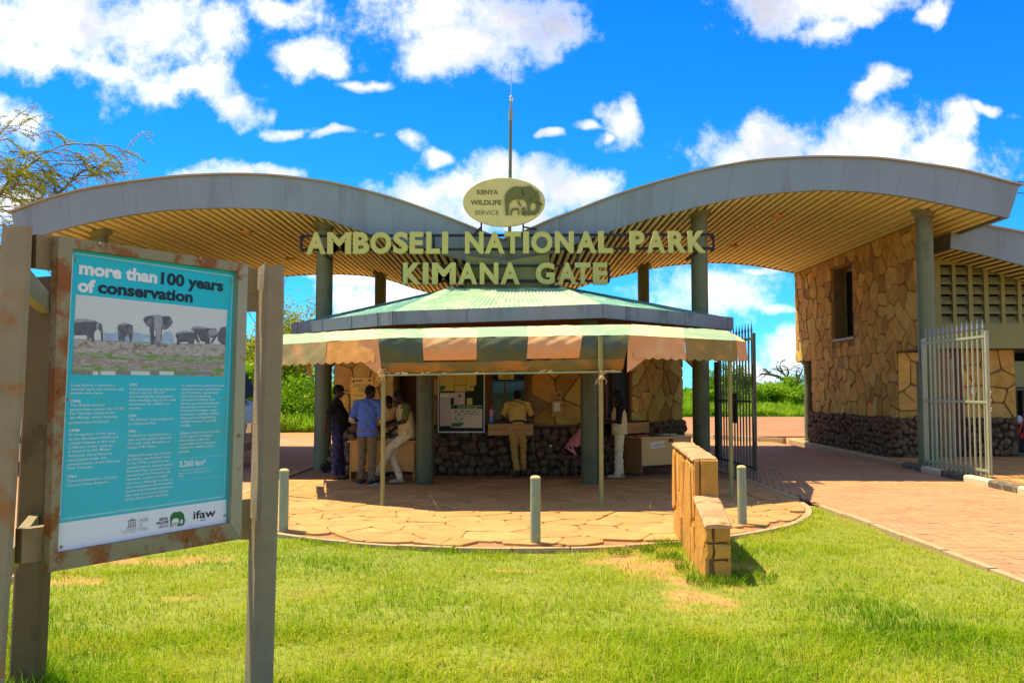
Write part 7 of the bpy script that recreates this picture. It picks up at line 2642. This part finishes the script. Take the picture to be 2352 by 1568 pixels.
# acacia reaching in over the left canopy
rg = np.random.default_rng(12)
ac = thing('acacia_tree', (-20.5, 32, 0), 'feathery acacia whose drooping branches reach over the left canopy', 'tree', 'trees behind the left road')
out, tw = [], []
Y0 = 31.5
trunk = [Vector((-20.5, 32, -0.1)), Vector((-20.3, 31.9, 2.2)), Vector((-19.8, 31.8, 4.2)), Vector((-19.2, 31.7, 6.0))]
out.append((trunk, [0.24, 0.20, 0.17, 0.13]))
limbs = [[(-19.2, 31.7, 6.0), (-17.6, 31.6, 7.4), (-16.4, 31.6, 8.6), (-15.3, 31.5, 9.6)], [(-19.2, 31.7, 6.0), (-18.6, 31.2, 7.8), (-17.6, 31.0, 9.2), (-16.6, 31, 9.9)],
         [(-19.8, 31.8, 4.2), (-18.0, 31.0, 6.0), (-16.8, 30.8, 7.4), (-15.6, 30.7, 8.3)], [(-19.2, 31.7, 6.0), (-20.8, 31.5, 8.0), (-22.0, 31.4, 9.4)], [(-18.6, 31.2, 7.8), (-18.8, 30.6, 9.4), (-18.2, 30.4, 10.2)],
         [(-19.8, 31.8, 4.2), (-21.4, 31.2, 6.2), (-22.8, 31.0, 7.6)]]
for l in limbs:
    out.append(([Vector(p) for p in l], [0.10, 0.075, 0.055, 0.03][:len(l)]))
    for k in range(22):
        t = rg.uniform(0.25, 1.0) * (len(l) - 1)
        i = min(int(t), len(l) - 2)
        p = Vector(l[i]).lerp(Vector(l[i + 1]), t - i)
        d = Vector((rg.uniform(0.2, 1.0), rg.normal() * 0.5, rg.uniform(-0.25, 0.45)))
        grow(p, d, rg.uniform(0.9, 1.7), 0.022, 2, rg, out, tw, 0.3, 0.07, (2, 3), 0.62)
# the long bare sprays at the tip
for (u0, v0, u1, v1) in ((150, 333, 345, 378), (150, 333, 272, 372), (120, 380, 270, 418), (140, 345, 215, 410), (100, 350, 240, 412), (150, 330, 90, 318), (60, 400, 150, 440), (150, 333, 20, 420), (40, 380, 200, 455), (0, 400, 170, 470), (20, 350, 130, 400), (-20, 360, 90, 420), (0, 430, 120, 490), (-40, 330, 60, 350)):
    a, b = at(u0, v0, Y0), at(u1, v1, Y0)
    pts = [a.lerp(b, t) + Z * (0.35 * math.sin(t * math.pi)) + Vector((0, 0.2 * math.sin(5 * t), 0.03 * math.sin(14 * t))) for t in np.linspace(0, 1, 11)]
    out.append((pts, [0.028 * (1 - 0.75 * t) for t in np.linspace(0, 1, 11)]))
    for p, q in zip(pts[3:-1], pts[4:]):
        tw.append((p, q, 0.3))
        if rg.random() < 0.75:
            grow(p, Vector((0.7, rg.normal() * 0.4, -0.5 + 0.3 * rg.random())), rg.uniform(0.4, 0.9), 0.011, 1, rg, out, tw, 0.3, 0.08, (1, 2), 0.6)
tubes('branches', out, MT['twig'], ac, 0.007)
quads('foliage', *leaves_on(tw, 75, 0.045, 0.012, 0.03, rg), LEAF_Y, ac)


def shrub(x, y, h, w, label, seed, mat=LEAF_G, n=5200, leaf=0.075, name='bush', group='bushes beyond the roads', bare=0, z0=0.0, twigmat='twig'):
    rg = np.random.default_rng(seed)
    t = thing(name, (x, y, z0), label, 'bush' if name == 'bush' else 'tree', group)
    out, tw = [], []
    for k in range(9):
        a = 2 * math.pi * k / 9 + rg.normal() * 0.3
        d = Vector((math.cos(a) * w / h * 0.8, math.sin(a) * w / h * 0.8, 1.0))
        grow((x + 0.1 * math.cos(a), y + 0.1 * math.sin(a), z0 - 0.1), d, h * 0.52 * rg.uniform(0.8, 1.1), 0.05 * h / 4, 2, rg, out, tw, 0.35, 0.03, (2, 4), 0.62)
    for k in range(bare):
        a = rg.uniform(0, 2 * math.pi)
        grow((x + w * 0.4 * math.cos(a), y, z0 + h * 0.75), (math.cos(a) * 0.5, 0, 1), h * 0.32, 0.02, 2, rg, out, [], 0.4, 0.0, (2, 3), 0.6)
    tubes('branches', out, MT[twigmat], t, 0.008)
    # clumps of leaves round the twig ends
    pick = [tw[i] for i in rg.integers(0, len(tw), 90)]
    C, A, B, Tn = [], [], [], []
    per = n // len(pick)
    for p0, p1, tb in pick:
        cc = np.array(p1)
        c = cc + rg.normal(size=(per, 3)) * np.array([0.085 * w, 0.085 * w, 0.07 * h]) * rg.uniform(0.6, 1.3)
        C.append(c)
        a = rdir(per, rg)
        b = np.cross(a, rdir(per, rg))
        b /= np.linalg.norm(b, axis=1)[:, None] + 1e-6
        s_ = rg.uniform(0.6, 1.4, (per, 1))
        A.append(a * leaf * s_)
        B.append(b * leaf * 0.45 * s_)
        Tn.append(np.clip(tb + rg.normal(size=per) * 0.2, 0, 1))
    quads('foliage', np.concatenate(C), np.concatenate(A), np.concatenate(B), np.concatenate(Tn), mat, t)
    return t


TL_ = 'trees behind the left road'
shrub(-11.6, 46, 6.4, 3.6, 'pale green thorn tree with bare twigs on top, just left of the kiosk roof', 1, LEAF_Y, 16000, 0.09, 'thorn_tree', TL_, 6)
shrub(-10.6, 43, 3.6, 3.2, 'bright green bush at the foot of the thorn tree left of the kiosk', 2, LEAF_B, 13000, 0.08, 'bush', 'bushes beyond the roads', 0)
shrub(-13.6, 45, 6.0, 3.6, 'thorn tree whose bare twigs show between the board and its post', 3, LEAF_Y, 11000, 0.10, 'thorn_tree', TL_, 6)
shrub(-17.5, 47, 5.6, 4.0, 'thorn tree behind the tour van, largely hidden by the board', 4, LEAF_Y, 6000, 0.10, 'thorn_tree', TL_, 2)
shrub(-9.3, 47, 3.0, 2.6, 'rounded green bush seen beside the left column', 5, LEAF_B, 9000, 0.08)


def grass_strip(name, x0, x1, y0, y1, n, hmin, hmax, zf, seed, mat=GRASS, w=0.02, tmean=0.45):
    rg = np.random.default_rng(seed)
    x = rg.uniform(x0, x1, n)
    y = rg.uniform(y0, y1, n)
    z = np.array([zf(a, b) for a, b in zip(x, y)])
    h = rg.uniform(hmin, hmax, n) * (0.6 + 0.5 * np.sin(x * 0.9 + 2 * np.sin(y * 0.7)) ** 2)
    C = np.stack([x, y, z + h * 0.45], 1)
    A = np.stack([rg.normal(size=n) * 0.25 * h, rg.normal(size=n) * 0.25 * h, h * 0.5], 1)
    an = rg.uniform(0, math.pi, n)
    B = np.stack([np.cos(an) * w, np.sin(an) * w, np.zeros(n)], 1)
    tn = np.clip(tmean + 0.25 * np.sin(x * 0.45 + 1.5 * np.sin(y * 0.4)) + rg.normal(size=n) * 0.16, 0, 1)
    return quads(name, C, A, B, tn, mat, None, 'stuff')


grass_strip('tall_grass', -24, -6.5, 39, 47, 30000, 0.4, 0.9, lambda a, b: -0.03, 4, LEAF_B, 0.035, 0.5)


# green bank beyond the gate on the right
def bank(x, y):
    t = min(1, max(0, (y - 61.5) / 9.0))
    return -0.05 + 1.55 * (t * t * (3 - 2 * t)) * (0.8 + 0.35 * math.sin(x * 0.35 + 1.0) + 0.15 * math.sin(x * 0.9)) + 0.1 * noise.noise(Vector((x * 0.5, y * 0.5, 3)))


bm_ = MB()
nx_, ny_ = 60, 14
for j in range(ny_ + 1):
    for i in range(nx_ + 1):
        x, y = -4 + 70 * i / nx_, 61 + 30 * j / ny_
        bm_.v.append((x, y, bank(x, y)))
for j in range(ny_):
    for i in range(nx_):
        a = j * (nx_ + 1) + i
        bm_.f.append([a, a + 1, a + nx_ + 2, a + nx_ + 1])
        bm_.mi.append(0)
tag(bm_.build('green_bank', M('bank_green', (0.09, 0.17, 0.02), 0.95, 0.25, 1.0, 0.3, 4), None, True), kind='structure')
grass_strip('bank_grass', 8, 27, 61.5, 74, 52000, 0.35, 0.8, bank, 9, LEAF_B, 0.05, 0.62)
BX = 'bushes on the green bank'
for k, (u, y, h, w, lab) in enumerate(((1700, 66, 2.0, 3.0, 'dark green bush on the bank seen just right of the open dark gate'), (1672, 69, 2.6, 3.2, 'tall dark bush on the bank seen through the bars of the dark gate'), (1640, 67, 1.9, 2.6, 'bush on the bank seen between the column and the dark gate'),
                                     (1790, 67, 2.4, 3.6, 'bright green bush on the bank under the dead tree'), (1830, 66, 1.9, 3.2, 'low bright bush on the bank next to the stone tower'), (1750, 65, 0.9, 2.4, 'small bush low on the bank between the two bigger ones'))):
    x = (u - CX) / F * y
    shrub(x, y, h, w, lab, 30 + k, LEAF_G if k in (0, 1) else LEAF_B, 6500, 0.10, 'bush', BX, 0, bank(x, y))


def dead_tree(label, lines, seed, Yd):
    rg = np.random.default_rng(seed)
    b0 = at(*lines[0][0], Yd)
    t = thing('dead_tree', (b0.x, Yd, 0), label, 'tree', 'dead trees on the bank')
    out = []
    for i, l in enumerate(lines):
        pts = [at(u, v, Yd) + Vector((0, rg.normal() * 0.15, 0)) for u, v in l]
        r0 = 0.16 if i == 0 else 0.09
        rad = [r0 * (1 - 0.7 * k / (len(pts) - 1)) for k in range(len(pts))]
        out.append((pts, rad))
        for k in range(int(len(pts) * 1.3)):
            j = rg.integers(1, len(pts))
            p = pts[j - 1].lerp(pts[j], rg.random())
            grow(p, Vector((rg.normal() * 0.8, rg.normal() * 0.4, rg.uniform(-0.3, 0.9))), rg.uniform(0.3, 0.75), 0.03, 2, rg, out, [], 0.5, 0.0, (1, 3), 0.65)
    tubes('trunk', out, MT['deadwood'], t, 0.012)


dead_tree('bare dead tree with a long limb leaning left on the green bank', [[(1820, 895), (1812, 884), (1800, 872), (1786, 864), (1768, 860), (1750, 858), (1742, 862)], [(1812, 884), (1806, 868), (1796, 855), (1790, 842), (1792, 832), (1800, 828)],
                                                                            [(1768, 860), (1760, 850), (1752, 845)], [(1796, 855), (1788, 850), (1782, 848)], [(1806, 868), (1810, 856), (1806, 845), (1798, 840)]], 3, 68)
dead_tree('bare forked dead tree on the bank close to the stone tower', [[(1829, 898), (1830, 884), (1832, 872), (1828, 860), (1827, 850)], [(1832, 872), (1839, 862), (1842, 850), (1843, 842)], [(1830, 884), (1840, 876), (1848, 870)]], 8, 67)

# far bush line round the horizon
rg = np.random.default_rng(77)
n = 60000
ang = rg.uniform(0, 2 * math.pi, n)
rad_ = rg.uniform(170, 260, n)
hh = np.abs(rg.normal(size=n)) * 1.3 * (0.7 + 0.6 * np.sin(ang * 23) * np.sin(ang * 57 + 1)) + 0.3
C = np.stack([np.cos(ang) * rad_, np.sin(ang) * rad_ + 20, hh], 1)
A = rdir(n, rg) * 0.9
B = np.cross(A, rdir(n, rg)) * 0.6
quads('far_bushes', C, A, B, np.clip(0.25 + 0.25 * rg.normal(size=n), 0, 1), LEAF_G, None, 'stuff')

# ------------------------------------------------------------------ grass of the lawn, blade by blade
rg = np.random.default_rng(42)


def lawn_blades(n, y0, y1, h0, h1, w0, name, xlim=4.52, keepf=None, tb=0.0):
    x = rg.uniform(-xlim, xlim, n)
    y = y0 + (y1 - y0) * rg.random(n)
    k = (np.abs(x) < 0.60 * y + 0.9)
    k &= ~((x ** 2 + (y - IC) ** 2 < (IR + 0.03) ** 2) & (y < IC)) & ~((y >= IC) & (np.abs(x) < IR + 0.1))
    # clearance round posts and the wall
    nz1 = np.array([noise.noise(Vector((a * 0.9, b * 0.9, 1.7))) for a, b in zip(x, y)])
    nz2 = np.array([noise.noise(Vector((a * 3.1, b * 3.1, 7.7))) for a, b in zip(x, y)])
    bare = np.array([bare_at(a, b, c_) for a, b, c_ in zip(x, y, nz2)])
    k &= rg.random(n) > bare * 0.95
    k &= rg.random(n) < 0.72 + 0.5 * nz2
    x, y, nz1, nz2 = x[k], y[k], nz1[k], nz2[k]
    k2 = k
    n = len(x)
    lush = np.clip(0.5 + 0.9 * nz1 - 0.10 * (y - 6), 0, 1)
    h = rg.uniform(h0, h1, n) * (0.7 + 0.75 * lush) * (1 + 0.35 * nz2)
    near_edge = np.exp(-np.abs(np.hypot(x, y - IC) - IR - 0.2) * 4)
    h *= 1 + 0.6 * near_edge * (nz2 > 0)
    ang = rg.uniform(0, 2 * math.pi, n) + 1.2 * nz1
    lean = np.abs(rg.normal(0.75, 0.45, n))
    dx, dy = np.cos(ang), np.sin(ang)
    w = w0 * rg.uniform(0.6, 1.3, n)
    v = np.empty((n, 5, 3), np.float32)
    sx_, sy_ = -dy * w, dx * w
    zb = -0.035 + 0.03 * np.array([noise.noise(Vector((a * 0.9, b * 0.9, 0))) for a, b in zip(x, y)]) - 0.006
    v[:, 0] = np.stack([x - sx_, y - sy_, zb], 1)
    v[:, 1] = np.stack([x + sx_, y + sy_, zb], 1)
    mx, my, mz = x + dx * h * lean * 0.30, y + dy * h * lean * 0.30, zb + h * 0.62
    v[:, 2] = np.stack([mx + sx_ * .8, my + sy_ * .8, mz], 1)
    v[:, 3] = np.stack([mx - sx_ * .8, my - sy_ * .8, mz], 1)
    v[:, 4] = np.stack([x + dx * h * lean, y + dy * h * lean, zb + h * (1.0 - 0.22 * lean)], 1)
    nz3 = np.array([noise.noise(Vector((a * 0.45, b * 0.45, 4.4))) for a, b in zip(x, y)])
    tint = np.clip(0.16 + 0.34 * (1 - lush) + 0.34 * rg.random(n) + 0.16 * nz2 + 0.30 * nz3 + 0.35 * (rg.random(n) < 0.06) + 0.3 * bare[k2] + tb, 0, 1)
    me = bpy.data.meshes.new(name)
    me.vertices.add(n * 5)
    me.vertices.foreach_set('co', v.ravel())
    i0 = np.arange(n, dtype=np.int32)[:, None] * 5
    loops = np.concatenate([i0 + np.array([[0, 1, 2, 3]]), i0 + np.array([[3, 2, 4]])], 1).astype(np.int32)
    me.loops.add(n * 7)
    me.loops.foreach_set('vertex_index', loops.ravel())
    me.polygons.add(n * 2)
    ls = (np.arange(n, dtype=np.int32)[:, None] * 7 + np.array([[0, 4]])).astype(np.int32)
    me.polygons.foreach_set('loop_start', ls.ravel())
    a_ = me.attributes.new('tint', 'FLOAT', 'POINT')
    a_.data.foreach_set('value', np.repeat(tint, 5).astype(np.float32))
    me.materials.append(GRASS)
    me.update(calc_edges=True)
    tag(link(name, me), kind='stuff')


lawn_blades(120000, 3.6, 6.6, 0.035, 0.095, 0.0027, 'grass')
lawn_blades(150000, 6.2, 13.4, 0.03, 0.075, 0.0032, 'grass')
lawn_blades(20000, 3.6, 5.6, 0.06, 0.14, 0.003, 'grass', tb=-0.08)
lawn_blades(5000, 3.8, 9.6, 0.11, 0.2, 0.0015, 'grass', tb=0.42)
lawn_blades(9000, 0.6, 3.7, 0.04, 0.09, 0.004, 'grass')


def tuft(px, py, rad_, n, h0, h1, seed):
    r_ = np.random.default_rng(seed)
    a = r_.uniform(0, 2 * math.pi, n)
    q = rad_ * np.sqrt(r_.random(n))
    x, y = px + q * np.cos(a), py + q * np.sin(a)
    h = r_.uniform(h0, h1, n)
    C = np.stack([x, y, h * 0.4 - 0.03], 1)
    A = np.stack([r_.normal(size=n) * 0.3 * h, r_.normal(size=n) * 0.3 * h, h * 0.5], 1)
    an = r_.uniform(0, math.pi, n)
    B = np.stack([np.cos(an) * 0.004, np.sin(an) * 0.004, np.zeros(n)], 1)
    return C, A, B, np.clip(0.12 + 0.3 * r_.random(n), 0, 1)


T_ = [tuft(*a) for a in ((-1.42, 4.85, .22, 240, .08, .22, 1), (-2.75, 5.1, .26, 260, .10, .24, 2), (-1.2, 5.0, .15, 120, .08, .20, 3), (1.72, 8.12, .16, 150, .06, .15, 4), (1.95, 8.1, .15, 130, .05, .14, 5), (1.62, 9.3, .14, 140, .06, .14, 6),
                         (1.72, 10.0, .16, 170, .06, .15, 7), (1.66, 8.7, .10, 90, .06, .13, 8), (1.15, 9.6, .14, 130, .05, .12, 9), (2.2, 8.35, .25, 240, .05, .13, 10), (-2.1, 3.9, .2, 150, .06, .16, 11), (1.45, 9.75, .12, 110, .05, .12, 12))]
quads('grass_tufts', *[np.concatenate([t[i] for t in T_]) for i in range(4)], GRASS, None, 'stuff')
